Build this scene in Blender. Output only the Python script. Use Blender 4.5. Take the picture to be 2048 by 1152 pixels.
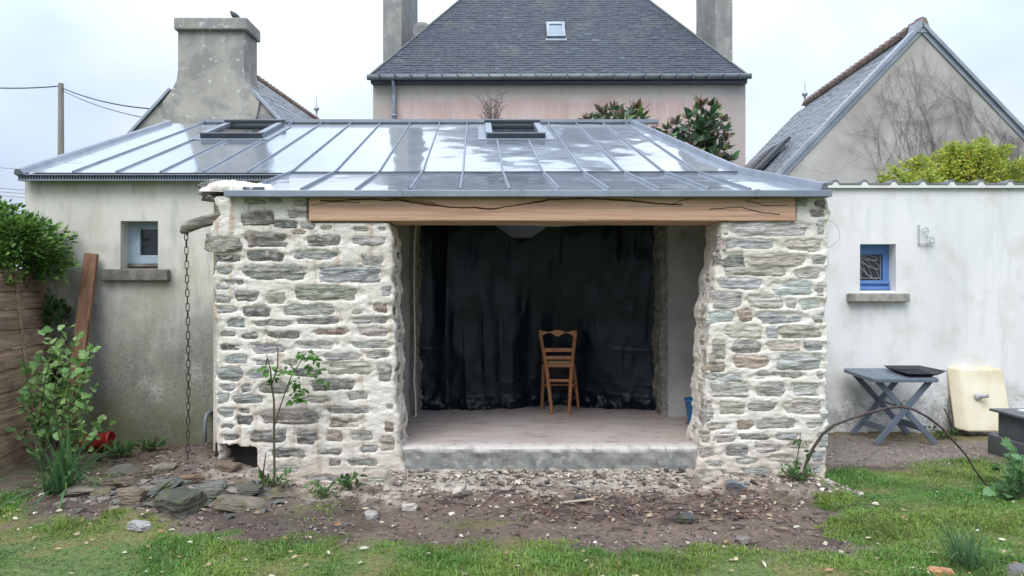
import bpy, math, random
import numpy as np
from mathutils import Vector, Matrix, Euler

# ------------------------------------------------------------------ scene, camera, sky, sun
S = bpy.context.scene
COL = S.collection
for _o in list(bpy.data.objects):
    bpy.data.objects.remove(_o)
F, CX, CY, CZ = 1479.0, 1024.0, 576.0, 1.75

cam_d = bpy.data.cameras.new("camera")
cam = bpy.data.objects.new("camera", cam_d)
COL.objects.link(cam)
cam.location = (0, 0, CZ)
cam.rotation_euler = (math.radians(90), 0, 0)
cam_d.lens = 26.0
cam_d.sensor_width = 36.0
cam_d.clip_start = 0.05
cam_d.clip_end = 2000
S.camera = cam
S.render.engine = 'CYCLES'
S.render.resolution_x, S.render.resolution_y = 1024, 576
S.view_settings.view_transform = 'Standard'
S.view_settings.look = 'None'
S.view_settings.gamma = 1.0
S.view_settings.exposure = 0.36
S.view_settings.use_curve_mapping = False
try:
    S.cycles.use_denoising = True
    S.cycles.denoising_input_passes = 'RGB_ALBEDO_NORMAL'
    S.cycles.denoising_prefilter = 'ACCURATE'
    S.cycles.use_adaptive_sampling = False
    S.cycles.max_bounces = 8
    S.cycles.diffuse_bounces = 4
    S.cycles.glossy_bounces = 4
    S.cycles.transparent_max_bounces = 12
    S.cycles.caustics_reflective = False
except Exception:
    pass

SUN_EL, SUN_AZ = math.radians(52), math.radians(205)   # high, behind the camera, a little left
W = bpy.data.worlds.new("World")
S.world = W
W.use_nodes = True
wn = W.node_tree
for n in list(wn.nodes):
    wn.nodes.remove(n)
w_out = wn.nodes.new("ShaderNodeOutputWorld")
w_bg = wn.nodes.new("ShaderNodeBackground")
w_bg.inputs[1].default_value = 0.1
sky = wn.nodes.new("ShaderNodeTexSky")
sky.sky_type = 'NISHITA'
sky.sun_disc = False
sky.sun_elevation = SUN_EL
sky.sun_rotation = SUN_AZ
tc = wn.nodes.new("ShaderNodeTexCoord")
mp = wn.nodes.new("ShaderNodeMapping")
mp.inputs['Scale'].default_value = (1, 1, 1.6)
wn.links.new(tc.outputs['Generated'], mp.inputs[0])
nz = wn.nodes.new("ShaderNodeTexNoise")
nz.inputs['Scale'].default_value = 2.3
nz.inputs['Detail'].default_value = 4
nz.inputs['Roughness'].default_value = 0.5
wn.links.new(mp.outputs[0], nz.inputs['Vector'])
rp = wn.nodes.new("ShaderNodeValToRGB")
rp.color_ramp.elements[0].position = 0.38
rp.color_ramp.elements[0].color = (0.61, 0.73, 0.98, 1)
rp.color_ramp.elements[1].position = 0.60
rp.color_ramp.elements[1].color = (0.87, 0.965, 1.05, 1)
wn.links.new(nz.outputs['Fac'], rp.inputs[0])
# overcast: brighter overhead than at the horizon (CIE overcast sky)
sx = wn.nodes.new("ShaderNodeSeparateXYZ")
wn.links.new(tc.outputs['Generated'], sx.inputs[0])
mr = wn.nodes.new("ShaderNodeMapRange")
mr.inputs['From Min'].default_value = 0.0
mr.inputs['From Max'].default_value = 1.0
mr.inputs['To Min'].default_value = 5.3
mr.inputs['To Max'].default_value = 21.5
wn.links.new(sx.outputs['Z'], mr.inputs['Value'])
vm = wn.nodes.new("ShaderNodeVectorMath")
vm.operation = 'SCALE'
wn.links.new(rp.outputs[0], vm.inputs[0])
wn.links.new(mr.outputs[0], vm.inputs['Scale'])
mx = wn.nodes.new("ShaderNodeMixRGB")
mx.inputs[0].default_value = 0.94
wn.links.new(sky.outputs[0], mx.inputs[1])
wn.links.new(vm.outputs[0], mx.inputs[2])
wn.links.new(mx.outputs[0], w_bg.inputs[0])
wn.links.new(w_bg.outputs[0], w_out.inputs[0])

sun_d = bpy.data.lights.new("sun", 'SUN')
sun_d.energy = 1.75
sun_d.angle = math.radians(35)
sun_d.color = (1.0, 0.97, 0.93)
sun = bpy.data.objects.new("sun", sun_d)
COL.objects.link(sun)
# sky rotation is measured from +Y towards +X
_sd = Vector((math.sin(SUN_AZ) * math.cos(SUN_EL), math.cos(SUN_AZ) * math.cos(SUN_EL), math.sin(SUN_EL)))
sun.rotation_euler = _sd.to_track_quat('Z', 'Y').to_euler()
sun.location = (0, -5, 12)

# ------------------------------------------------------------------ numeric helpers
R = random.Random(7)
NPR = np.random.RandomState(11)


def px(x, y, Y):
    """pixel of the 2048 x 1152 photograph -> world point at depth Y"""
    return Vector(((x - CX) * Y / F, Y, CZ - (y - CY) * Y / F))


def _h(i, j, k, seed):
    n = (i.astype(np.int64) * 374761393 + j.astype(np.int64) * 668265263 + k.astype(np.int64) * 1440662683 + seed * 97471123) & 0xffffffff
    n = ((n ^ (n >> 13)) * 1274126177) & 0xffffffff
    n = ((n ^ (n >> 15)) * 2246822519) & 0xffffffff
    return ((n ^ (n >> 16)) & 0xffff) / 65535.0


def vnoise(x, y, z=0.0, seed=0):
    x, y, z = np.broadcast_arrays(np.asarray(x, float), np.asarray(y, float), np.asarray(z, float))
    i, j, k = np.floor(x), np.floor(y), np.floor(z)
    u, v, w = x - i, y - j, z - k
    u, v, w = u * u * (3 - 2 * u), v * v * (3 - 2 * v), w * w * (3 - 2 * w)
    r = 0
    for a in (0, 1):
        for b in (0, 1):
            for c in (0, 1):
                r = r + _h(i + a, j + b, k + c, seed) * (u if a else 1 - u) * (v if b else 1 - v) * (w if c else 1 - w)
    return r


def fbm(x, y, z=0.0, seed=0, octv=4, gain=0.5):
    r, a, t, f = 0, 1.0, 0, 1.0
    for o in range(octv):
        r = r + a * vnoise(np.asarray(x) * f, np.asarray(y) * f, np.asarray(z) * f, seed + o * 17)
        t += a
        a *= gain
        f *= 2.03
    return r / t          # 0..1


def sst(x, a, b):
    t = np.clip((np.asarray(x, float) - a) / (b - a), 0, 1)
    return t * t * (3 - 2 * t)


# ------------------------------------------------------------------ object helpers
def obj(name, me, m=None, parent=None, **props):
    o = bpy.data.objects.new(name, me)
    COL.objects.link(o)
    if m is not None and not me.materials:
        me.materials.append(m)
    if parent is not None:
        o.parent = parent
        o.matrix_parent_inverse = parent_world(parent).inverted()
    for k, v in props.items():
        o[k] = v
    return o


_PW = {}


def parent_world(p):
    m = Matrix.Translation(_PW.get(p.name, Vector((0, 0, 0))))
    return m


def thing(name, label, cat, loc=(0, 0, 0), group=None):
    o = bpy.data.objects.new(name, None)
    COL.objects.link(o)
    o.location = loc
    o.empty_display_size = 0.2
    _PW[o.name] = Vector(loc)
    o['label'] = label
    o['category'] = cat
    if group:
        o['group'] = group
    return o


def tag(o, label, cat, group=None):
    o['label'] = label
    o['category'] = cat
    if group:
        o['group'] = group
    return o


def np_mesh(name, V, faces, smooth=False, attr=None):
    """V (N,3), faces: list of (M,k) integer arrays"""
    me = bpy.data.meshes.new(name)
    V = np.asarray(V, np.float32)
    loops = np.concatenate([f.ravel() for f in faces]).astype(np.int32)
    tot = np.concatenate([np.full(len(f), f.shape[1], np.int32) for f in faces])
    st = np.concatenate([[0], np.cumsum(tot)[:-1]]).astype(np.int32)
    me.vertices.add(len(V))
    me.vertices.foreach_set("co", V.ravel())
    me.loops.add(len(loops))
    me.loops.foreach_set("vertex_index", loops)
    me.polygons.add(len(tot))
    me.polygons.foreach_set("loop_start", st)
    me.polygons.foreach_set("loop_total", tot)
    if attr is not None:
        a = me.attributes.new("tint", 'FLOAT_COLOR', 'POINT')
        c = np.ones((len(V), 4), np.float32)
        c[:, :3] = attr
        a.data.foreach_set("color", c.ravel())
    me.update(calc_edges=True)
    me.polygons.foreach_set("use_smooth", np.full(len(tot), bool(smooth)))
    me.validate()
    return me


def grid_faces(nu, nv, off=0, flip=False):
    """vertex index = off + i*nv + j"""
    i, j = np.meshgrid(np.arange(nu - 1), np.arange(nv - 1), indexing='ij')
    a = off + i * nv + j
    q = np.stack([a, a + nv, a + nv + 1, a + 1], -1).reshape(-1, 4)
    return q[:, ::-1] if flip else q


class MB:
    def __init__(self):
        self.v, self.f = [], []

    def add(self, vs, fs):
        b = len(self.v)
        self.v += [tuple(v) for v in vs]
        self.f += [tuple(i + b for i in f) for f in fs]
        return self

    def box(self, c, s, M=None):
        hx, hy, hz = s[0] / 2, s[1] / 2, s[2] / 2
        vs = [Vector((x, y, z)) for x in (-hx, hx) for y in (-hy, hy) for z in (-hz, hz)]
        if M is not None:
            vs = [M @ v for v in vs]
        c = Vector(c)
        return self.add([c + v for v in vs], [(0, 1, 3, 2), (4, 6, 7, 5), (0, 4, 5, 1), (2, 3, 7, 6), (0, 2, 6, 4), (1, 5, 7, 3)])

    def bar(self, a, b, w, t, up=(0, 0, 1)):
        """square-section bar from a to b; w across (perpendicular to up), t along up"""
        a, b = Vector(a), Vector(b)
        d = (b - a).normalized()
        s = d.cross(Vector(up))
        if s.length < 1e-4:
            s = d.cross(Vector((0, 1, 0)))
        s.normalize()
        u = s.cross(d).normalized()
        vs = []
        for p in (a, b):
            for i, j in ((-1, -1), (1, -1), (1, 1), (-1, 1)):
                vs.append(p + s * (i * w / 2) + u * (j * t / 2))
        return self.add(vs, [(3, 2, 1, 0), (4, 5, 6, 7), (0, 1, 5, 4), (1, 2, 6, 5), (2, 3, 7, 6), (3, 0, 4, 7)])

    def tube(self, pts, rad, n=6, cap=True):
        pts = [Vector(p) for p in pts]
        if not hasattr(rad, '__len__'):
            rad = [rad] * len(pts)
        d0 = (pts[1] - pts[0]).normalized()
        s = d0.cross(Vector((0, 0, 1)))
        if s.length < 1e-3:
            s = d0.cross(Vector((0, 1, 0)))
        s.normalize()
        vs = []
        for i, p in enumerate(pts):
            d = (pts[min(i + 1, len(pts) - 1)] - pts[max(i - 1, 0)]).normalized()
            s = (s - d * s.dot(d))
            if s.length < 1e-5:
                s = d.orthogonal()
            s.normalize()
            u = d.cross(s)
            for k in range(n):
                a = 2 * math.pi * k / n
                vs.append(p + (s * math.cos(a) + u * math.sin(a)) * rad[i])
        fs = []
        for i in range(len(pts) - 1):
            for k in range(n):
                a, b = i * n + k, i * n + (k + 1) % n
                fs.append((a, b, b + n, a + n))
        if cap:
            fs.append(tuple(range(n))[::-1])
            e = (len(pts) - 1) * n
            fs.append(tuple(range(e, e + n)))
        return self.add(vs, fs)

    def lathe(self, c, prof, n=20, axis=None):
        c = Vector(c)
        M = Vector(axis).to_track_quat('Z', 'Y').to_matrix() if axis is not None else Matrix.Identity(3)
        vs = []
        for r, z in prof:
            for k in range(n):
                a = 2 * math.pi * k / n
                vs.append(c + M @ Vector((r * math.cos(a), r * math.sin(a), z)))
        fs = []
        for i in range(len(prof) - 1):
            for k in range(n):
                a, b = i * n + k, i * n + (k + 1) % n
                fs.append((a, b, b + n, a + n))
        fs.append(tuple(range(n))[::-1])
        e = (len(prof) - 1) * n
        fs.append(tuple(range(e, e + n)))
        return self.add(vs, fs)

    def prism(self, poly, off):
        """extrude a polygon (list of 3D points) by the vector off"""
        n = len(poly)
        poly = [Vector(p) for p in poly]
        off = Vector(off)
        vs = poly + [p + off for p in poly]
        fs = [tuple(range(n)), tuple(range(n, 2 * n))[::-1]]
        for i in range(n):
            j = (i + 1) % n
            fs.append((j, i, i + n, j + n))
        return self.add(vs, fs)

    def mesh(self, name, smooth=False):
        me = bpy.data.meshes.new(name)
        me.from_pydata([tuple(v) for v in self.v], [], self.f)
        me.update()
        import bmesh
        bm = bmesh.new()
        bm.from_mesh(me)
        bmesh.ops.recalc_face_normals(bm, faces=bm.faces)
        bm.to_mesh(me)
        bm.free()
        if smooth:
            me.polygons.foreach_set("use_smooth", [True] * len(me.polygons))
        return me

    def build(self, name, m, parent=None, smooth=False, bevel=0.0, **props):
        o = obj(name, self.mesh(name, smooth), m, parent, **props)
        if bevel:
            b = o.modifiers.new("bevel", 'BEVEL')
            b.width = bevel
            b.segments = 2
            b.limit_method = 'ANGLE'
        return o


# ------------------------------------------------------------------ materials
def mat(name, stops, scale=3.0, stretch=(1, 1, 1), detail=6, rough=0.85, bump=0.3, bscale=60.0, bdist=0.01,
        bstretch=(1, 1, 1), metallic=0.0, spec=0.5, layers=(), objcolor=False, attr=False, coat=0.0, rvar=0.0, translucent=0.0,
        attr_only=False):
    m = bpy.data.materials.new(name)
    m.use_nodes = True
    nt = m.node_tree
    L = nt.links.new
    for n in list(nt.nodes):
        nt.nodes.remove(n)
    out = nt.nodes.new("ShaderNodeOutputMaterial")
    b = nt.nodes.new("ShaderNodeBsdfPrincipled")
    geo = nt.nodes.new("ShaderNodeNewGeometry")
    pos = geo.outputs['Position']
    if objcolor:
        oi = nt.nodes.new("ShaderNodeObjectInfo")
        va = nt.nodes.new("ShaderNodeVectorMath")
        va.operation = 'MULTIPLY_ADD'
        cb = nt.nodes.new("ShaderNodeCombineXYZ")
        for k in range(3):
            L(oi.outputs['Random'], cb.inputs[k])
        L(cb.outputs[0], va.inputs[0])
        va.inputs[1].default_value = (7, 3, 5)
        L(pos, va.inputs[2])
        pos = va.outputs[0]

    def noise(sc, st, det=5, rgh=0.55):
        mpn = nt.nodes.new("ShaderNodeMapping")
        mpn.inputs['Scale'].default_value = st
        L(pos, mpn.inputs[0])
        n = nt.nodes.new("ShaderNodeTexNoise")
        n.inputs['Scale'].default_value = sc
        n.inputs['Detail'].default_value = det
        n.inputs['Roughness'].default_value = rgh
        L(mpn.outputs[0], n.inputs['Vector'])
        return n.outputs['Fac']

    def maprange(v, a, c, lo=0.0, hi=1.0):
        n = nt.nodes.new("ShaderNodeMapRange")
        n.interpolation_type = 'SMOOTHSTEP'
        n.inputs['From Min'].default_value = a
        n.inputs['From Max'].default_value = c
        n.inputs['To Min'].default_value = lo
        n.inputs['To Max'].default_value = hi
        L(v, n.inputs['Value'])
        return n.outputs[0]

    def math_(op, a, c):
        n = nt.nodes.new("ShaderNodeMath")
        n.operation = op
        for k, v in ((0, a), (1, c)):
            if isinstance(v, (int, float)):
                n.inputs[k].default_value = v
            else:
                L(v, n.inputs[k])
        return n.outputs[0]

    def mix(f, a, c, mode='MIX'):
        n = nt.nodes.new("ShaderNodeMixRGB")
        n.blend_type = mode
        for k, v in ((0, f), (1, a), (2, c)):
            if isinstance(v, (int, float)):
                n.inputs[k].default_value = v
            elif isinstance(v, tuple):
                n.inputs[k].default_value = v if len(v) == 4 else v + (1,)
            else:
                L(v, n.inputs[k])
        return n.outputs[0]

    ramp = nt.nodes.new("ShaderNodeValToRGB")
    els = ramp.color_ramp.elements
    while len(els) < len(stops):
        els.new(0.5)
    for e, (p, c) in zip(els, stops):
        e.position = p
        e.color = tuple(c) + (1,)
    L(noise(scale, stretch, detail), ramp.inputs[0])
    colr = ramp.outputs[0]
    if attr:
        at = nt.nodes.new("ShaderNodeAttribute")
        at.attribute_name = "tint"
        colr = mix(1.0, colr, at.outputs['Color'], 'MULTIPLY')
    if objcolor:
        colr = mix(1.0, colr, oi.outputs['Color'], 'MULTIPLY')
    sp = None
    for ly in layers:
        f = maprange(noise(ly.get('scale', 5), ly.get('stretch', (1, 1, 1)), ly.get('detail', 6), ly.get('rgh', 0.6)), ly.get('lo', .5), ly.get('hi', .65))
        for ax in 'xyz':
            if ax in ly:
                if sp is None:
                    sp = nt.nodes.new("ShaderNodeSeparateXYZ")
                    L(geo.outputs['Position'], sp.inputs[0])
                v = sp.outputs['XYZ'.index(ax.upper())]
                wob = ly.get('wob', 0.35)
                v = math_('ADD', v, math_('MULTIPLY', math_('SUBTRACT', noise(ly.get('wscale', 1.7), (1, 1, 1), 5, 0.6), 0.5), wob * 2))
                g = maprange(v, ly[ax][0], ly[ax][1])
                f = math_(ly.get('op', 'MULTIPLY'), f, g)
        f = math_('MULTIPLY', f, ly.get('fac', 1.0))
        colr = mix(f, colr, tuple(ly['color']))
    L(colr, b.inputs['Base Color'])
    if rvar:
        L(maprange(noise(scale * 1.7, stretch, 4), 0.3, 0.7, rough - rvar, rough + rvar), b.inputs['Roughness'])
    else:
        b.inputs['Roughness'].default_value = rough
    b.inputs['Metallic'].default_value = metallic
    b.inputs['Specular IOR Level'].default_value = spec
    if coat:
        b.inputs['Coat Weight'].default_value = coat
        b.inputs['Coat Roughness'].default_value = 0.03
    if bump:
        bn = nt.nodes.new("ShaderNodeBump")
        bn.inputs['Strength'].default_value = bump
        bn.inputs['Distance'].default_value = bdist
        L(noise(bscale, bstretch, 5, 0.6), bn.inputs['Height'])
        L(bn.outputs[0], b.inputs['Normal'])
    if translucent:
        tr = nt.nodes.new("ShaderNodeBsdfTranslucent")
        L(colr, tr.inputs['Color'])
        ms = nt.nodes.new("ShaderNodeMixShader")
        ms.inputs[0].default_value = translucent
        L(b.outputs[0], ms.inputs[1])
        L(tr.outputs[0], ms.inputs[2])
        L(ms.outputs[0], out.inputs[0])
    else:
        L(b.outputs[0], out.inputs[0])
    return m


def glass_mat(name, tint, gloss=0.12, rough=0.02, fac=0.35):
    m = bpy.data.materials.new(name)
    m.use_nodes = True
    nt = m.node_tree
    for n in list(nt.nodes):
        nt.nodes.remove(n)
    out = nt.nodes.new("ShaderNodeOutputMaterial")
    t = nt.nodes.new("ShaderNodeBsdfTransparent")
    t.inputs[0].default_value = tint + (1,)
    g = nt.nodes.new("ShaderNodeBsdfGlossy")
    g.inputs['Roughness'].default_value = rough
    g.inputs['Color'].default_value = (1, 1, 1, 1)
    fr = nt.nodes.new("ShaderNodeFresnel")
    fr.inputs[0].default_value = 1.5
    ms = nt.nodes.new("ShaderNodeMixShader")
    nt.links.new(fr.outputs[0], ms.inputs[0])
    nt.links.new(t.outputs[0], ms.inputs[1])
    nt.links.new(g.outputs[0], ms.inputs[2])
    nt.links.new(ms.outputs[0], out.inputs[0])
    return m


g_ = lambda v: (v, v, v)
MT = {}
MT['mortar'] = mat('lime_mortar', [(0.3, (0.62, 0.555, 0.475)), (0.55, (0.74, 0.69, 0.615)), (0.75, (0.80, 0.765, 0.71))], scale=5, stretch=(1, 1, 1.6), detail=9, rough=0.93, bump=0.6, bscale=38, bstretch=(1, 1, 1.6), bdist=0.015,
                   layers=[dict(color=(0.40, 0.28, 0.18), scale=14, stretch=(1, 1, 0.08), lo=.51, hi=.66, x=(-.6, -1.2), wob=.1, fac=.62),
                           dict(color=(0.34, 0.33, 0.31), scale=8, stretch=(1, 1, 2.6), detail=10, rgh=.7, lo=.52, hi=.68, fac=.42),
                           dict(color=(0.50, 0.44, 0.37), scale=34, stretch=(1, 1, 1.5), detail=8, rgh=.7, lo=.50, hi=.66, fac=.40),
                           dict(color=(0.42, 0.33, 0.25), scale=3, lo=.25, hi=.6, z=(0.55, 0.1), wob=.2, fac=.5)])
MT['stone'] = mat('schist', [(0.28, g_(0.42)), (0.5, g_(0.95)), (0.74, g_(1.6))], scale=11, stretch=(1, 1, 4.5), detail=10, rough=0.85, bump=0.9, bscale=26, bstretch=(1, 1, 4), bdist=0.025, objcolor=True,
                  layers=[dict(color=(0.58, 0.53, 0.46), scale=15, stretch=(1, 1, 1.8), detail=10, rgh=.72, lo=.46, hi=.62, fac=.62),
                          dict(color=(0.05, 0.05, 0.052), scale=13, stretch=(1, 1, 3), detail=9, lo=.60, hi=.70, fac=.5),
                          dict(color=(0.30, 0.20, 0.13), scale=4, lo=.60, hi=.70, fac=.30)])
MT['rock'] = mat('rubble_rock', [(0.3, g_(0.55)), (0.6, g_(1.0)), (0.8, g_(1.4))], scale=9, stretch=(1, 1, 2.5), detail=8, rough=0.85, bump=0.6, bscale=30, bdist=0.015, objcolor=True,
                 layers=[dict(color=(0.075, 0.09, 0.02), scale=7, detail=9, lo=.55, hi=.66, fac=.6), dict(color=(0.07, 0.055, 0.042), scale=5, detail=9, lo=.52, hi=.66, fac=.6)])
MT['render_wall'] = mat('old_render', [(0.3, (0.52, 0.495, 0.43)), (0.5, (0.635, 0.605, 0.53)), (0.72, (0.72, 0.69, 0.605))], scale=1.6, rough=0.95, bump=0.25, bscale=90, bdist=0.006,
                        layers=[dict(color=(0.50, 0.46, 0.32), scale=2.5, stretch=(1.4, 1, .5), lo=.48, hi=.66, fac=.6),
                                dict(color=(0.34, 0.345, 0.32), scale=6, stretch=(1.6, 1, .35), detail=9, lo=.50, hi=.66, fac=.45),
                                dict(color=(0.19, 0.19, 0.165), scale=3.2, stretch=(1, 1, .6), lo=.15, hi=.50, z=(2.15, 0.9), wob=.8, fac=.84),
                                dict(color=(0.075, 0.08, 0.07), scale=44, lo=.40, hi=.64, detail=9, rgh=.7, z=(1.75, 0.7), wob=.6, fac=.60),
                                dict(color=(0.30, 0.275, 0.15), scale=3.5, stretch=(1.3, 1, .6), detail=9, lo=.46, hi=.62, z=(2.2, 1.3), wob=.5, fac=.28),
                                dict(color=(0.12, 0.13, 0.06), scale=5, lo=.2, hi=.6, z=(0.75, 0.2), wob=.35, fac=.85),
                                dict(color=(0.13, 0.12, 0.09), scale=4, lo=.35, hi=.6, x=(-4.35, -5.0), z=(2.3, 1.4), wob=.6, fac=.8)])
MT['white_wall'] = mat('white_masonry_paint', [(0.3, (0.68, 0.67, 0.65)), (0.55, (0.765, 0.75, 0.725)), (0.75, (0.81, 0.79, 0.76))], scale=1.3, stretch=(1.5, 1, .5), rough=0.9, bump=0.18, bscale=55, bdist=0.006,
                       layers=[dict(color=(0.49, 0.495, 0.485), scale=4, stretch=(1.6, 1, .25), detail=9, lo=.52, hi=.70, fac=.32),
                               dict(color=(0.32, 0.31, 0.28), scale=6, lo=.42, hi=.64, z=(0.95, 0.1), wob=.35, fac=.65),
                               dict(color=(0.14, 0.145, 0.12), scale=46, lo=.40, hi=.66, detail=9, z=(0.7, 0.05), wob=.5, fac=.55),
                               dict(color=(0.50, 0.45, 0.37), scale=2.6, lo=.5, hi=.66, fac=.30)])
MT['cement'] = mat('grey_cement_render', [(0.3, (0.32, 0.31, 0.29)), (0.55, (0.45, 0.435, 0.405)), (0.75, (0.53, 0.515, 0.48))], scale=2.5, rough=0.95, bump=0.4, bscale=40, bdist=0.01)
MT['rough_wall'] = mat('broken_masonry', [(0.3, (0.14, 0.125, 0.105)), (0.55, (0.24, 0.22, 0.19)), (0.75, (0.34, 0.31, 0.27))], scale=9, rough=0.97, bump=0.6, bscale=40, bdist=0.02)
MT['inner'] = mat('inner_plaster', [(0.3, (0.45, 0.46, 0.46)), (0.7, (0.58, 0.58, 0.57))], scale=2, rough=0.9, bump=0.1)
MT['floor'] = mat('stained_screed', [(0.3, (0.36, 0.295, 0.265)), (0.55, (0.46, 0.39, 0.355)), (0.75, (0.52, 0.455, 0.42))], scale=3, stretch=(.7, 1.6, 1), rough=0.8, bump=0.1, bscale=50, bdist=0.004,
                  layers=[dict(color=(0.15, 0.085, 0.06), scale=6, stretch=(.8, 2.0, 1), detail=9, lo=.57, hi=.69, fac=.7),
                          dict(color=(0.50, 0.46, 0.44), scale=1.5, lo=.52, hi=.66, fac=.5)])
MT['step'] = mat('concrete_step', [(0.3, (0.15, 0.147, 0.138)), (0.5, (0.235, 0.23, 0.215)), (0.75, (0.35, 0.34, 0.32))], scale=9, detail=9, rough=0.95, bump=0.5, bscale=90, bdist=0.006,
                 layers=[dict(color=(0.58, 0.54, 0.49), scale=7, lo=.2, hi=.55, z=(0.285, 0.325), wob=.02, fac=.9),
                         dict(color=(0.60, 0.55, 0.49), scale=11, detail=9, lo=.55, hi=.68, fac=.5),
                         dict(color=(0.12, 0.125, 0.12), scale=8, stretch=(1.5, 1, .5), detail=9, lo=.58, hi=.70, fac=.6)])
MT['footing'] = mat('sandy_footing', [(0.3, (0.26, 0.22, 0.185)), (0.5, (0.38, 0.33, 0.285)), (0.75, (0.50, 0.45, 0.395))], scale=9, detail=9, rough=0.97, bump=0.7, bscale=60, bdist=0.015,
                    layers=[dict(color=(0.12, 0.095, 0.075), scale=7, detail=9, lo=.44, hi=.60, fac=.75)])
MT['oak'] = mat('fresh_oak', [(0.25, (0.45, 0.26, 0.17)), (0.5, (0.59, 0.36, 0.245)), (0.75, (0.66, 0.44, 0.315))], scale=3.2, stretch=(.35, 1, 9), detail=7, rough=0.75, bump=0.25, bscale=14, bstretch=(.25, 1, 12), bdist=0.006,
                layers=[dict(color=(0.17, 0.10, 0.07), scale=5, stretch=(.16, 1, 12), detail=8, lo=.57, hi=.68, fac=.6),
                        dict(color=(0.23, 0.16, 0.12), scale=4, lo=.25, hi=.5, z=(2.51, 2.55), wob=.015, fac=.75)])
MT['zinc'] = mat('wet_zinc', [(0.3, (0.30, 0.335, 0.385)), (0.6, (0.36, 0.40, 0.45)), (0.8, (0.41, 0.45, 0.50))], scale=1.2, rough=0.085, metallic=0.45, coat=0.5, bump=0.09, bscale=3.5, bstretch=(.7, 2.6, 1), bdist=0.03,
                 layers=[dict(color=(0.46, 0.45, 0.43), scale=3.5, stretch=(1, .6, 1), lo=.56, hi=.7, fac=.4)])
MT['zinc_dull'] = mat('dull_zinc', [(0.3, (0.21, 0.235, 0.27)), (0.6, (0.27, 0.30, 0.345)), (0.8, (0.32, 0.35, 0.40))], scale=3, rough=0.45, metallic=0.4, bump=0.08, bscale=12, bdist=0.01)
MT['zinc_dark'] = mat('dark_zinc', [(0.3, (0.07, 0.08, 0.10)), (0.7, (0.12, 0.135, 0.16))], scale=4, rough=0.5, metallic=0.3, bump=0.0)
MT['skylight'] = mat('anthracite_cladding', [(0.3, (0.035, 0.042, 0.052)), (0.7, (0.055, 0.065, 0.078))], scale=6, rough=0.42, bump=0.0)
MT['window_glass'] = glass_mat('window_glass', (0.75, 0.82, 0.82))
MT['dark_glass'] = mat('dim_room_glass', [(0.3, (0.012, 0.014, 0.018)), (0.7, (0.02, 0.022, 0.028))], scale=3, rough=0.06, bump=0.0, spec=0.6)
MT['sky_glass'] = mat('painted_sky_glass', [(0.3, (0.20, 0.25, 0.31)), (0.7, (0.25, 0.31, 0.37))], scale=3, rough=0.06, bump=0.0, spec=0.7)  # sky reflection painted into the pane colour
MT['gutter'] = mat('grey_green_gutter', [(0.3, (0.12, 0.14, 0.15)), (0.7, (0.20, 0.225, 0.235))], scale=3, rough=0.5, metallic=0.2, bump=0.0)
MT['slate'] = mat('roof_slate', [(0.3, g_(0.7)), (0.6, g_(1.0)), (0.8, g_(1.3))], scale=5, rough=0.55, bump=0.2, bscale=40, bdist=0.006, objcolor=True,
                  layers=[dict(color=(0.34, 0.34, 0.30), scale=14, lo=.67, hi=.73, fac=.7), dict(color=(0.15, 0.14, 0.10), scale=1.4, lo=.52, hi=.7, fac=.35)])
MT['slate_mass'] = mat('roof_slate_far', [(0.3, g_(0.72)), (0.6, g_(1.0)), (0.8, g_(1.28))], scale=5, rough=0.55, bump=0.2, bscale=40, bdist=0.006, attr=True,
                       layers=[dict(color=(0.34, 0.34, 0.30), scale=14, lo=.67, hi=.73, fac=.7), dict(color=(0.15, 0.14, 0.10), scale=1.4, lo=.52, hi=.7, fac=.35)])
MT['wet_slate'] = mat('wet_pale_slate', [(0.3, g_(0.75)), (0.6, g_(1.0)), (0.8, g_(1.25))], scale=3, rough=0.32, bump=0.15, bscale=30, bdist=0.006, attr=True, spec=0.8)
MT['pink_wall'] = mat('faded_pink_render', [(0.3, (0.47, 0.34, 0.305)), (0.55, (0.57, 0.42, 0.385)), (0.75, (0.62, 0.50, 0.46))], scale=1.1, stretch=(1.3, 1, .6), rough=0.95, bump=0.2, bscale=30, bdist=0.01,
                      layers=[dict(color=(0.60, 0.55, 0.49), scale=2, lo=.1, hi=.5, z=(6.72, 7.02), wob=.28, wscale=.9, fac=.92),
                              dict(color=(0.62, 0.56, 0.50), scale=2.2, stretch=(1.8, 1, .35), detail=9, lo=.48, hi=.66, fac=.6),
                              dict(color=(0.44, 0.40, 0.35), scale=1.2, lo=.2, hi=.5, x=(-3.0, -3.25), wob=.15, fac=.85),
                              dict(color=(0.40, 0.37, 0.34), scale=1.2, lo=.2, hi=.5, x=(5.2, 6.1), wob=.4, fac=.8),
                              dict(color=(0.27, 0.25, 0.23), scale=3, stretch=(1.5, 1, .3), lo=.60, hi=.72, fac=.35)])
MT['chimney'] = mat('weathered_render', [(0.3, (0.27, 0.26, 0.235)), (0.5, (0.385, 0.365, 0.32)), (0.72, (0.46, 0.435, 0.38))], scale=1.3, stretch=(1, 1, .7), rough=0.95, bump=0.3, bscale=26, bdist=0.012,
                    layers=[dict(color=(0.17, 0.175, 0.185), scale=2.2, lo=.44, hi=.62, fac=.5),
                            dict(color=(0.19, 0.19, 0.195), scale=3, stretch=(1.4, 1, .5), lo=.25, hi=.6, z=(5.9, 6.8), wob=.5, fac=.55),
                            dict(color=(0.60, 0.60, 0.56), scale=7, detail=9, lo=.60, hi=.66, fac=.65)])
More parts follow.
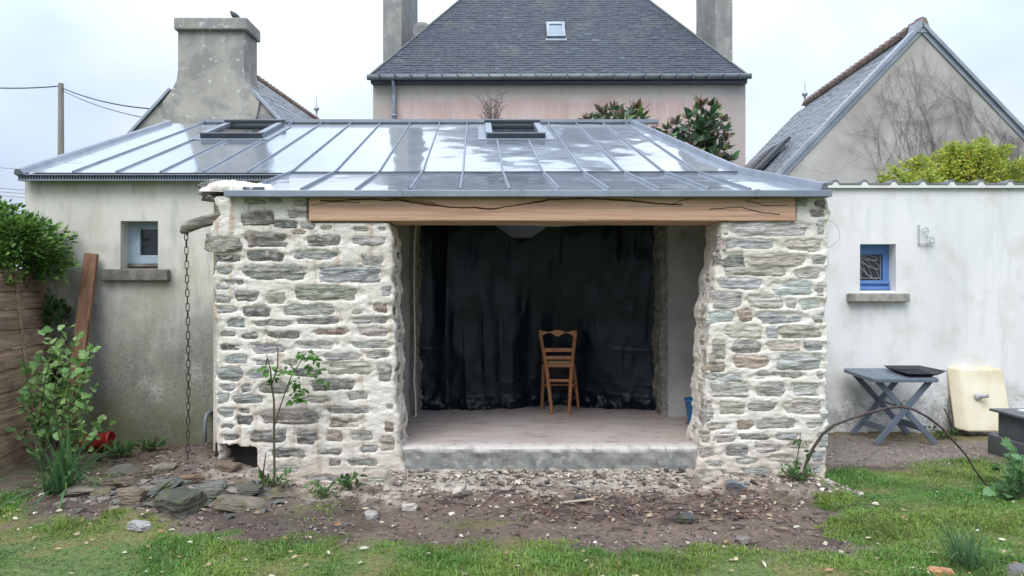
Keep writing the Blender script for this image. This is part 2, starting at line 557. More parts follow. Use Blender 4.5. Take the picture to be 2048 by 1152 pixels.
MT['gable'] = mat('gable_render', [(0.3, (0.36, 0.34, 0.31)), (0.5, (0.44, 0.415, 0.38)), (0.72, (0.50, 0.475, 0.44))], scale=1.3, rough=0.95, bump=0.3, bscale=26, bdist=0.012,
                  layers=[dict(color=(0.26, 0.245, 0.225), scale=1.8, stretch=(1, 1, .6), lo=.5, hi=.68, fac=.5)])
MT['terracotta'] = mat('old_ridge_tile', [(0.3, (0.17, 0.125, 0.108)), (0.6, (0.28, 0.21, 0.18)), (0.8, (0.34, 0.295, 0.265))], scale=4, rough=0.9, bump=0.2)
MT['lead'] = mat('lead_flashing', [(0.3, (0.24, 0.27, 0.31)), (0.7, (0.36, 0.39, 0.43))], scale=3, rough=0.42, metallic=0.4, bump=0.1, bscale=10)
MT['fibre'] = mat('fibre_cement_sheet', [(0.3, (0.13, 0.145, 0.16)), (0.7, (0.22, 0.235, 0.25))], scale=4, rough=0.85, bump=0.15)
MT['granite'] = mat('granite_sill', [(0.3, (0.20, 0.18, 0.155)), (0.5, (0.34, 0.315, 0.28)), (0.75, (0.44, 0.41, 0.37))], scale=12, detail=8, rough=0.9, bump=0.4, bscale=60, bdist=0.008,
                    layers=[dict(color=(0.13, 0.11, 0.09), scale=5, lo=.5, hi=.64, fac=.5)])
MT['old_sill'] = mat('mossy_sill', [(0.3, (0.10, 0.09, 0.075)), (0.55, (0.17, 0.15, 0.125)), (0.75, (0.25, 0.225, 0.19))], scale=9, detail=8, rough=0.92, bump=0.4, bscale=60, bdist=0.008)
MT['blue_paint'] = mat('blue_paint', [(0.3, (0.085, 0.19, 0.44)), (0.7, (0.11, 0.235, 0.51))], scale=4, rough=0.45, bump=0.03)
MT['pale_blue'] = mat('faded_pale_blue_paint', [(0.3, (0.25, 0.33, 0.40)), (0.6, (0.36, 0.44, 0.50)), (0.8, (0.42, 0.47, 0.50))], scale=6, rough=0.7, bump=0.15)
MT['tarp'] = mat('black_plastic_sheet', [(0.3, (0.003, 0.0085, 0.0145)), (0.7, (0.005, 0.0115, 0.0185))], scale=2, rough=0.31, bump=0.14, bscale=9, bstretch=(1.1, 1, .8), bdist=0.03, spec=0.30)
MT['chair'] = mat('orange_brown_varnish', [(0.3, (0.24, 0.095, 0.035)), (0.6, (0.36, 0.155, 0.06)), (0.8, (0.42, 0.20, 0.085))], scale=6, stretch=(4, 4, .6), rough=0.5, bump=0.1)
MT['straw'] = mat('rush_seat', [(0.3, (0.22, 0.15, 0.08)), (0.7, (0.36, 0.27, 0.15))], scale=30, stretch=(1, 6, 1), rough=0.9, bump=0.5, bscale=60)
MT['blue_plastic'] = mat('blue_bucket_plastic', [(0.3, (0.03, 0.14, 0.36)), (0.7, (0.04, 0.18, 0.43))], scale=5, rough=0.4, bump=0.03)
MT['broom_wood'] = mat('broom_wood', [(0.3, (0.24, 0.14, 0.08)), (0.7, (0.36, 0.23, 0.14))], scale=8, rough=0.7, bump=0.1)
MT['cable'] = mat('pale_cable', [(0.3, (0.66, 0.61, 0.52)), (0.7, (0.74, 0.69, 0.60))], scale=5, rough=0.6, bump=0)
MT['stick'] = mat('dry_pale_wood', [(0.3, (0.34, 0.28, 0.21)), (0.7, (0.46, 0.39, 0.30))], scale=9, rough=0.85, bump=0.1)
MT['table'] = mat('grey_table_plastic', [(0.3, (0.105, 0.13, 0.165)), (0.7, (0.135, 0.165, 0.205))], scale=4, rough=0.42, bump=0.05)
MT['black_tray'] = mat('black_tray_plastic', [(0.3, (0.018, 0.02, 0.026)), (0.7, (0.03, 0.034, 0.042))], scale=4, rough=0.35, bump=0.0)
MT['shower'] = mat('yellowed_enamel', [(0.3, (0.56, 0.48, 0.31)), (0.55, (0.70, 0.63, 0.46)), (0.75, (0.76, 0.71, 0.57))], scale=2.5, rough=0.5, bump=0.06,
                   layers=[dict(color=(0.40, 0.32, 0.18), scale=7, lo=.60, hi=.72, fac=.5)])
MT['pvc'] = mat('grey_pvc', [(0.3, (0.42, 0.42, 0.41)), (0.7, (0.55, 0.55, 0.53))], scale=6, rough=0.5, bump=0)
MT['pipe_grey'] = mat('dark_grey_pipe', [(0.3, (0.15, 0.16, 0.18)), (0.7, (0.22, 0.235, 0.26))], scale=6, rough=0.5, bump=0)
MT['slab_dark'] = mat('dark_slate_block', [(0.3, (0.075, 0.08, 0.085)), (0.6, (0.11, 0.117, 0.122)), (0.8, (0.15, 0.155, 0.16))], scale=4, rough=0.6, bump=0.15, bscale=40, layers=[dict(color=(0.04, 0.06, 0.035), scale=4, lo=.2, hi=.6, z=(0.2, 0.02), wob=.08, fac=.6)])
MT['paper'] = mat('white_board', [(0.3, (0.72, 0.74, 0.76)), (0.7, (0.78, 0.79, 0.80))], scale=3, rough=0.5, bump=0)
MT['fence'] = mat('brown_fence_board', [(0.25, (0.15, 0.10, 0.07)), (0.5, (0.29, 0.20, 0.135)), (0.75, (0.42, 0.31, 0.225))], scale=4.5, stretch=(1.5, .5, 7), detail=8, rough=0.9, bump=0.35, bscale=16, bstretch=(1, .5, 7), bdist=0.008, objcolor=True,
                  layers=[dict(color=(0.055, 0.055, 0.04), scale=3.5, lo=.52, hi=.68, fac=.6)])
MT['plank'] = mat('reddish_plank', [(0.25, (0.11, 0.055, 0.03)), (0.5, (0.20, 0.10, 0.055)), (0.75, (0.29, 0.16, 0.09))], scale=5, stretch=(5, 5, .5), detail=7, rough=0.8, bump=0.3, bscale=14, bstretch=(5, 5, .5), bdist=0.006,
                  layers=[dict(color=(0.03, 0.022, 0.017), scale=5, lo=.63, hi=.72, fac=.8)])
MT['old_timber'] = mat('weathered_timber', [(0.25, (0.13, 0.115, 0.095)), (0.5, (0.25, 0.225, 0.19)), (0.75, (0.38, 0.345, 0.295))], scale=6, stretch=(1.2, 1, 8), detail=8, rough=0.92, bump=0.7, bscale=10, bstretch=(1.2, 1, 9), bdist=0.02)
MT['rust_iron'] = mat('rusty_iron', [(0.3, (0.028, 0.022, 0.02)), (0.6, (0.06, 0.042, 0.034)), (0.8, (0.10, 0.06, 0.04))], scale=20, rough=0.8, metallic=0.3, bump=0.2)
MT['white_iron'] = mat('grey_painted_iron', [(0.3, (0.40, 0.41, 0.39)), (0.7, (0.52, 0.53, 0.51))], scale=15, rough=0.6, bump=0.1)
MT['pole'] = mat('concrete_pole', [(0.3, (0.20, 0.18, 0.15)), (0.7, (0.31, 0.285, 0.245))], scale=2, stretch=(3, 3, .5), rough=0.9, bump=0.1)
MT['wire'] = mat('black_wire', [(0.3, (0.03, 0.03, 0.035)), (0.7, (0.05, 0.05, 0.055))], scale=2, rough=0.6, bump=0)
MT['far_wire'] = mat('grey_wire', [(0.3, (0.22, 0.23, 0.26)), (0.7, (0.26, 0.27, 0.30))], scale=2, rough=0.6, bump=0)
MT['bird'] = mat('dark_feathers', [(0.3, (0.02, 0.022, 0.028)), (0.7, (0.045, 0.048, 0.058))], scale=20, rough=0.6, bump=0.1)
MT['dish'] = mat('beige_dish', [(0.3, (0.36, 0.35, 0.32)), (0.7, (0.44, 0.43, 0.40))], scale=3, rough=0.6, bump=0.05)
MT['bark'] = mat('brown_bark', [(0.3, (0.05, 0.038, 0.03)), (0.7, (0.11, 0.085, 0.065))], scale=20, stretch=(1, 1, .3), rough=0.9, bump=0.3)
MT['cane'] = mat('purple_brown_cane', [(0.3, (0.035, 0.022, 0.022)), (0.7, (0.085, 0.055, 0.05))], scale=12, rough=0.75, bump=0.2)
MT['sap_bark'] = mat('green_brown_bark', [(0.3, (0.05, 0.045, 0.025)), (0.7, (0.10, 0.09, 0.05))], scale=15, rough=0.85, bump=0.2)
MT['dry_twig'] = mat('dry_twig', [(0.3, (0.11, 0.085, 0.075)), (0.7, (0.19, 0.15, 0.13))], scale=10, rough=0.9, bump=0)
MT['vine'] = mat('bare_creeper_bark', [(0.3, (0.14, 0.115, 0.115)), (0.7, (0.22, 0.185, 0.18))], scale=5, rough=0.9, bump=0)
MT['leaf'] = mat('leaf', [(0.3, g_(0.75)), (0.7, g_(1.2))], scale=14, rough=0.42, bump=0, attr=True, translucent=0.28)
MT['leaf_soft'] = mat('soft_leaf', [(0.3, g_(0.8)), (0.7, g_(1.15))], scale=14, rough=0.6, bump=0, attr=True, translucent=0.42)
MT['grass'] = mat('grass_blade', [(0.3, g_(0.7)), (0.7, g_(1.25))], scale=1.6, rough=0.5, bump=0, attr=True, translucent=0.35)
MT['ground'] = mat('soil', [(0.25, g_(0.62)), (0.5, g_(0.95)), (0.78, g_(1.35))], scale=20, detail=9, rough=0.95, bump=0.8, bscale=55, bdist=0.02, attr=True)
MT['ground_far'] = mat('far_lawn', [(0.3, (0.045, 0.07, 0.02)), (0.7, (0.075, 0.105, 0.03))], scale=3, rough=0.95, bump=0.3)
MT['pebble'] = mat('pebble', [(0.3, g_(0.75)), (0.7, g_(1.2))], scale=40, rough=0.9, bump=0.2, attr=True)
MT['dead_leaf'] = mat('dead_leaf', [(0.3, g_(0.8)), (0.7, g_(1.2))], scale=30, rough=0.8, bump=0, attr=True, translucent=0.15)
MT['red_plastic'] = mat('red_plastic', [(0.3, (0.26, 0.012, 0.014)), (0.7, (0.36, 0.02, 0.02))], scale=6, rough=0.45, bump=0.05)
MT['brick_lump'] = mat('orange_crumbly_brick', [(0.3, (0.22, 0.085, 0.05)), (0.5, (0.50, 0.25, 0.13)), (0.75, (0.66, 0.42, 0.25))], scale=16, detail=9, rough=0.95, bump=0.8, bscale=50, bdist=0.02)
MT['dead_black'] = mat('near_black_stone', [(0.3, (0.010, 0.010, 0.009)), (0.6, (0.022, 0.022, 0.018)), (0.8, (0.04, 0.042, 0.03))], scale=12, rough=0.9, bump=0.6, bscale=30, bdist=0.02)

# ------------------------------------------------------------------ ground
PIERF = 6.5          # depth of the front face of the stone piers
FLOOR = 0.34


def gz(x, y):
    x = np.asarray(x, float)
    y = np.asarray(y, float)
    z = 0.03 * (fbm(x * 1.1, y * 1.1, 0, 3) - .5) * 2 + 0.02 * (fbm(x * 6, y * 6, 0, 4) - .5) * 2
    berm = sst(y, 5.75, 6.45) * (0.10 + 0.03 * fbm(x * 3, y * 3, 0, 9))
    wx = 0.30 + 0.15 * sst(x, -1.3, -0.85) + .55 * sst(x, 1.3, 1.75) + 0.75 * sst(x, -1.9, -2.4)
    wx = wx * (1 - sst(x, 2.6, 3.0)) * (1 - .85 * sst(x, -2.9, -3.8))
    z = z + berm * wx
    z = z + 0.15 * np.exp(-((x + 2.85) / .45) ** 2 - ((y - 6.95) / .5) ** 2)
    z = z + 0.12 * np.exp(-((x + 2.75) / .7) ** 2 - ((y - 5.85) / .42) ** 2)
    z = z + 0.03 * sst(y, 7.3, 6.2) * sst(x, 2.6, 3.2)
    z = z - 0.02 * sst(y, 7.6, 8.3) * sst(x, 2.6, 3.2)
    return z


def gz1(x, y):
    return float(gz(np.array([x]), np.array([y]))[0])


def lawn_mask(x, y):
    """1 where grass grows"""
    n = (fbm(x * 1.7, y * 1.7, 0, 21, 4) - .5) * 1.7 + (fbm(x * 7, y * 7, 0, 22, 3) - .5) * 1.0
    yb = np.interp(x + (fbm(x * 2.2, y * 3.5, 0, 24, 4) - .5) * 1.1, [-6, -4.2, -3.4, -2.2, -1.5, -0.6, 0.2, 1.0, 1.8, 2.15, 2.5, 2.75, 7], [6.6, 6.15, 5.50, 5.38, 5.28, 5.05, 5.08, 5.02, 4.88, 5.05, 5.9, 7.2, 7.75])
    a = sst(yb - y + n * .42, -.12, .22)
    # bare scar at lower right of the soil, worn strip near the front right
    a = a * (1 - .8 * np.exp(-((x - 2.2) / .55) ** 2 - ((y - 5.0) / .14) ** 2))
    # weeds along the foot of the left pier and a few patches in the soil
    b = .55 * np.exp(-((x + 1.75) / .35) ** 2 - ((y - 6.0) / .38) ** 2) + .6 * np.exp(-((x + .2) / .3) ** 2 - ((y - 5.5) / .13) ** 2) \
        + .5 * np.exp(-((x - 2.75) / .4) ** 2 - ((y - 6.35) / .3) ** 2) + .5 * np.exp(-((x + 4.2) / .6) ** 2 - ((y - 6.7) / .8) ** 2)
    b = b * sst(fbm(x * 6, y * 6, 0, 30, 3), .42, .62)
    return np.clip(a + b, 0, 1)


gx = np.arange(-7.0, 7.6, 0.03)
gy = np.arange(2.6, 9.4, 0.03)
GX, GY = np.meshgrid(gx, gy, indexing='ij')
X, Y = GX.ravel(), GY.ravel()
Z = gz(X, Y)
rough_soil = fbm(X * 14, Y * 14, 0, 40, 3) - .5
lawn = lawn_mask(X, Y)
Z = Z + rough_soil * 0.035 * (1 - lawn)
soil = np.array([0.150, 0.106, 0.082])
soil_dark = np.array([0.078, 0.054, 0.042])
dust = np.array([0.44, 0.365, 0.30])
lawn_c = np.array([0.105, 0.15, 0.042])
gravel_c = np.array([0.19, 0.155, 0.13])
moss_c = np.array([0.14, 0.12, 0.03])
c = soil[None] * np.ones((len(X), 1))
t = sst(fbm(X * 1.5, Y * 2.2, 0, 50), .45, .68)[:, None]
c = c * (1 - t) + soil_dark * t
pinky = sst(fbm(X * 1.0, Y * 1.6, 0, 54), .48, .66)[:, None] * sst(X, .2, 1.2)[:, None]
c = c * (1 - .6 * pinky) + np.array([0.20, 0.145, 0.12]) * .6 * pinky
d = sst(Y + (fbm(X * 3, Y * 3, 0, 51) - .5) * 1.0, 6.0, 6.35) * sst(X, -2.9, -2.5) * (1 - sst(X, 2.75, 3.0))
d = d * (.35 + .65 * sst(fbm(X * 8, Y * 8, 0, 52, 3), .38, .58))
c = c * (1 - d[:, None]) + dust * d[:, None]
dk = np.clip(np.exp(-((X + 3.1) / .9) ** 2 - ((Y - 7.0) / .7) ** 2) + .9 * np.exp(-((X + 2.8) / .8) ** 2 - ((Y - 5.85) / .38) ** 2), 0, 1)[:, None]
c = c * (1 - .75 * dk) + soil_dark * .75 * dk
gr = (sst(X, 2.6, 2.9) * sst(Y + (fbm(X * 2, Y * 2, 0, 53) - .5) * .5, 7.2, 7.6))[:, None]
c = c * (1 - gr) + gravel_c * gr
ms = (gr[:, 0] * sst(Y + (fbm(X * 2.5, Y * 2.5, 0, 55) - .5) * 1.2, 8.5, 8.9))[:, None]
c = c * (1 - .8 * ms) + moss_c * .8 * ms
lw = lawn[:, None]
lcol = lawn_c + (np.array([0.17, 0.15, 0.055]) - lawn_c) * (sst(fbm(X * 3.5, Y * 3.5, 0, 57), .5, .68))[:, None]
c = c * (1 - lw * .9) + lcol * lw * .9
me = np_mesh("ground", np.stack([X, Y, Z], 1), [grid_faces(len(gx), len(gy))], True, c)
obj("ground", me, MT['ground'], kind='structure')
b = MB()
b.add([(-160, -40, -.16), (160, -40, -.16), (160, 260, -.16), (-160, 260, -.16)], [(0, 1, 2, 3)])
b.build("distant_ground", MT['ground_far'], kind='structure')

# ------------------------------------------------------------------ outbuilding: piers of rubble stone
shed = thing("stone_outbuilding", "old stone and render outbuilding with zinc roof and wide open bay", "outbuilding", (0, 8, 0))

SC = {'g': (0.235, 0.245, 0.225), 'b': (0.245, 0.265, 0.28), 'd': (0.13, 0.135, 0.13), 'p': (0.165, 0.145, 0.138),
      'r': (0.25, 0.17, 0.125), 't': (0.30, 0.275, 0.235), 'w': (0.33, 0.32, 0.30)}


def crop(x0, y0, k, rows):
    return [(x0 + a / k, y0 + bb / k, x0 + cc / k, y0 + dd / k, col) for a, bb, cc, dd, col in rows]


LEFT = crop(390, 340, 3.388, [
    (300, 280, 540, 378, 'p'), (620, 270, 765, 322, 't'), (515, 338, 695, 390, 'd'), (705, 360, 815, 398, 'g'), (655, 408, 750, 432, 'r'), (845, 380, 925, 405, 't'),
    (1060, 392, 1185, 418, 'g'), (1240, 390, 1310, 412, 'g'), (315, 425, 645, 522, 'p'), (750, 447, 990, 510, 'd'), (1045, 455, 1290, 508, 'b'), (325, 195, 480, 232, 't'),
    (490, 190, 590, 218, 't'), (685, 205, 760, 245, 't'), (340, 545, 605, 612, 'd'), (640, 545, 985, 605, 'b'), (1115, 585, 1280, 645, 'g'), (115, 655, 255, 712, 'b'),
    (305, 650, 765, 745, 'g'), (805, 655, 1310, 760, 'b'), (170, 748, 340, 775, 'd'), (135, 780, 230, 812, 'b'), (650, 785, 1130, 880, 'g'), (260, 825, 435, 895, 'd'),
    (480, 825, 610, 905, 't'), (1200, 905, 1350, 968, 'r'), (1070, 945, 1140, 975, 't'), (140, 925, 290, 962, 'b'), (315, 930, 520, 990, 'd'), (575, 920, 965, 992, 'g'),
    (130, 850, 240, 895, 'b'), (205, 1005, 345, 1060, 'b'), (385, 1020, 655, 1058, 'g'), (670, 1000, 985, 1045, 'b'), (1050, 990, 1350, 1035, 'g'), (150, 1100, 275, 1130, 'g'),
    (305, 1105, 435, 1145, 'g'), (470, 1095, 715, 1140, 'd'), (805, 1075, 1045, 1115, 'r'), (1095, 1070, 1345, 1125, 't'), (1270, 790, 1350, 850, 'b'), (150, 580, 310, 618, 'd')])
LEFT += crop(390, 660, 3.388, [
    (165, 97, 330, 135, 'd'), (375, 95, 615, 160, 'b'), (660, 85, 970, 130, 'b'), (1035, 80, 1340, 122, 'g'), (200, 172, 355, 220, 'b'), (400, 200, 545, 235, 'g'), (590, 205, 700, 240, 't'),
    (850, 165, 1130, 200, 'b'), (1140, 145, 1315, 190, 'g'), (145, 255, 325, 345, 'b'), (350, 275, 475, 325, 'b'), (880, 225, 1200, 300, 't'), (1240, 230, 1340, 350, 'g'), (650, 270, 840, 315, 'd'),
    (420, 360, 640, 435, 'p'), (780, 340, 1095, 410, 'd'), (155, 365, 270, 415, 'b'), (310, 375, 390, 425, 'b'), (1035, 415, 1170, 470, 'g'), (155, 425, 225, 490, 'b'), (255, 440, 460, 495, 'b'),
    (720, 455, 910, 490, 't'), (150, 525, 265, 600, 'b'), (300, 530, 375, 560, 'd'), (425, 545, 850, 640, 'p'), (870, 525, 1190, 565, 'g'), (1300, 505, 1345, 540, 'g'), (275, 585, 390, 645, 'd'),
    (885, 600, 1160, 658, 'r'), (1285, 630, 1340, 690, 'r'), (170, 640, 265, 670, 'd'), (180, 705, 305, 755, 'd'), (365, 680, 620, 765, 'd'), (675, 685, 835, 780, 'p'), (880, 685, 1005, 760, 'r'),
    (1050, 690, 1215, 745, 'g'), (1250, 725, 1355, 815, 't'), (510, 810, 755, 865, 'd'), (835, 810, 1000, 850, 'g'), (1115, 790, 1235, 830, 'b'), (905, 880, 990, 920, 'd'), (1030, 875, 1240, 920, 'g'),
    (490, 925, 700, 960, 'g'), (720, 985, 1065, 1020, 'g'), (1150, 1010, 1350, 1055, 'b'), (250, 960, 440, 1000, 'p')])
RIGHT = crop(1380, 380, 3.84, [
    (285, 235, 935, 350, 'b'), (245, 245, 285, 345, 'w'), (980, 235, 1058, 345, 'b'), (225, 375, 665, 445, 'b'), (720, 385, 1060, 470, 't'), (200, 485, 435, 610, 'd'), (430, 495, 920, 590, 't'),
    (940, 505, 1055, 570, 'g'), (240, 590, 770, 655, 'g'), (800, 600, 1055, 685, 'g'), (210, 675, 560, 765, 'b'), (620, 695, 960, 810, 'b'), (965, 725, 1060, 820, 't'), (110, 785, 410, 905, 'g'),
    (445, 810, 730, 915, 't'), (740, 845, 815, 910, 'g'), (835, 840, 1065, 915, 'b'), (110, 925, 340, 1020, 'b'), (360, 920, 490, 1015, 'r'), (495, 935, 905, 1025, 'b'), (945, 955, 1060, 1020, 'g'),
    (265, 1040, 560, 1135, 't'), (595, 1055, 675, 1140, 'b'), (675, 1045, 1055, 1135, 't'), (820, 55, 900, 120, 't'), (965, 80, 1040, 140, 'p'), (920, 145, 1085, 210, 'p'), (900, 30, 1050, 48, 'd')])
RIGHT += crop(1380, 680, 3.84, [
    (170, 10, 280, 155, 'g'), (315, 10, 550, 100, 'p'), (570, 15, 850, 75, 't'), (870, 10, 1060, 85, 'b'), (330, 115, 620, 215, 'r'), (660, 108, 1060, 232, 'b'), (150, 165, 270, 245, 'r'),
    (135, 250, 195, 300, 'g'), (200, 265, 415, 325, 'b'), (475, 245, 905, 300, 'g'), (980, 250, 1058, 300, 'g'), (145, 335, 480, 440, 'g'), (500, 340, 750, 440, 'g'), (780, 335, 1050, 430, 'b'),
    (110, 480, 180, 625, 'g'), (225, 480, 435, 575, 't'), (440, 480, 660, 540, 'g'), (715, 460, 1055, 570, 't'), (120, 635, 315, 695, 't'), (350, 620, 505, 700, 'r'), (500, 610, 830, 685, 'g'),
    (890, 625, 1040, 670, 'g'), (1005, 560, 1058, 620, 'b'), (85, 695, 155, 800, 't'), (200, 725, 350, 790, 'g'), (365, 725, 620, 775, 'd'), (660, 720, 830, 765, 'b'), (40, 830, 200, 900, 't'),
    (265, 815, 455, 890, 'd'), (490, 790, 700, 860, 't'), (760, 780, 925, 830, 't'), (985, 715, 1060, 830, 'b'), (135, 930, 260, 975, 'b'), (350, 910, 525, 950, 'g'), (600, 880, 800, 945, 'g'),
    (940, 860, 1055, 930, 'b'), (890, 960, 1055, 1020, 'b'), (75, 1000, 270, 1060, 'p'), (400, 985, 640, 1030, 'g')])


def to_wall(rows):
    out = []
    for x0, y0, x1, y1, col in rows:
        a, e = px(x0, y0, PIERF), px(x1, y1, PIERF)
        out.append(((a.x + e.x) / 2, (a.z + e.z) / 2, (e.x - a.x) / 2, (a.z - e.z) / 2, col))
    return out


def stone_d(a, z, st, sd):
    """<1 inside the stone: an irregular convex polygon with ragged edges"""
    cx, cz, hx, hz = st[:4]
    rr = random.Random(int(sd * 7919 + 13))
    n1 = (fbm(a * 16, z * 22, sd * 1.7, 60, 4, .6) - .5)
    n2 = (fbm(a * 16, z * 30, sd * 2.9 + 9, 61, 4, .6) - .5)
    u = (a - cx) / hx + n1 * .075 / hx
    v = (z - cz) / hz + n2 * .048 / hz
    u = u + v * rr.uniform(-.16, .16)
    asp = hx / hz
    t1, t2 = rr.uniform(-.22, .22), rr.uniform(-.22, .22)
    d = np.maximum(v * rr.uniform(.92, 1.1) + u * t1, -v * rr.uniform(.92, 1.1) + u * t2)
    d = np.maximum(d, u * rr.uniform(.95, 1.08) + v * rr.uniform(-.25, .25) / max(asp * .6, 1))
    d = np.maximum(d, -u * rr.uniform(.95, 1.08) + v * rr.uniform(-.25, .25) / max(asp * .6, 1))
    for su, sv in ((1, 1), (1, -1), (-1, 1), (-1, -1)):
        k = rr.uniform(.50, .64)
        w = rr.uniform(.35, .65)
        d = np.maximum(d, (su * u * k / .56 + sv * v * w) / 1.22)
    return d


def stone_mesh(st, sd, horiz, nrm, base):
    """one schist block: horiz = unit vector along the wall, nrm = outward, base = point of the face at a=0,z=0"""
    cx, cz, hx, hz = st[:4]
    ex, ez = hx * 1.0 + .022, hz * 1.0 + .018
    nu = int(np.clip(2 * ex / .03, 6, 20))
    nv = int(np.clip(2 * ez / .016, 5, 11))
    u = np.linspace(-1, 1, nu)
    v = np.linspace(-1, 1, nv)
    U, V = np.meshgrid(u, v, indexing='ij')
    A, Zc = cx + U * ex, cz + V * ez
    dd = np.maximum(np.abs(U) ** 6, np.abs(V) ** 6)
    lay = fbm(A * 5, Zc * 42, sd * 3.1, 70, 3) - .5
    big = fbm(A * 9, Zc * 14, sd * 2.3, 71, 3) - .5
    lift = (vnoise(sd * 1.37, 3.1, 0, 72) - .5) * .014
    H = -.002 + lift + lay * .036 + big * .030 - dd * .05
    P = np.zeros(A.shape + (3,))
    for k in range(3):
        P[..., k] = base[k] + horiz[k] * A + nrm[k] * H
    P[..., 2] = Zc
    fl = (Vector(horiz).cross(Vector((0, 0, 1))).dot(Vector(nrm)) < 0)
    me_ = np_mesh("stone", P.reshape(-1, 3), [grid_faces(nu, nv, 0, fl)], False)
    return me_


def make_pier(xl, xr, depth, zb, zt, stones, rev_stones, shl, shr, cuts, seed, parent, vis_left, vis_right):
    pier = obj("stone_pier", bpy.data.meshes.new("tmp"), None, parent)
    yf, r = PIERF, .035
    pts = []      # x, y, nx, ny, region
    stp = .0125
    sL = stp if vis_left else .05
    sR = stp if vis_right else .05
    for y in np.arange(yf + depth, yf + r, -sL):
        pts.append((xl, y, -1, 0, 0))
    for a in np.linspace(0, math.pi / 2, 6):
        pts.append((xl + r - r * math.cos(a), yf + r - r * math.sin(a), -math.cos(a), -math.sin(a), 1))
    for x in np.arange(xl + r + stp, xr - r, stp):
        pts.append((x, yf, 0, -1, 1))
    for a in np.linspace(0, math.pi / 2, 6):
        pts.append((xr - r + r * math.sin(a), yf + r - r * math.cos(a), math.sin(a), -math.cos(a), 1 if a < .7 else 2))
    for y in np.arange(yf + r + sR, yf + depth, sR):
        pts.append((xr, y, 1, 0, 2))
    pts = np.array(pts)
    zz = np.arange(zb, zt + .001, .0125)
    n, m_ = len(pts), len(zz)
    x0 = pts[:, 0][:, None] * np.ones((1, m_))
    y0 = pts[:, 1][:, None] * np.ones((1, m_))
    nx = pts[:, 2][:, None] * np.ones((1, m_))
    ny = pts[:, 3][:, None] * np.ones((1, m_))
    rg = pts[:, 4][:, None] * np.ones((1, m_))
    zc = zz[None, :] * np.ones((n, 1))
    wl = np.clip(1 - (x0 - xl) / .30, 0, 1)
    wr = np.clip(1 - (xr - x0) / .30, 0, 1)
    x1 = x0 + shl(zc) * wl + shr(zc) * wr
    h = .017 * (fbm(x1 * 2.6, zc * 12, y0 * 3, 80 + seed, 5, .6) - .5) + .020 * (fbm(x1 * 9, zc * 26, y0 * 9, 90 + seed, 4, .6) - .5)
    # lumpy, chipped arrises
    edge = np.exp(-((x0 - xl) / .05) ** 2) + np.exp(-((x0 - xr) / .05) ** 2)
    h = h + edge * .034 * (fbm(zc * 12, y0 * 9, x0 * 2, 95 + seed, 3) - .5)
    rec = np.zeros_like(h)
    rim = np.zeros_like(h)
    fr = rg == 1
    for k, st in enumerate(stones):
        near = (np.abs(x1 - st[0]) < st[2] + .06) & (np.abs(zc - st[1]) < st[3] + .06) & fr
        if not near.any():
            continue
        dd = stone_d(x1[near], zc[near], st, k + seed * 100)
        rec[near] = np.maximum(rec[near], sst(dd, 1.20, .86))
    for k, st in enumerate(rev_stones):
        near = (np.abs(y0 - st[0]) < st[2] + .08) & (np.abs(zc - st[1]) < st[3] + .08) & ~fr
        if near.any():
            dd = stone_d(y0[near], zc[near], st, k + seed * 100 + 50)
            rec[near] = np.maximum(rec[near], sst(dd, 1.20, .86))
    h = h + .010 * (fbm(x1 * 30, zc * 46, y0 * 30, 88 + seed, 3) - .5) * (1 - rec)
    h = h - rec * .018
    for (cx0, cx1, cz0, cz1, dep) in cuts:
        nn = (fbm(x1 * 14, zc * 14, 0, 99, 3) - .5) * .05
        if dep < .1:
            nn = 0
        inside = (x1 > cx0 + nn) & (x1 < cx1 + nn) & (zc > cz0 + nn) & (zc < cz1 + nn) & (rg > 0)
        h = np.where(inside, -dep, h)
    P = np.stack([x1 + nx * h, y0 + ny * h, zc], -1).reshape(-1, 3)
    fs = [grid_faces(n, m_)]
    me_ = np_mesh("stone_pier", P, fs, True)
    me_.materials.append(MT['mortar'])
    old = pier.data
    pier.data = me_
    bpy.data.meshes.remove(old)
    rr = random.Random(seed)

    def put(st, k, horiz, nrm, base, colr):
        o = obj("stone", stone_mesh(st, k, horiz, nrm, base), MT['stone'], pier)
        j = rr.uniform(.82, 1.25) * (1.2 if vis_right else 1.6)
        gq = sum(colr) / 3
        colr = [(v * .58 + gq * .42) * k_t for v, k_t in zip(colr, (1.10, 1.05, .985))]
        q = [v * j * rr.uniform(.95, 1.05) for v in colr]
        o.color = (q[0], q[1], q[2], 1)
    for k, st in enumerate(stones):
        lo_ = xl + float(shl(np.array(st[1]))) + .012
        hi_ = xr + float(shr(np.array(st[1]))) - .022
        e0, e1 = max(st[0] - st[2], lo_), min(st[0] + st[2], hi_ - .02)
        if e1 - e0 > .03:
            st = ((e0 + e1) / 2, st[1], (e1 - e0) / 2, st[3], st[4])
        put(st, k + seed * 100, (1, 0, 0), (0, -1, 0), (0, yf, 0), SC[st[4]])
    for k, st in enumerate(rev_stones):
        s = 1 if vis_right else -1
        xx = xr if vis_right else xl
        bx = xx + float((shr if vis_right else shl)(np.array(st[1])))
        put(st, k + seed * 100 + 50, (0, 1, 0), (s, 0, 0), (bx, 0, 0), SC[st[4]])
    return pier


def shape(pairs):
    """pixel y -> pixel shift curve turned into metres over z"""
    zs = [CZ - (y - CY) * PIERF / F for y, _ in pairs][::-1]
    vs = [s * PIERF / F for _, s in pairs][::-1]
    return lambda z: np.interp(z, zs, vs) + (fbm(np.asarray(z) * 7, np.asarray(z) * 0, 0, 5, 3) - .5) * .05


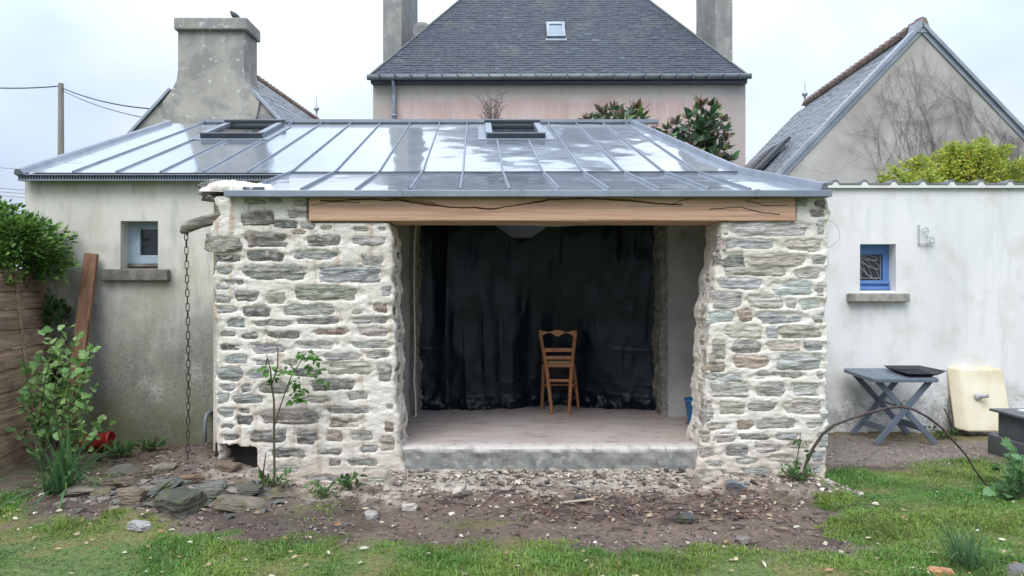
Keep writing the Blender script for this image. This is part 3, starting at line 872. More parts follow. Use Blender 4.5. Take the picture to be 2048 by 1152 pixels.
LXL, LXR = px(430, 0, PIERF).x, px(783, 0, PIERF).x
RXL, RXR = px(1418, 0, PIERF).x, px(1656, 0, PIERF).x
rs = random.Random(5)
rev_l = [(PIERF + rs.uniform(.12, .36), z, rs.uniform(.06, .13), rs.uniform(.03, .05), rs.choice('gbtd')) for z in np.arange(.42, 2.2, .125)]
rev_r = [(PIERF + rs.uniform(.10, .36), z, rs.uniform(.05, .12), rs.uniform(.035, .06), rs.choice('gbttw')) for z in np.arange(.30, 2.2, .14)]
lint_l = px(618, 0, PIERF).x
lint_r = px(1590, 0, PIERF).x
make_pier(LXL, LXR, .50, -.12, 2.56, to_wall(LEFT), rev_l,
          shape([(390, 8), (398, -4), (430, 8), (452, -8), (460, -14), (500, -14), (508, 0), (560, -4), (650, 0), (900, 2), (1000, 2)]),
          shape([(440, -6), (480, 0), (700, 6), (820, 10), (900, 18), (940, 26), (1000, 60)]),
          [(lint_l - .02, 2.3, 2.325, 2.60, .05), (px(436, 0, 6.5).x, px(513, 0, 6.5).x, px(0, 945, 6.5).z, px(0, 892, 6.5).z, .16)], 1, shed, False, True)
make_pier(RXL, RXR, .50, -.12, 2.56, to_wall(RIGHT), rev_r,
          shape([(440, 26), (480, 22), (560, 12), (620, 2), (700, -4), (800, -6), (860, -10), (900, -20), (940, -26), (1000, -34)]),
          shape([(390, -2), (400, 4), (430, 6), (445, 2), (560, 0), (900, -2), (1000, 0)]),
          [(-1, lint_r + .015, 2.325, 2.60, .05)], 2, shed, True, False)

# near-black lining of the hollow at the foot of the left pier
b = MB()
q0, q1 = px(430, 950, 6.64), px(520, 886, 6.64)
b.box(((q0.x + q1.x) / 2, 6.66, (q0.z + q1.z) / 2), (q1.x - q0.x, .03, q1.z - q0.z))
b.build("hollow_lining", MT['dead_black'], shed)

# ------------------------------------------------------------------ walls with openings


def wall_grid(name, x0, x1, z0, z1, y0, y1, holes, m, parent):
    xs = sorted({x0, x1, *[h[0] for h in holes], *[h[1] for h in holes]})
    zs = sorted({z0, z1, *[h[2] for h in holes], *[h[3] for h in holes]})
    solid = {}
    for i in range(len(xs) - 1):
        for j in range(len(zs) - 1):
            cx, cz = (xs[i] + xs[i + 1]) / 2, (zs[j] + zs[j + 1]) / 2
            solid[i, j] = not any(h[0] < cx < h[1] and h[2] < cz < h[3] for h in holes)
    b = MB()
    for (i, j), s in solid.items():
        if not s:
            continue
        a, c2, e, f = xs[i], xs[i + 1], zs[j], zs[j + 1]
        b.add([(a, y0, e), (c2, y0, e), (c2, y0, f), (a, y0, f)], [(0, 1, 2, 3)])
        b.add([(a, y1, e), (c2, y1, e), (c2, y1, f), (a, y1, f)], [(3, 2, 1, 0)])
        if not solid.get((i - 1, j), False):
            b.add([(a, y0, e), (a, y0, f), (a, y1, f), (a, y1, e)], [(0, 1, 2, 3)])
        if not solid.get((i + 1, j), False):
            b.add([(c2, y0, e), (c2, y1, e), (c2, y1, f), (c2, y0, f)], [(0, 1, 2, 3)])
        if not solid.get((i, j - 1), False):
            b.add([(a, y0, e), (a, y1, e), (c2, y1, e), (c2, y0, e)], [(0, 1, 2, 3)])
        if not solid.get((i, j + 1), False):
            b.add([(a, y0, f), (c2, y0, f), (c2, y1, f), (a, y1, f)], [(0, 1, 2, 3)])
    me_ = bpy.data.meshes.new(name)
    me_.from_pydata([tuple(v) for v in b.v], [], b.f)
    me_.update()
    return obj(name, me_, m, parent)


WY = 8.12
wxl = px(50, 0, WY).x
hx0, hx1 = px(241, 0, WY).x, px(316, 0, WY).x
hz0, hz1 = px(0, 541, WY).z, px(0, 442, WY).z
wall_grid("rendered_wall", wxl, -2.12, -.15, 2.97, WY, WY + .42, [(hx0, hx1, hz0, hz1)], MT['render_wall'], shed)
# the old back wall of the bay, broken through
bx0, bx1 = px(826, 0, WY).x, px(1328, 0, WY).x
wall_grid("inner_wall", -2.12, 2.75, .0, 3.0, WY + .01, WY + .43, [(bx0, bx1, FLOOR - .06, 2.62)], MT['cement'], shed)


def jagged(xc, side, seed):
    """broken edge of the opening: a lumpy strip of torn masonry"""
    n, m_ = 14, 190
    zs = np.linspace(FLOOR - .02, 2.62, m_)
    V = []
    for i in range(n):
        u = i / (n - 1)
        yy = WY - .012 + u * .44
        base = (fbm(zs * 5, u * 3, 0, seed, 4, .6) - .35) * .085
        fine = (fbm(zs * 24, u * 9, 0, seed + 5, 3) - .5) * .05
        xx = xc - side * (base + fine + .02)
        if i == 0:
            xx = xc + side * (.025 + fine)
        V.append(np.stack([xx, np.full(m_, yy) + fine * .4, zs], 1))
    me_ = np_mesh("broken_edge", np.concatenate(V), [grid_faces(n, m_, 0, side < 0)], False)
    return obj("broken_edge", me_, MT['rough_wall'], shed)


jagged(bx0, -1, 201)
jagged(bx1, 1, 205)
# two round plaster patches high on the right stub
for xx in (1323, 1366):
    p = px(xx, 469, WY + .006)
    b = MB()
    b.lathe(p, [(.0, 0), (.045, 0), (.05, .006), (.045, .01), (0, .012)], 18, (0, -1, 0))
    b.build("plaster_patch", MT['granite'], shed)

# side walls of the bay and end/back walls of the old building
for x0, x1, nm in ((-2.56, -2.10, 'side_wall'), (2.28, 2.70, 'side_wall')):
    b = MB()
    b.box(((x0 + x1) / 2, (PIERF + .49 + WY) / 2, 1.30), (x1 - x0, WY - PIERF - .49, 2.6))
    b.build(nm, MT['cement'], shed)
b = MB()
b.box((wxl + .2, (WY + .42 + 12.0) / 2, 1.6), (.40, 12.0 - WY - .42, 3.2))
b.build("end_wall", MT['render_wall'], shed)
b = MB()
b.box((2.02, (WY + .43 + 12.0) / 2, 1.5), (.40, 12.0 - WY - .43, 3.0))
b.build("end_wall", MT['cement'], shed)
b = MB()
b.box((-1.6, 12.1, 2.1), (7.9, .25, 4.3))
b.build("rear_wall", MT['inner'], shed)
b = MB()
b.box((-1.6, (9.31 + 11.97) / 2, .33), (7.0, 11.97 - 9.31, .02))
b.build("back_room_floor", MT['floor'], shed)

# floor slab and concrete step
b = MB()
b.box(((LXR + RXL) / 2 + .1, (PIERF + .12 + 9.3) / 2, FLOOR - .10), (4.2, 9.3 - PIERF - .12, .2))
b.build("floor_slab", MT['floor'], shed)
sx0, sx1 = LXR - .05, RXL + .08
nxs, nzs = 160, 30
gxs = np.linspace(sx0, sx1, nxs)
prof = [(0.24, -.10), (.12, .02), (.055, .10), (.045, .135), (.03, .145), (.03, .20), (.03, .26), (.03, .30), (.034, .325), (.05, .338), (.10, .346), (.30, .344), (.31, .30)]
prof = [(PIERF + .02 - a + .03, z) for a, z in [(.16, -.1), (.10, .06), (.075, .12), (.0, .14), (0, .18), (0, .24), (0, .29), (-.004, .325), (-.02, .338), (-.07, .346), (-.14, .344), (-.19, .342)]]
V = []
for y, z in prof:
    nn = (fbm(gxs * 13, z * 31, y * 9, 301, 4) - .5)
    n2 = (fbm(gxs * 3, z * 8, y * 3, 302, 3) - .5)
    V.append(np.stack([gxs, y + nn * .034 + n2 * .03 - 0 * gxs, z + nn * .008 + (n2 * .03 if z < .13 else 0)], 1))
me = np_mesh("doorstep", np.concatenate(V), [grid_faces(len(prof), nxs, 0, True)], False)
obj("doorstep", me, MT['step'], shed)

# sandy mortar footing that runs out below the step
prof = [(6.545, .13), (6.52, .155), (6.47, .145), (6.40, .12), (6.33, .105), (6.27, .075), (6.22, .03), (6.18, -.06)]
gx2 = np.linspace(sx0 + .02, sx1 + .02, 190)
V = []
for y, z in prof:
    nn = (fbm(gx2 * 16, z * 30, y * 16, 305, 4, .6) - .5)
    n2 = (fbm(gx2 * 2.6, z * 6, y * 3, 306, 3) - .5)
    V.append(np.stack([gx2, y + nn * .07 + n2 * .10 * (y < 6.5), z + nn * .05 + n2 * .05 * (y < 6.5)], 1))
me = np_mesh("footing", np.concatenate(V), [grid_faces(len(prof), 190, 0, False)], False)
obj("footing", me, MT['footing'], shed)

# lintel: sawn oak beam with drying checks cut into its face
lz0, lz1 = px(0, 442, 6.47).z, px(0, 391, 6.47).z
cr = [[(640, 402), (740, 399), (800, 401), (850, 409), (905, 414), (960, 417), (985, 418), (1010, 413), (1050, 408), (1068, 404), (1100, 399), (1180, 396), (1260, 401), (1310, 407), (1365, 409)],
      [(700, 396), (760, 394), (830, 402), (870, 407)], [(1340, 408), (1362, 400), (1385, 398)], [(1420, 418), (1480, 414), (1520, 424), (1560, 428)],
      [(622, 410), (660, 404), (720, 405)], [(1490, 400), (1530, 410), (1575, 411)]]
nxl, nzl = 560, 84
lx = np.linspace(lint_l, lint_r, nxl)
lz = np.linspace(lz0, lz1, nzl)
LX, LZ = np.meshgrid(lx, lz, indexing='ij')
D = np.zeros_like(LX)
for ci, line in enumerate(cr):
    xs = [px(a, 0, 6.47).x for a, _ in line]
    zs = [px(0, bb, 6.47).z for _, bb in line]
    zl = np.interp(lx, xs, zs, left=99, right=99) + (fbm(lx * 9, 0 * lx, 0, 311 + ci, 3) - .5) * .016
    wv = (.0034 if ci == 0 else .0014) * (.5 + 1.2 * fbm(lx * 4, 0 * lx, 0, 320 + ci, 2))
    D = np.maximum(D, np.exp(-((LZ - zl[:, None]) / wv[:, None]) ** 2) * (1.0 if ci == 0 else .8))
ed = np.minimum(np.minimum(LX - lint_l, lint_r - LX), np.minimum(LZ - lz0, lz1 - LZ))
LYf = 6.470 + D * .06 + (fbm(LX * 2, LZ * 30, 0, 330, 3) - .5) * .004 + np.exp(-ed / .006) * .008 + (ed < .0008) * .075 + .010 * (fbm(LX * 1.2, LZ * 22, 0, 333, 4) - .5)
V = np.stack([LX, LYf, LZ], -1).reshape(-1, 3)
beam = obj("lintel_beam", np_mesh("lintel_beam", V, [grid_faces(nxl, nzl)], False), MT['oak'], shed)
b = MB()
b.box(((lint_l + lint_r) / 2, 6.74, (lz0 + lz1) / 2), (lint_r - lint_l - .002, .38, lz1 - lz0 - .002))
b.build("beam_body", MT['oak'], beam)

# ------------------------------------------------------------------ zinc roof
RB, ZB = 8.0, 3.0                       # bend line of the roof
RR = 11.87
SL = 0.36
RG, ZG = 6.50, 2.618
SHIFT = -0.0494
roof = obj("zinc_roof", bpy.data.meshes.new("roof_seed"), None, shed)
_b = MB()
_b.box((-1.3, RR + .03, ZB + SL * (RR - RB) + .03), (7.3, .16, .05))
_m = _b.mesh("zinc_roof")
_m.materials.append(MT['zinc_dull'])
_b2 = roof.data
roof.data = _m
bpy.data.meshes.remove(_b2)


def rpt(xb, y, lift=0.0):
    """point on the roof plane: xb = x at the bend line"""
    if y >= RB:
        z = ZB + SL * (y - RB)
    else:
        z = ZB - (ZB - ZG) * (RB - y) / (RB - RG)
    return Vector((xb + SHIFT * (y - RB), y, z + lift))


bends = [40, 146, 233, 321, 408, 496, 583, 670, 758, 845, 926, 1006, 1086, 1166, 1248, 1328, 1394, 1478]
XB = [px(a, 0, RB).x for a in bends]


def right_edge(y):
    """x of the right verge (it closes in towards the ridge)"""
    if y >= RB:
        return XB[-1] + (px(1262, 0, RR).x - XB[-1]) * (y - RB) / (RR - RB)
    return XB[-1] + (2.73 - XB[-1]) * (RB - y) / (RB - 6.42)


def pan(i, lower):
    y0, y1 = (RG - .05, RB + .02) if lower else (RB - .03, RR)
    nu, nv = 9, 26 if lower else 60
    V = np.zeros((nu, nv, 3))
    ys = np.linspace(y0, y1, nv)
    for a in range(nu):
        u = a / (nu - 1)
        for c2 in range(nv):
            y = ys[c2]
            xl_, xr_ = XB[i] + SHIFT * (y - RB), XB[i + 1] + SHIFT * (y - RB)
            if i == 0 and lower is False:
                pass
            if i + 1 == len(XB) - 1:
                xr_ = right_edge(y)
            x = xl_ + (xr_ - xl_) * u
            p = rpt(0, y, -.004 if lower else 0.0)
            V[a, c2] = (x, y, p.z)
    U = np.linspace(0, 1, nu)[:, None]
    yy = ys[None, :]
    sd = 400 + i * 3 + (1 if lower else 0)
    w = np.sin(math.pi * U) ** .5
    right = float(sst((XB[i] + XB[i + 1]) / 2, -2.2, -0.3))
    amp = (.0010 + .0125 * right)
    und = (fbm(yy * 1.55 + sd * 3.3, U * .9, 0, sd, 3, .5) - .5) * 2 * amp * w + (fbm(yy * 7, U * 2.0, sd, sd + 1, 2) - .5) * .0022 * w * (.4 + right)
    V[..., 2] += und
    me_ = np_mesh("zinc_pan", V.reshape(-1, 3), [grid_faces(nu, nv)], True)
    return obj("zinc_pan", me_, MT['zinc'], roof)


for i in range(len(XB) - 1):
    pan(i, False)
LOW0 = 6                                # the lower slope starts at this seam
for i in range(LOW0, len(XB) - 1):
    pan(i, True)


def roll(p0, p1, w=.019, h=.020):
    b = MB()
    p0, p1 = Vector(p0), Vector(p1)
    d = (p1 - p0).normalized()
    s = d.cross(Vector((0, 0, 1))).normalized()
    up = s.cross(d)
    sec = [(-w * .75, -.01), (-w * .42, h * .75), (-w * .3, h), (w * .3, h), (w * .42, h * .75), (w * .75, -.01)]
    vs = [p0 + s * a + up * c2 for a, c2 in sec] + [p1 + s * a + up * c2 for a, c2 in sec]
    n = len(sec)
    fs = [(k, k + 1, k + 1 + n, k + n) for k in range(n - 1)] + [tuple(range(n))[::-1], tuple(range(n, 2 * n))]
    b.add(vs, fs)
    return b


SK1 = (px(404, 0, 10.28).x, px(521, 0, 10.28).x)
SK2 = (px(977, 0, 10.28).x, px(1087, 0, 10.28).x)
for i in range(1, len(XB) - 1):
    xs = XB[i]
    top = RR - .03
    xm = xs + SHIFT * (10.3 - RB)
    if SK1[0] - .02 < xm < SK1[1] + .02 or SK2[0] - .02 < xm < SK2[1] + .02:
        top = 10.20
    roll(rpt(xs, RB + .0), rpt(xs, top)).build("roof_seam", MT['zinc_dull'], roof)
    if top > 11:
        b = MB()
        b.box(rpt(xs, top, .03), (.058, .06, .036))
        b.build("seam_cap", MT['zinc_dull'], roof)
    if i >= LOW0:
        roll(rpt(xs, RG - .05), rpt(xs, RB + .03)).build("roof_seam", MT['zinc_dull'], roof)
# drip edges: the transverse step at the bend and the verges
b = MB()
b.bar(rpt(XB[LOW0], RB - .02, -.004), rpt(XB[-1], RB - .02, .002), .034, .026)
b.build("roof_step", MT['zinc_dark'], roof)
vb = roll(rpt(XB[0] + .02, RB - .06, 0), rpt(XB[0] + .02, RR, 0), .075, .045)
vb.build("verge_strip", MT['zinc_dull'], roof)
for y0, y1 in ((RG - .05, RB), (RB, RR)):
    p0 = Vector((right_edge(y0), y0, rpt(0, y0).z))
    p1 = Vector((right_edge(y1), y1, rpt(0, y1).z))
    roll(p0, p1, .055, .06).build("verge_strip", MT['zinc_dull'], roof)
# roof sides / underside so that the roof is a solid thing
b = MB()
lo = [(XB[0] + .02, RB, ZB - .03), (XB[0] - .17, RR, ZB + SL * (RR - RB) - .03), (right_edge(RR), RR, ZB + SL * (RR - RB) - .03), (right_edge(RB), RB, ZB - .03)]
hole = []
# rafters visible through the gap are not needed; boarded soffit split around the skylights
bands = [(RB, 10.32), (10.32, 11.40), (11.40, RR)]
for y0, y1 in bands:
    segs = [(XB[0] + .02, right_edge(y0) - .02)]
    if y0 == 10.32:
        segs = [(XB[0] + .02, SK1[0]), (SK1[1], SK2[0]), (SK2[1], right_edge(y1))]
    for a, c2 in segs:
        z0, z1 = ZB + SL * (y0 - RB) - .05, ZB + SL * (y1 - RB) - .05
        b.add([(a, y0, z0), (c2, y0, z0), (c2, y1, z1), (a, y1, z1)], [(3, 2, 1, 0)])
z0 = ZG - .05
b.add([(-2.36, RG + .1, ZG - .03), (2.55, RG + .1, ZG - .03), (2.45, RB, ZB - .055), (-2.30, RB, ZB - .055)], [(3, 2, 1, 0)])
b.build("roof_boarding", MT['old_timber'], roof)
# left eave: gutter strip with its ventilation comb
ex0, ex1 = XB[0] - .01, XB[LOW0] + .05
b = MB()
b.box(((ex0 + ex1) / 2, RB + .03, ZB - .052), (ex1 - ex0, .05, .075))
b.build("eave_fascia", MT['zinc_dark'], roof)
b = MB()
b.box(((ex0 + ex1) / 2, RB - .028, ZB - .028), (ex1 - ex0 + .03, .03, .014))
b.box(((ex0 + ex1) / 2, RB - .0, ZB - .085), (ex1 - ex0, .05, .012))
k = 0
xx = ex0
while xx < ex1:
    b.box((xx, RB - .002, ZB - .055), (.014, .012, .048))
    xx += .03
b.build("eave_comb", MT['zinc_dull'], roof)
b = MB()
b.add([(ex0 - .02, RB - .05, ZB + .02), (ex0 - .02, RB - .05, ZB - .02), (ex0 + .05, RB + .02, ZB - .10), (ex0 + .05, RB + .1, ZB + .02)], [(0, 1, 2, 3)])
b.build("eave_end", MT['zinc_dull'], roof)
# front gutter: three lengths of square box gutter with joint straps
g_x = [447, 800, 1043, 1275, 1516, 1665]
gu0, gu1 = px(0, 393, 6.38).z, px(0, 380, 6.38).z
for a, c2 in zip(g_x[:-1], g_x[1:]):
    xa, xc = px(a, 0, 6.38).x, px(c2, 0, 6.38).x
    b = MB()
    b.box(((xa + xc) / 2, 6.435, (gu0 + gu1) / 2), (xc - xa - .002, .11, gu1 - gu0))
    b.build("box_gutter", MT['zinc_dull'], roof, bevel=.004)
for a in g_x[1:-1]:
    b = MB()
    b.box((px(a, 0, 6.38).x, 6.433, (gu0 + gu1) / 2 + .002), (.035, .122, gu1 - gu0 + .004))
    b.build("gutter_strap", MT['zinc_dull'], roof)


def skylight(x0, x1, name="skylight"):
    y0, y1 = 10.30, 11.44
    nrm = Vector((0, -SL, 1)).normalized()
    al = Vector((SHIFT, 1, SL)).normalized()
    ln = (y1 - y0) / al.y
    o = Vector((x0, y0, ZB + SL * (y0 - RB)))
    w = x1 - x0

    def bx(b, a0, a1, s0, s1, h0, h1):
        pts = []
        for h in (h0, h1):
            for s in (s0, s1):
                for a in (a0, a1):
                    pts.append(o + Vector((a, 0, 0)) + al * s + nrm * h)
        b.add(pts, [(0, 1, 3, 2), (4, 6, 7, 5), (0, 4, 5, 1), (2, 3, 7, 6), (0, 2, 6, 4), (1, 5, 7, 3)])
    b = MB()
    bx(b, -.03, .055, 0, ln, -.04, .06)
    bx(b, w - .055, w + .03, 0, ln, -.04, .06)
    bx(b, .055, w - .055, 0, .075, -.04, .06)
    bx(b, .055, w - .055, ln - .075, ln, -.04, .06)
    sk = b.build(name, MT['zinc_dull'], roof)
    b = MB()
    bx(b, -.045, w + .045, ln - .085, ln + .045, .062, .118)
    b.build("hood", MT['skylight'], sk, bevel=.006)
    b = MB()
    bx(b, -.02, w + .02, -.03, .055, .012, .082)
    b.build("lower_cover", MT['skylight'], sk, bevel=.005)
    for s in (-.035, w - .055):
        b = MB()
        bx(b, s, s + .09, .058, ln - .088, .062, .082)
        b.build("side_cover", MT['zinc_dull'], sk)
    b = MB()
    bx(b, .056, w - .056, .07, ln - .07, .034, .044)
    b.build("pane", MT['window_glass'], sk)
    b = MB()
    bx(b, -.14, w + .14, -.14, -.032, .002, .012)
    bx(b, -.14, -.032, -.03, ln, .002, .012)
    bx(b, w + .032, w + .14, -.03, ln, .002, .012)
    b.build("apron", MT['zinc_dull'], sk)


skylight(*SK1)
skylight(*SK2)

# pale mortar haunch with a dark bar for its slot, and the corbel stones of the left shoulder
b = MB()
n, m_ = 60, 14
V = []
c0, c1 = px(404, 0, 6.55).x, px(548, 0, 6.55).x
xs = np.linspace(c0, c1, n)
for j in range(m_):
    a = math.pi * j / (m_ - 1)
    hh = np.interp(xs, [c0, c0 + .08, c0 + .25, c0 + .45, c1 - .05, c1], [.04, .10, .115, .09, .075, .005])
    nn = (fbm(xs * 9, a * 3, 0, 340, 5, .6) - .5) * .075
    V.append(np.stack([xs, 6.66 - np.cos(a) * (.145 + nn), 2.60 + np.sin(a) ** .7 * (hh + nn * .7)], 1))
me = np_mesh("mortar_haunch", np.concatenate(V), [grid_faces(m_, n, 0, False)], True)
obj("mortar_haunch", me, MT['mortar'], shed)
b = MB()
p = px(506, 376, 6.50)
b.box((p.x, 6.53, p.z), (.18, .05, .022))
b.build("slot_shade_bar", MT['zinc_dark'], shed)  # solid dark bar standing in for the shade of an open slot


def rock_mesh(w, d, h, seed, n=7, power=3.2, rough=.10):
    """angular broken stone: a block cut by random planes, its faces roughened"""
    t_ = np.linspace(-1, 1, n)
    V, Fc, off = [], [], 0
    for ax in range(3):
        for s in (-1, 1):
            A, B2 = np.meshgrid(t_, t_, indexing='ij')
            P = np.zeros((n, n, 3))
            P[..., ax] = s
            P[..., (ax + 1) % 3] = A
            P[..., (ax + 2) % 3] = B2
            V.append(P.reshape(-1, 3))
            Fc.append(grid_faces(n, n, off, s < 0))
            off += n * n
    V = np.concatenate(V)
    V = V / np.linalg.norm(V, axis=1, keepdims=True)
    r2 = np.random.RandomState(int(seed * 101) % 99991)
    pl = [np.array(v, float) for v in ((1, 0, 0), (-1, 0, 0), (0, 1, 0), (0, -1, 0), (0, 0, 1), (0, 0, -1))]
    pl = [p_ + r2.normal(size=3) * .22 for p_ in pl]
    cs = [r2.uniform(.82, 1.0) for _ in pl]
    for _ in range(int(4 + max(0, 5 - power) * 2)):
        v = r2.normal(size=3)
        pl.append(v / np.linalg.norm(v))
        cs.append(r2.uniform(.85, 1.12))
    rad = np.full(len(V), 9.0)
    for p_, c_ in zip(pl, cs):
        p_ = p_ / np.linalg.norm(p_)
        dt = V @ p_
        rad = np.minimum(rad, np.where(dt > .02, c_ / np.maximum(dt, .02), 9))
    rad = np.minimum(rad, 1.55)
    V = V * rad[:, None]
    q = V * 1.6 + seed * 3.17
    V = V * (1 + rough * (fbm(q[:, 0] * 1.6, q[:, 1] * 1.6, q[:, 2] * 3, int(seed * 13) % 997, 3) - .5) * 1.6)[:, None]
    V = V * np.array([w / 2, d / 2, h / 2]) * .98
    me_ = np_mesh("rock", V, Fc, False)
    import bmesh
    bm = bmesh.new()
    bm.from_mesh(me_)
    bmesh.ops.remove_doubles(bm, verts=bm.verts, dist=1e-5)
    bmesh.ops.recalc_face_normals(bm, faces=bm.faces)
    bm.to_mesh(me_)
    bm.free()
    return me_


def rock(name, loc, size, rot, colr, seed, m='rock', parent=None, **k):
    me_ = rock_mesh(*size, seed, **k)
    o = obj(name, me_, MT[m], None)
    if parent is None:
        o.location = loc
        o.rotation_euler = rot
    else:
        M_ = Matrix.Translation(loc) @ Euler(rot).to_matrix().to_4x4()
        me_.transform(M_)
        o.parent = parent
        o.matrix_parent_inverse = parent_world(parent).inverted()
    o.color = tuple(colr) + (1,)
    return o


for (xa, ya, xc, yc, Yd, dp, colr, sd) in [(403, 458, 480, 506, 6.52, .22, (.26, .24, .20), 1.3), (396, 375, 436, 390, 6.56, .2, (.29, .26, .22), 2.1), (403, 362, 462, 380, 6.62, .22, (.21, .21, .20), 3.7),
                                          (400, 391, 432, 402, 6.56, .2, (.2, .2, .19), 4.2), (430, 505, 470, 520, 6.54, .15, (.12, .13, .12), 5.5)]:
    p0, p1 = px(xa, ya, Yd), px(xc, yc, Yd)
    rock("stone", ((p0.x + p1.x) / 2, Yd + dp / 2 - .04, (p0.z + p1.z) / 2), (p1.x - p0.x, dp, p0.z - p1.z), (0, 0, 0), colr, sd, 'stone', shed, n=11, power=5, rough=.16)

# old timber stub reaching out of the wall, its chain
tb0, tb1 = px(366, 456, 6.42), px(462, 432, 6.62)
n, m_ = 9, 16
V = []
dv = (tb1 - tb0)
for i in range(n):
    u = i / (n - 1)
    for k in range(m_):
        a = 2 * math.pi * k / m_
        sq = (abs(math.cos(a)) ** 4 + abs(math.sin(a)) ** 4) ** -.25
        taper = 1 - .25 * u
        nn = float(fbm(k * .9, u * 4, 0, 350, 3)) - .5
        rr_ = .058 * taper * (1 + nn * .5) * (0.75 if i in (0, n - 1) else 1)
        q = tb0 + dv * u + Vector((0, 0, .012 * math.sin(u * 3)))
        V.append(q + Vector((.25 * math.sin(a), 1.1 * math.cos(a), 1.0 * math.sin(a))) * rr_ * sq)
fs = []
for i in range(n - 1):
    for k in range(m_):
        fs.append((i * m_ + k, i * m_ + (k + 1) % m_, (i + 1) * m_ + (k + 1) % m_, (i + 1) * m_ + k))
fs += [tuple(range(m_)), tuple(range((n - 1) * m_, n * m_))[::-1]]
MB().add(V, fs).build("timber_stub", MT['old_timber'], shed)

ch_top = px(374, 466, 6.44)
chain = thing("hanging_chain", "long rusty iron chain hanging from the weathered timber stub", "chain", (ch_top.x, ch_top.y, .2))
link_b = MB()
LR, LH, WRd = .0135, .022, .0042
pts = []
for k in range(20):
    a = 2 * math.pi * k / 20
    pts.append((LR * math.cos(a), 0, math.sin(a) * LR + (LH if math.sin(a) > 0 else -LH)))
link_b.tube(pts + [pts[0]], WRd, 6, False)
lm = link_b.mesh("chain_link", True)
lm.materials.append(MT['rust_iron'])
zz_ = ch_top.z - .03
kk = 0
pitch = 2 * (LR + LH) - 2 * WRd - .001
while zz_ > .24:
    o = bpy.data.objects.new("chain_link", lm)
    COL.objects.link(o)
    o.parent = chain
    sway = .012 * math.sin(zz_ * 1.7)
    o.location = (sway, .0, zz_ - .2)
    o.rotation_euler = (0, 0, math.radians(20 + 90 * (kk % 2) + R.uniform(-12, 12)))
    zz_ -= pitch
    kk += 1
b = MB()
b.tube([px(367, 462, 6.42), px(362, 459, 6.42), px(360, 463, 6.42), px(364, 467, 6.42), px(370, 466, 6.42)], .005, 6)
b.tube([ch_top + Vector((0, 0, .06)), ch_top + Vector((0, 0, -.02))], .012, 6)
b.build("hook", MT['rust_iron'], chain)

# ------------------------------------------------------------------ left window
fy = WY + .20
wn_ = MB()
x0, x1, z0, z1 = hx0 - .02, hx1 + .02, hz0 + .045, hz1 + .02
for (a, c2, e, f_) in ((x0, x0 + .15, z0, z1), (x1 - .05, x1, z0, z1), (x0 + .15, x1 - .05, z0, z0 + .13), (x0 + .15, x1 - .05, z1 - .10, z1)):
    wn_.box(((a + c2) / 2, fy, (e + f_) / 2), (c2 - a, .06, f_ - e))
win = wn_.build("window", MT['pale_blue'], shed, bevel=.004)
b = MB()
b.box(((x0 + .15 + x1 - .05) / 2, fy + .01, (z0 + .13 + z1 - .10) / 2), (x1 - x0 - .2, .008, z1 - z0 - .23))
b.build("pane", MT['dark_glass'], win)
b = MB()
b.box(((x0 + x1) / 2, fy - .035, z0 + .02), (x1 - x0 - .02, .04, .035))
b.build("weather_bar", MT['old_sill'], win)
s0, s1 = px(204, 0, WY - .05).x, px(337, 0, WY - .05).x
b = MB()
b.box(((s0 + s1) / 2, WY - .01, px(0, 550, WY - .05).z), (s1 - s0, .14, .128))
b.build("window_sill", MT['old_sill'], shed, bevel=.012)
b = MB()
b.box(((hx0 + hx1) / 2, WY + .12, hz0 + .014), (hx1 - hx0 - .004, .22, .028))
b.build("inner_sill", MT['old_sill'], shed)

# ------------------------------------------------------------------ things inside the bay
# black plastic sheet
tx0, tx1 = bx0 - .02, bx1 + .02
nt_, mt_ = 180, 130
U, V_ = np.meshgrid(np.linspace(0, 1, nt_), np.linspace(0, 1, mt_), indexing='ij')
TX = tx0 + (tx1 - tx0) * U
ztop = 2.60 - .30 * np.exp(-((TX - px(1040, 0, 8.5).x) / .26) ** 2) * 1.0
sag = px(0, 487, 8.55).z
ztop = np.where(True, 2.64 - (2.64 - sag) * np.clip(1 - np.abs(TX - px(1043, 0, 8.55).x) / .46, 0, 1) ** .75, 0)
TZ = FLOOR + .006 + (ztop - FLOOR - .006) * V_
cen = np.exp(-((TX - .57) / .55) ** 2)
TY = 8.50 + .34 * cen * (.35 + .65 * (1 - V_))
fold = (fbm(TX * 3.4 + (1 - V_) * .35, V_ * .55, 0, 360, 3) - .5) * .12 * (.30 + .70 * V_) + (fbm(TX * 1.6 + TZ * .5, TZ * .9, 0, 364, 2) - .5) * .08
fold += np.sin((TX - .1) * 13 * (1 + .9 * (1 - V_))) * .012 * np.exp(-((TX - .1) / .7) ** 2)
crs = (np.abs(fbm(TX * 4, TZ * 2.2, 0, 361, 2) - .5)) * .05
gridx = .0
for cxp in (890, 930, 968, 1010, 1050, 1195, 1245):
    cc = px(cxp, 0, 8.5).x
    gridx = gridx + np.exp(-((TX - cc - .03 * (TZ - 1.2) ** 2) / .012) ** 2) * .010 * sst(fbm(TX * 2, TZ * 2.2, cxp, 366, 2), .40, .62)
for czp in (698, 766, 790):
    cc = px(0, czp, 8.5).z
    gridx = gridx + np.exp(-((TZ - cc - .03 * np.sin(TX * 3)) / .011) ** 2) * .009 * sst(fbm(TX * 2.2, TZ * 2, czp, 367, 2), .44, .64)
bot = np.exp(-(TZ - FLOOR) / .10) * (fbm(TX * 9, TZ * 9, 0, 362, 3) - .6) * .22
TY = TY + fold + crs - gridx + bot
TZ = TZ + np.exp(-(TZ - FLOOR) / .05) * (fbm(TX * 12, TX * 0, 0, 363, 2)) * .012
TY = np.minimum(TY, 9.2)
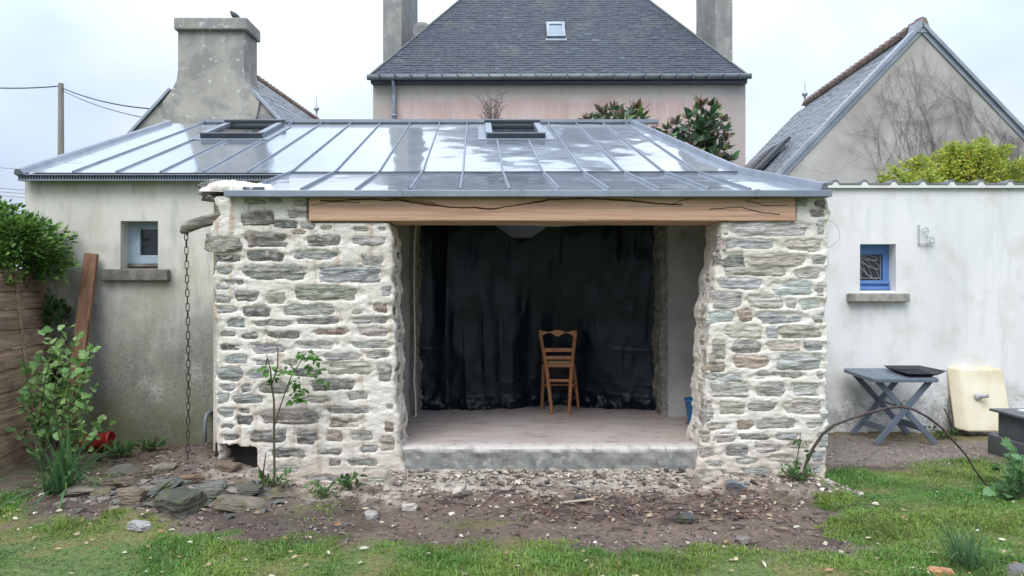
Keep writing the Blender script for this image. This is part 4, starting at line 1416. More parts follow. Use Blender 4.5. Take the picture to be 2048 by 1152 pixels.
tarp = obj("plastic_sheet", np_mesh("plastic_sheet", np.stack([TX, TY, TZ], -1).reshape(-1, 3), [grid_faces(nt_, mt_)], True), MT['tarp'])
tag(tarp, "black plastic sheet hung across the broken opening behind the chair", "plastic sheet")
# batten and pieces seen through the sagging gap
b = MB()
b.box((.1, 9.6, 2.35), (3.4, .07, .10))
b.build("roof_batten", MT['old_timber'], roof)

# chair, back turned
ch = thing("wooden_chair", "orange brown wooden ladder back chair with its back turned on the screed", "chair", (.54, 8.45, FLOOR))


def cp(x, y, Y):
    return px(x, y, Y)


lf = [((1080, 662, 8.14), (1093, 735, 8.26), (1104, 828, 8.26)), ((1151, 662, 8.14), (1143, 735, 8.26), (1138, 828, 8.26))]
for pts in lf:
    b = MB()
    P_ = [cp(*q) for q in pts]
    P_[-1].z = FLOOR + .001
    P_[0].z = cp(0, 664, 8.14).z
    mid = [P_[0], (P_[0] + P_[1]) / 2 + Vector((0, .015, 0)), P_[1], (P_[1] + P_[2]) / 2, P_[2]]
    b.tube(mid, [.019, .021, .024, .022, .019], 8)
    b.build("rear_leg", MT['chair'], ch, smooth=False)
for (xa, xc) in ((1087, 1084), (1147, 1157)):
    b = MB()
    a = cp(xa, 728, 8.62)
    c2 = cp(xc, 816, 8.64)
    c2.z = FLOOR + .001
    b.tube([a, (a + c2) / 2, c2], [.02, .022, .017], 8)
    b.build("front_leg", MT['chair'], ch)
# crest rail with its double curve
nn = 25
top, botm = [], []
xa, xc = cp(1078, 0, 8.13).x, cp(1153, 0, 8.13).x
zt_, = (cp(0, 660, 8.13).z,)
vs, fs = [], []
for i in range(nn):
    u = i / (nn - 1)
    x = xa + (xc - xa) * u
    zt2 = zt_ + .012 * math.cos((u - .5) * 4 * math.pi) * (1 if .1 < u < .9 else .6) - .012
    zb2 = zt_ - .045 - .030 * math.exp(-((u - .5) / .10) ** 2) - .045 * (math.exp(-(u / .10) ** 2) + math.exp(-((1 - u) / .10) ** 2)) + .012 * (math.exp(-((u - .28) / .1) ** 2) + math.exp(-((u - .72) / .1) ** 2))
    yy = 8.135 + .025 * (1 - (2 * u - 1) ** 2)
    vs += [(x, yy, zt2), (x, yy, zb2), (x, yy + .022, zb2), (x, yy + .022, zt2)]
for i in range(nn - 1):
    for k in range(4):
        a, c2 = i * 4 + k, i * 4 + (k + 1) % 4
        fs.append((a, c2, c2 + 4, a + 4))
fs += [(0, 1, 2, 3), ((nn - 1) * 4 + 3, (nn - 1) * 4 + 2, (nn - 1) * 4 + 1, (nn - 1) * 4)]
MB().add(vs, fs).build("crest_rail", MT['chair'], ch)
for (y0, y1, xa, xc, Yd) in ((696, 704, 1088, 1145, 8.19), (712, 719, 1090, 1143, 8.21)):
    b = MB()
    p0, p1 = cp(xa, y0, Yd), cp(xc, y1, Yd)
    b.box(((p0.x + p1.x) / 2, Yd + .012, (p0.z + p1.z) / 2), (p1.x - p0.x, .018, p0.z - p1.z))
    b.build("slat", MT['chair'], ch, bevel=.004)
zs_ = cp(0, 728, 8.27).z
b = MB()
b.prism([(cp(1090, 0, 8.26).x, 8.255, zs_), (cp(1144, 0, 8.26).x, 8.255, zs_), (cp(1150, 0, 8.63).x, 8.66, zs_), (cp(1083, 0, 8.63).x, 8.66, zs_)], (0, 0, .038))
b.build("seat", MT['straw'], ch, bevel=.01)
b = MB()
b.bar(cp(1092, 731, 8.25), cp(1143, 731, 8.25), .02, .034)
b.build("seat_rail", MT['chair'], ch)
for (a, c2) in (((1098, 761, 8.26), (1140, 761, 8.26)), ((1088, 770, 8.63), (1152, 770, 8.63)), ((1100, 775, 8.26), (1086, 772, 8.63)), ((1140, 775, 8.26), (1153, 772, 8.63))):
    b = MB()
    b.tube([cp(*a), cp(*c2)], .011 if a[1] != 761 else .018, 8)
    b.build("stretcher", MT['chair'], ch)

# bucket and stick beside the right jamb
bk = thing("blue_bucket", "blue plastic bucket half hidden behind the right stone pier", "bucket", (1.925, 7.62, FLOOR))
b = MB()
b.lathe((1.925, 7.62, FLOOR + .001), [(0, 0), (.10, 0), (.105, .01), (.142, .245), (.152, .25), (.152, .268), (.144, .268), (.134, .25), (.098, .02), (0, .018)], 28)
b.build("body", MT['blue_plastic'], bk, smooth=True)
b = MB()
b.tube([(1.925 + .148 * math.cos(a), 7.60 - .02, FLOOR + .255 - .05 * math.sin(a)) for a in np.linspace(0, math.pi, 12)], .004, 6)
b.build("handle", MT['zinc_dull'], bk)
st0, st1 = px(1371, 848, 7.665), px(1410, 740, 8.08)
st0.z = FLOOR + .004
tag(MB().tube([st0, (st0 + st1) / 2, st1], .0115, 8).build("broom_stick", MT['broom_wood']), "thin brown stick leaning beside the blue bucket", "stick")
# pale cable hanging by the left edge and drooping under the beam
q = [px(a, y, 8.08) for a, y in ((833, 447), (829, 480), (828, 560), (829, 640), (830, 700), (828, 760), (831, 800), (832, 826))]
q[-1].z = FLOOR + .012
q.append(q[-1] + Vector((-.03, -.04, 0)))
tag(MB().tube(q, .010, 6).build("hanging_cable", MT['cable'], smooth=True), "pale cable hanging down along the left edge of the black sheet", "cable")
q = [px(a, y, 8.05) for a, y in ((1035, 446), (1070, 450), (1110, 452), (1150, 450), (1185, 445))]
tag(MB().tube(q, .007, 6).build("drooping_cable", MT['cable'], smooth=True), "thin pale cable drooping just below the oak lintel", "cable")

# loose wire at the right arris of the right pier
q = [px(a, y, 6.48) for a, y in ((1657, 440), (1668, 446), (1678, 460), (1680, 472), (1675, 484), (1663, 493), (1652, 495))]
tag(MB().tube(q, .0016, 5).build("wire_loop", MT['wire']), "thin loop of wire sticking out of the right stone pier", "wire")

# ------------------------------------------------------------------ white outbuilding on the right
wb = thing("white_outbuilding", "low white painted outbuilding with a small blue window", "outbuilding", (6, 9.1, 0))
VY = 9.1
vx0, vx1 = px(1720, 0, VY).x, px(1792, 0, VY).x
vz0, vz1 = px(0, 585, VY).z, px(0, 488, VY).z
wtop = px(0, 376, VY).z
wall_grid("painted_wall", 2.45, 9.5, -.2, wtop, VY, VY + .35, [(vx0, vx1, vz0, vz1)], MT['white_wall'], wb)
b = MB()
b.box((5.97, VY + 2.2, wtop / 2 - .1), (7.05, 3.6, wtop - .2))
b.build("rear_block", MT['white_wall'], wb)
# ribbed sheet roof falling away behind, its upstand seen from the front
per = 58 * VY / F
cut = []
x = px(1597, 0, VY).x
xs = [2.45]
k0 = px(1610, 0, VY).x
ribs = [k0 + per * i for i in range(-3, 16)]


def ribz(x):
    d_ = min(abs(x - r_) for r_ in ribs)
    return max(0, .052 * (1 - d_ / .050)) if d_ < .050 else 0.0


prof = []
for r_ in ribs:
    prof += [(r_ - .05, 0), (r_ - .018, .042), (r_ + .018, .042), (r_ + .05, 0)]
prof = [(a, z) for a, z in prof if 2.45 < a < 9.6]
b = MB()
n = len(prof)
y0, y1 = VY - .05, VY + 3.9
vs = [(a, y0, wtop + .055 + z) for a, z in prof] + [(a, y1, wtop - .05 + z) for a, z in prof]
b.add(vs, [(k, k + 1, k + 1 + n, k + n) for k in range(n - 1)])
b.add([(a, y0, wtop + .055 + z) for a, z in prof] + [(a, y0, wtop + .055 + z - .022) for a, z in prof], [(k, k + 1, k + 1 + n, k + n) for k in range(n - 1)])
b.build("ribbed_roof_sheet", MT['fibre'], wb)
b = MB()
vs = [(a, VY - .045, wtop + .030 + z) for a, z in prof] + [(a, VY - .045, wtop - .004) for a, z in prof]
b.add(vs, [(k, k + 1, k + 1 + n, k + n) for k in range(n - 1)])
b.build("mortar_fillet", MT['white_wall'], wb)
# blue window
fy = VY + .20
x0, x1, z0, z1 = vx0 - .02, px(1788, 0, VY + .17).x - .02, vz0 + .03, vz1 + .02
b = MB()
fr_ = [(x0, x0 + .03, z0, z1), (x1 - .12, x1, z0, z1), (x0 + .03, x1 - .12, z0, z0 + .12), (x0 + .03, x1 - .12, z1 - .14, z1)]
for (a, c2, e, f_) in fr_:
    b.box(((a + c2) / 2, fy, (e + f_) / 2), (c2 - a, .06, f_ - e))
win2 = b.build("window", MT['blue_paint'], wb, bevel=.006)
gx0, gx1, gz0_, gz1_ = x0 + .03, x1 - .12, z0 + .12, z1 - .14
b = MB()
b.box(((gx0 + gx1) / 2, fy + .012, (gz0_ + gz1_) / 2), (gx1 - gx0, .008, gz1_ - gz0_))
b.build("pane", MT['dark_glass'], win2)
b = MB()
b.box(((x0 + x1) / 2, fy - .045, z0 + .022), (x1 - x0, .05, .04))
b.box(((x0 + x1 - .05) / 2, fy - .04, z0 + .095), (x1 - x0 - .05, .035, .04))
b.build("weather_bar", MT['blue_paint'], win2, bevel=.008)
b = MB()
rr = random.Random(3)
ox, oz = gx0 + .02, gz1_ - .01
for k in range(15):
    a = -math.radians(4 + k * 6.0)
    ln = .42
    pts = []
    for i in range(8):
        u = i / 7
        rad_ = .05 + u * ln
        aa = a + .10 * math.sin(u * 7 + k * 1.7)
        xx, zz2 = ox + rad_ * math.cos(aa), oz + rad_ * math.sin(aa)
        if gx0 + .005 < xx < gx1 - .005 and gz0_ + .005 < zz2 < gz1_ - .002:
            pts.append((xx, fy + .003, zz2))
    if len(pts) > 2:
        b.tube(pts, .0024, 5)
b.tube([(gx0 + .01, fy + .003, gz0_ + .03), (gx1 - .008, fy + .003, gz0_ + .03)], .004, 5)
b.tube([(gx1 - .015, fy + .003, gz0_ + .01), (gx1 - .015, fy + .003, gz1_ - .01)], .004, 5)
b.build("leading", MT['white_iron'], win2)
b = MB()
s0, s1 = px(1697, 0, VY - .06).x, px(1818, 0, VY - .06).x
b.box(((s0 + s1) / 2, VY - .02, px(0, 595, VY - .06).z), (s1 - s0, .15, .105))
b.build("window_sill", MT['granite'], wb, bevel=.012)
b = MB()
b.box(((vx0 + vx1) / 2, VY + .12, vz0 + .012), (vx1 - vx0 - .004, .2, .024))
b.build("inner_sill", MT['white_wall'], wb)
# scrolled iron bracket
p = px(1838, 470, VY - .012)
br = MB()
br.box((p.x, VY - .008, p.z), (.022, .012, .25))
br.box((px(1852, 0, VY).x, VY - .10, px(0, 488, VY).z), (.02, .19, .006))
br.box((px(1851, 0, VY).x, VY - .03, px(0, 487, VY).z), (.17, .02, .006))


def scroll(cx, cz, r0, a0, turns, n=22, sgn=1):
    pts = []
    for i in range(n):
        u = i / (n - 1)
        a = a0 + sgn * u * turns * 2 * math.pi
        r_ = r0 * (1 - .72 * u)
        pts.append((cx + r_ * math.cos(a), VY - .05, cz + r_ * math.sin(a)))
    return pts


q1, q2 = px(1845, 462, VY), px(1858, 481, VY)
sc1 = scroll(q1.x, q1.z, .05, -1.2, 1.25)
sc2 = scroll(q2.x, q2.z, .045, 2.6, 1.2, sgn=-1)
br.tube(sc1[::-1] + sc2, .0075, 6)
br.build("scroll_bracket", MT['white_iron'], wb)

# ------------------------------------------------------------------ folding table, tray, shower tray, blocks
ft = thing("folding_table", "grey plastic folding garden table on crossed legs by the white wall", "table", (4.42, 8.62, 0))


def tz(y):          # the top is not quite level
    return .735 + (y - 8.28) * .055


ttx0, ttx1, tty0, tty1 = 4.03, 4.80, 8.26, 9.0
nsl = 8
lean = -.03
for i in range(nsl):
    a0 = ttx0 + .035 + (ttx1 - ttx0 - .07) * i / nsl
    a1 = ttx0 + .035 + (ttx1 - ttx0 - .07) * (i + 1) / nsl - .007
    b = MB()
    vs = []
    for z_ in (0, .018):
        for yy in (tty0 + .045, tty1 - .04):
            for xx in (a0, a1):
                vs.append((xx + lean * (yy - tty0), yy, tz(yy) - .018 + z_))
    b.add(vs, [(0, 1, 3, 2), (4, 6, 7, 5), (0, 4, 5, 1), (2, 3, 7, 6), (0, 2, 6, 4), (1, 5, 7, 3)])
    b.build("slat", MT['table'], ft)


def rrect(z_off, x0, x1, y0, y1, r):
    out = []
    for cx, cy, a0 in ((x1 - r, y1 - r, 0), (x0 + r, y1 - r, 90), (x0 + r, y0 + r, 180), (x1 - r, y0 + r, 270)):
        for k in range(5):
            a = math.radians(a0 + k * 22.5)
            xx, yy = cx + r * math.cos(a), cy + r * math.sin(a)
            out.append((xx + lean * (yy - tty0), yy, tz(yy) + z_off))
    return out


b = MB()
ro, ri = rrect(0, ttx0, ttx1, tty0, tty1, .08), rrect(0, ttx0 + .033, ttx1 - .033, tty0 + .043, tty1 - .038, .05)
n = len(ro)
lo_o = [(x, y, z - .04) for x, y, z in ro]
lo_i = [(x, y, z - .04) for x, y, z in ri]
vs = ro + ri + lo_o + lo_i
fs = []
for k in range(n):
    j = (k + 1) % n
    fs += [(k, j, n + j, n + k), (j, k, 2 * n + k, 2 * n + j), (n + k, n + j, 3 * n + j, 3 * n + k), (2 * n + k, 3 * n + k, 3 * n + j, 2 * n + j)]
b.add(vs, fs)
b.build("rim", MT['table'], ft, bevel=.005)
for (yy, yg) in ((8.36, 8.36), (8.90, 8.90)):
    dx = 0 if yy < 8.6 else -.02
    for k, (xa, xc) in enumerate(((4.13, 4.80), (4.72, 4.10))):
        b = MB()
        off = -.018 if k else .018
        b.bar((xa + dx, yy + off, tz(yy) - .03), (xc + dx, yg + off, .012 + gz1(xc, yg)), .03, .062, up=(0, 0, 1))
        b.build("leg", MT['table'], ft, bevel=.004)
for xx in (4.22, 4.68):
    b = MB()
    b.bar((xx, 8.36, .15), (xx - .02, 8.90, .15), .018, .075)
    b.build("stretcher", MT['table'], ft)
b = MB()
b.bar((4.42, 8.36, .40), (4.40, 8.90, .40), .022, .022)
b.build("axle", MT['table'], ft)

tr = thing("serving_tray", "black ribbed plastic tray lying on the right end of the garden table", "tray", (4.66, 8.6, .76))
n, m_ = 24, 16
V = []
for i in range(n):
    u = i / (n - 1)
    for j in range(m_):
        v = j / (m_ - 1)
        xx = 4.50 + .34 * u + (.06 - .02) * (1 - v)
        xx = 4.47 + .43 * u
        yy = 8.34 + .56 * v
        edge_ = max(abs(2 * u - 1), abs(2 * v - 1))
        lift = .042 * max(0, (edge_ - .72) / .28) ** 1.5 + (.055 * max(0, u - .7) / .3) * (1 - v) * .5
        rib = .007 * (1 if (int(v * 22) % 2) else 0) * (1 if edge_ < .78 else 0)
        V.append((xx + .0 * v, yy, tz(yy) + .008 + lift + rib))
me = np_mesh("tray_body", np.array(V), [grid_faces(n, m_)], False)
o = obj("tray_body", me, MT['black_tray'], tr)
sm = o.modifiers.new("thick", 'SOLIDIFY')
sm.thickness = .006
b = MB()
for k in range(9):
    v = .14 + .72 * k / 8
    b.box((4.69, 8.34 + .56 * v, tz(8.34 + .56 * v) + .018), (.30, .018, .010))
b.build("ribs", MT['black_tray'], tr)

sh = thing("shower_tray", "yellowed shower tray standing on edge against the white wall with its drain pipe", "shower tray", (5.62, 8.95, 0))
bl, brr = px(1938, 864, 8.82), px(2030, 864, 8.82)
tl, trr = px(1921, 737, 9.0), px(2006, 737, 9.0)
bl.z = brr.z = .03
thick = Vector((-.12, .11, .02))
vs = [bl, brr, trr, tl]
b = MB()
b.prism(vs, thick)
b.build("basin", MT['shower'], sh, bevel=.025)
pc = px(1956, 793, 8.90)
b = MB()
b.lathe(pc + Vector((0, .01, 0)), [(0, 0), (.045, 0), (.045, .02), (.03, .03), (0, .03)], 20, (.25, -1, .12))
b.tube([pc, pc + Vector((.03, -.05, .012)), pc + Vector((.07, -.09, .028))], [.03, .027, .027], 14)
b.build("drain_pipe", MT['pvc'], sh, smooth=False)
p = px(1916, 835, 9.0)
o = rock("flat_slab", (p.x, 9.03, .16), (.20, .045, .42), (math.radians(-10), 0, math.radians(8)), (.22, .20, .17), 8.2, 'rock', None, n=9, power=5, rough=.05)
tag(o, "small brown slab leaning on the white wall behind the shower tray", "slab")
b = MB()
b.tube([px(1888, 817, 9.02), px(1900, 840, 8.98), px(1905, 858, 8.95)], .008, 6)
tag(b.build("iron_rod", MT['rust_iron']), "short dark rod leaning on the white wall left of the small brown slab", "rod")

blk = thing("slate_plinth", "dark slate plinth of two stepped blocks at the right edge of the lawn", "plinth", (5.6, 7.3, 0))
b = MB()
b.box((5.66, 7.25, .02), (1.16, 1.3, .35))
b.build("lower_block", MT['slab_dark'], blk, bevel=.006)
b = MB()
b.box((5.70, 7.21, .32), (1.12, 1.22, .248))
b.build("upper_block", MT['slab_dark'], blk, bevel=.006)
b = MB()
b.box((5.68, 7.21, .459), (1.22, 1.30, .026))
b.build("cover_slab", MT['slab_dark'], blk, bevel=.004)
b = MB()
b.box((5.62, 7.52, .481), (.70, .42, .014), Matrix.Rotation(math.radians(8), 3, 'Z'))
tag(b.build("white_board", MT['paper']), "white board lying flat on the dark slate plinth", "board")

# ------------------------------------------------------------------ fence panel, plank, pipe, pot
fp = thing("fence_panel", "leaning brown lap board fence panel at the left edge of the garden", "fence panel", (-4.8, 7.3, 0))
fdir = Vector((-.15, 1, 0)).normalized()
fa = Vector((-4.92, 8.08, 0)) - fdir * 1.95
flean = Vector((-.245, -.0, 1.93)).normalized()
fn = fdir.cross(flean).normalized()       # towards the garden
if fn.x < 0:
    fn = -fn
rf = random.Random(4)
nb = 20
for i in range(nb):
    up_strip = i % 2
    t0 = (i // 2) * .193 + (.118 if up_strip else 0)
    wv = .080 if up_strip else .128
    oo = .004 if up_strip else .016
    b = MB()
    nn = 14
    vs = []
    for k in range(nn):
        u = k / (nn - 1) * 1.95
        wob0 = rf.uniform(-.004, .004) if 0 < k < nn - 1 else 0
        tz_ = .008 * math.sin(u * 2.1 + i * 1.9)
        for (t_, o_) in ((t0 + wob0 + tz_, oo + .008), (t0 + wv + tz_ + wob0 * .7, oo), (t0 + wv + tz_ + wob0 * .7, oo - .010), (t0 + wob0 + tz_, oo - .002)):
            vs.append(fa + fdir * u + flean * t_ + fn * (o_))
    fs = []
    for k in range(nn - 1):
        for e in range(4):
            a, c2 = k * 4 + e, k * 4 + (e + 1) % 4
            fs.append((a, c2, c2 + 4, a + 4))
    fs += [(0, 1, 2, 3), ((nn - 1) * 4 + 3, (nn - 1) * 4 + 2, (nn - 1) * 4 + 1, (nn - 1) * 4)]
    o = b.add(vs, fs).build("lap_board", MT['fence'], fp)
    j = rf.uniform(.75, 1.1) * (1.35 if up_strip else .95)
    o.color = (j, j, j, 1)
for u in (.45, 1.36):
    b = MB()
    b.bar(fa + fdir * u + fn * .030, fa + fdir * (u + .02) + flean * 1.90 + fn * .022, .032, .014, up=fn)
    o = b.build("batten", MT['fence'], fp)
    o.color = (1.1, 1.1, 1.05, 1)
b = MB()
b.bar(fa + fdir * 1.955 + fn * .01, fa + fdir * 1.955 + flean * 1.95 + fn * .01, .035, .045, up=fn)
o = b.build("edge_batten", MT['fence'], fp)
o.color = (1.35, 1.3, 1.25, 1)
b = MB()
b.bar(fa + flean * 1.93 + fn * .012, fa + fdir * 1.94 + flean * 1.93 + fn * .012, .03, .03, up=fn)
o = b.build("top_batten", MT['fence'], fp)
o.color = (.9, .9, .9, 1)

p0, p1 = px(146, 800, 7.72), px(184, 503, 8.05)
p0 = p0 + (p0 - p1) * .28
b = MB()
axis_ = (p1 - p0).normalized()
sd_ = axis_.cross(Vector((0, 1, 0))).normalized()
nr_ = sd_.cross(axis_).normalized()
w2, t2 = .070, .022
vs = []
for e, cutv in ((p0, (0, 0)), (p1, (-.03, .02))):
    for s, c_ in ((-1, cutv[0]), (1, cutv[1])):
        for k in (-1, 1):
            vs.append(e + sd_ * s * w2 + nr_ * k * t2 + axis_ * (-c_ if s > 0 else c_))
b.add(vs, [(0, 1, 3, 2), (4, 6, 7, 5), (0, 4, 5, 1), (2, 3, 7, 6), (0, 2, 6, 4), (1, 5, 7, 3)])
tag(b.build("leaning_plank", MT['plank'], bevel=.004), "long reddish brown plank leaning on the rendered wall left of its window", "plank")

b = MB()
pp = px(410, 0, 7.98).x
b.tube([(pp, 7.98, -.05), (pp, 7.98, .25), (pp, 7.985, .32), (pp + .004, 8.01, .372), (pp + .01, 8.06, .392), (pp + .01, 8.13, .395)], .022, 12)
tag(b.build("drain_pipe", MT['pipe_grey'], smooth=True), "short grey pipe rising from the soil beside the left stone pier", "pipe")

rp_ = thing("red_pot", "red plastic pot lying half hidden behind the currant bush", "pot", (-4.42, 7.75, .08))
b = MB()
c_ = px(196, 888, 7.75)
b.lathe((c_.x - .16, 7.75, .13), [(0, 0), (.07, 0), (.075, .02), (.092, .26), (.102, .265), (.102, .29), (.09, .29), (.066, .03), (0, .02)], 20, (1, .1, .05))
b.build("pot_body", MT['red_plastic'], rp_, smooth=True)

# ------------------------------------------------------------------ far houses


def slates(parent, p0, U, Vv, width_at, rows, exposure, wmean, colr, m_one, m_mass, n_single, seed, thick=.012):
    """courses of slates on the plane p0 + a*U + t*Vv; width_at(t) -> (a0, a1)"""
    rr = random.Random(seed)
    U, Vv = Vector(U).normalized(), Vector(Vv).normalized()
    nrm = U.cross(Vv).normalized()
    if nrm.z < 0:
        nrm = -nrm
    mv, mf, mc = [], [], []
    cache = {}
    cnt = 0
    for r_ in range(rows):
        t0 = r_ * exposure
        a0, a1 = width_at(t0 + exposure * .5)
        x = a0 - rr.uniform(0, wmean * .6)
        while x < a1 - .03:
            w = wmean * rr.choice((.75, .9, 1.0, 1.1, 1.3))
            xa, xb_ = max(x, a0), min(x + w, a1)
            x += w
            if xb_ - xa < .03:
                continue
            j = rr.uniform(-.006, .006)
            lf_ = rr.uniform(-.002, .004)
            key = round((xb_ - xa) / .02)
            g = .006
            loc = Vector(p0) + U * xa + Vv * (t0 + j) + nrm * lf_
            ww = xb_ - xa - g
            q = [Vector((0, 0, thick)), U * ww + nrm * 0, None]
            c4 = [nrm * thick, U * ww + nrm * thick, U * ww + Vv * exposure * 1.12 + nrm * .002, Vv * exposure * 1.12 + nrm * .002,
                  nrm * 0, U * ww]
            sh_ = rr.uniform(.85, 1.13)
            if rr.random() < .02:
                sh_ = 1.7
            cc = [v * sh_ for v in colr]
            if cnt < n_single:
                if key not in cache:
                    ww2 = key * .02 - g
                    c5 = [nrm * thick, U * ww2 + nrm * thick, U * ww2 + Vv * exposure * 1.12 + nrm * .002, Vv * exposure * 1.12 + nrm * .002, nrm * 0, U * ww2]
                    m5 = bpy.data.meshes.new("slate")
                    m5.from_pydata([tuple(v) for v in c5], [], [(0, 1, 2, 3), (4, 5, 1, 0), (4, 0, 3), (5, 2, 1)])
                    m5.update()
                    m5.materials.append(m_one)
                    cache[key] = m5
                o = bpy.data.objects.new("slate", cache[key])
                COL.objects.link(o)
                o.parent = parent
                o.matrix_parent_inverse = parent_world(parent).inverted()
                o.location = loc
                o.color = tuple(cc) + (1,)
                cnt += 1
            else:
                bs = len(mv)
                mv += [tuple(loc + v) for v in c4]
                mf += [(bs, bs + 1, bs + 2, bs + 3), (bs + 4, bs + 5, bs + 1, bs), (bs + 4, bs, bs + 3), (bs + 5, bs + 2, bs + 1)]
                mc += [cc] * 6
    if mv:
        m5 = bpy.data.meshes.new("slates")
        m5.from_pydata(mv, [], mf)
        at = m5.attributes.new("tint", 'FLOAT_COLOR', 'POINT')
        arr = np.ones((len(mv), 4), np.float32)
        arr[:, :3] = np.array(mc)
        at.data.foreach_set("color", arr.ravel())
        m5.update()
        obj("slates", m5, m_mass, parent, kind='stuff')


# --- the large pink house
HY = 20.0
big = thing("pink_house", "tall faded pink house with hipped slate roof and two chimneys behind the outbuilding", "house", (.5, HY, 0))
hxl, hxr = px(746, 0, HY).x, px(1491, 0, HY).x
hz = px(0, 164, HY).z
b = MB()
b.box(((hxl + hxr) / 2, HY + 3.2, hz / 2 - .1), (hxr - hxl, 6.4, hz + .2))
b.build("house_wall", MT['pink_wall'], big)
exl, exr = px(737, 0, HY - .25).x, px(1499, 0, HY - .25).x
ez = px(0, 154, HY - .25).z
SLP = 1.31
rise_t = 3.08
Vv = Vector((0, 1, SLP)).normalized()
k_ = Vv.y
b = MB()
hipk = 1.0
A, B_ = Vector((exl, HY - .25, ez)), Vector((exr, HY - .25, ez))
A2, B2 = Vector((exl, HY + 6.65, ez)), Vector((exr, HY + 6.65, ez))
tpl = Vector((exl + rise_t * hipk + .1, HY - .25 + rise_t, ez + SLP * rise_t))
tpr = Vector((exr - rise_t * hipk - .1, HY - .25 + rise_t, ez + SLP * rise_t))
dn = Vector((0, 0, -.02))
b.add([A + dn, B_ + dn, tpr + dn, tpl + dn, A2 + dn, B2 + dn], [(0, 1, 2, 3), (4, 0, 3), (1, 5, 2), (5, 4, 3, 2), (0, 4, 5, 1)])
roofb = b.build("hipped_roof", MT['slate'], big)
roofb.color = (.06, .066, .08, 1)
slates(roofb, A, (1, 0, 0), Vv, lambda t: (t * k_ * hipk * 1.02, (exr - exl) - t * k_ * hipk * 1.02), int(rise_t / k_ / .10), .10, .20, (.045, .056, .080), MT['slate'], MT['slate_mass'], 300, 5)
for e0, e1 in ((A, tpl), (B_, tpr), (tpl, tpr)):
    b = MB()
    b.tube([e0 + Vector((0, 0, .02)), e1 + Vector((0, 0, .02))], .035, 6)
    o = b.build("hip_capping", MT['slate'], roofb)
    o.color = (.13, .14, .14, 1)
b = MB()
pts = []
b.tube([(exl - .02, HY - .33, ez - .035), (0, HY - .33, ez - .02), (exr + .02, HY - .33, ez + .0)], .075, 10)
gut = b.build("gutter", MT['gutter'], big, smooth=True)
for i in range(24):
    xx = exl + .3 + i * (exr - exl - .6) / 23
    b = MB()
    b.box((xx, HY - .38, ez - .03), (.03, .10, .13))
    b.build("bracket", MT['zinc_dark'], gut)
b = MB()
b.box(((exl + exr) / 2, HY - .12, ez - .10), (exr - exl - .1, .2, .1))
b.build("soffit", MT['zinc_dark'], big)
dpx = px(788, 0, HY - .1).x
b = MB()
b.tube([(dpx, HY - .3, ez - .06), (dpx, HY - .12, ez - .3), (dpx, HY - .1, ez - .5), (dpx, HY - .1, 3)], .05, 10)
b.tube([(dpx, HY - .1, 6.35), (dpx, HY - .1, 6.43)], .065, 10)
b.build("downpipe", MT['lead'], big, smooth=True)
for (xa, xc, ycc, ydp) in ((766, 803, 21.0, 3.6), (1431, 1465, 21.0, 2.2)):
    a, c2 = px(xa, 0, ycc).x, px(xc, 0, ycc).x
    b = MB()
    b.box(((a + c2) / 2, ycc + ydp / 2, 8.6), (c2 - a, ydp, 12.0))
    cs = b.build("chimney_stack", MT['chimney'], big)
    b = MB()
    b.box(((a + c2) / 2, ycc + ydp / 2, 14.65 - .1), (c2 - a + .16, ydp + .16, .22))
    b.build("chimney_cap", MT['chimney'], cs)
# skylight in the slate slope
nrmh = Vector((0, -SLP, 1)).normalized()
c_ = px(1111, 71, 21.35)
tt = (c_.z - ez) / SLP
o_ = Vector((px(1093, 0, HY - .25 + tt).x, HY - .25 + tt, ez + SLP * tt))


def sk_box(b, a0, a1, s0, s1, h0, h1):
    pts = [o_ + Vector((a, 0, 0)) + Vv * s + nrmh * h for h in (h0, h1) for s in (s0, s1) for a in (a0, a1)]
    b.add(pts, [(0, 1, 3, 2), (4, 6, 7, 5), (0, 4, 5, 1), (2, 3, 7, 6), (0, 2, 6, 4), (1, 5, 7, 3)])


b = MB()
for q in ((0, .08, -.35, .35), (.44, .52, -.35, .35), (.08, .44, -.35, -.27), (.08, .44, .24, .35)):
    sk_box(b, q[0], q[1], q[2], q[3], .0, .09)
skf = b.build("roof_window", MT['lead'], roofb)
b = MB()
sk_box(b, .08, .44, -.27, .24, .05, .06)
b.build("pane", MT['sky_glass'], skf)
b = MB()
sk_box(b, -.03, .55, -.47, -.355, .016, .03)
b.build("apron", MT['lead'], skf)
# dish on the left stack
dc = px(845, 68, 22.4)
b = MB()
b.lathe(dc, [(0, 0), (.12, .012), (.25, .05), (.34, .095), (.345, .10), (.25, .06), (.12, .022), (0, .012)], 26, (.25, -1, .25))
dsh = b.build("satellite_dish", MT['dish'], big, smooth=True)
b = MB()
b.tube([dc + Vector((-.05, .05, -.3)), dc + Vector((-.25, 0, -.38)), dc + Vector((-.33, 0, -.38))], .02, 6)
b.tube([dc + Vector((-.33, 0, -.30)), dc + Vector((-.33, 0, -.50))], .03, 6)
b.tube([dc + Vector((0, 0, -.3)), dc + Vector((.1, -.35, .0))], .012, 6)
b.build("bracket_arm", MT['zinc_dull'], dsh)

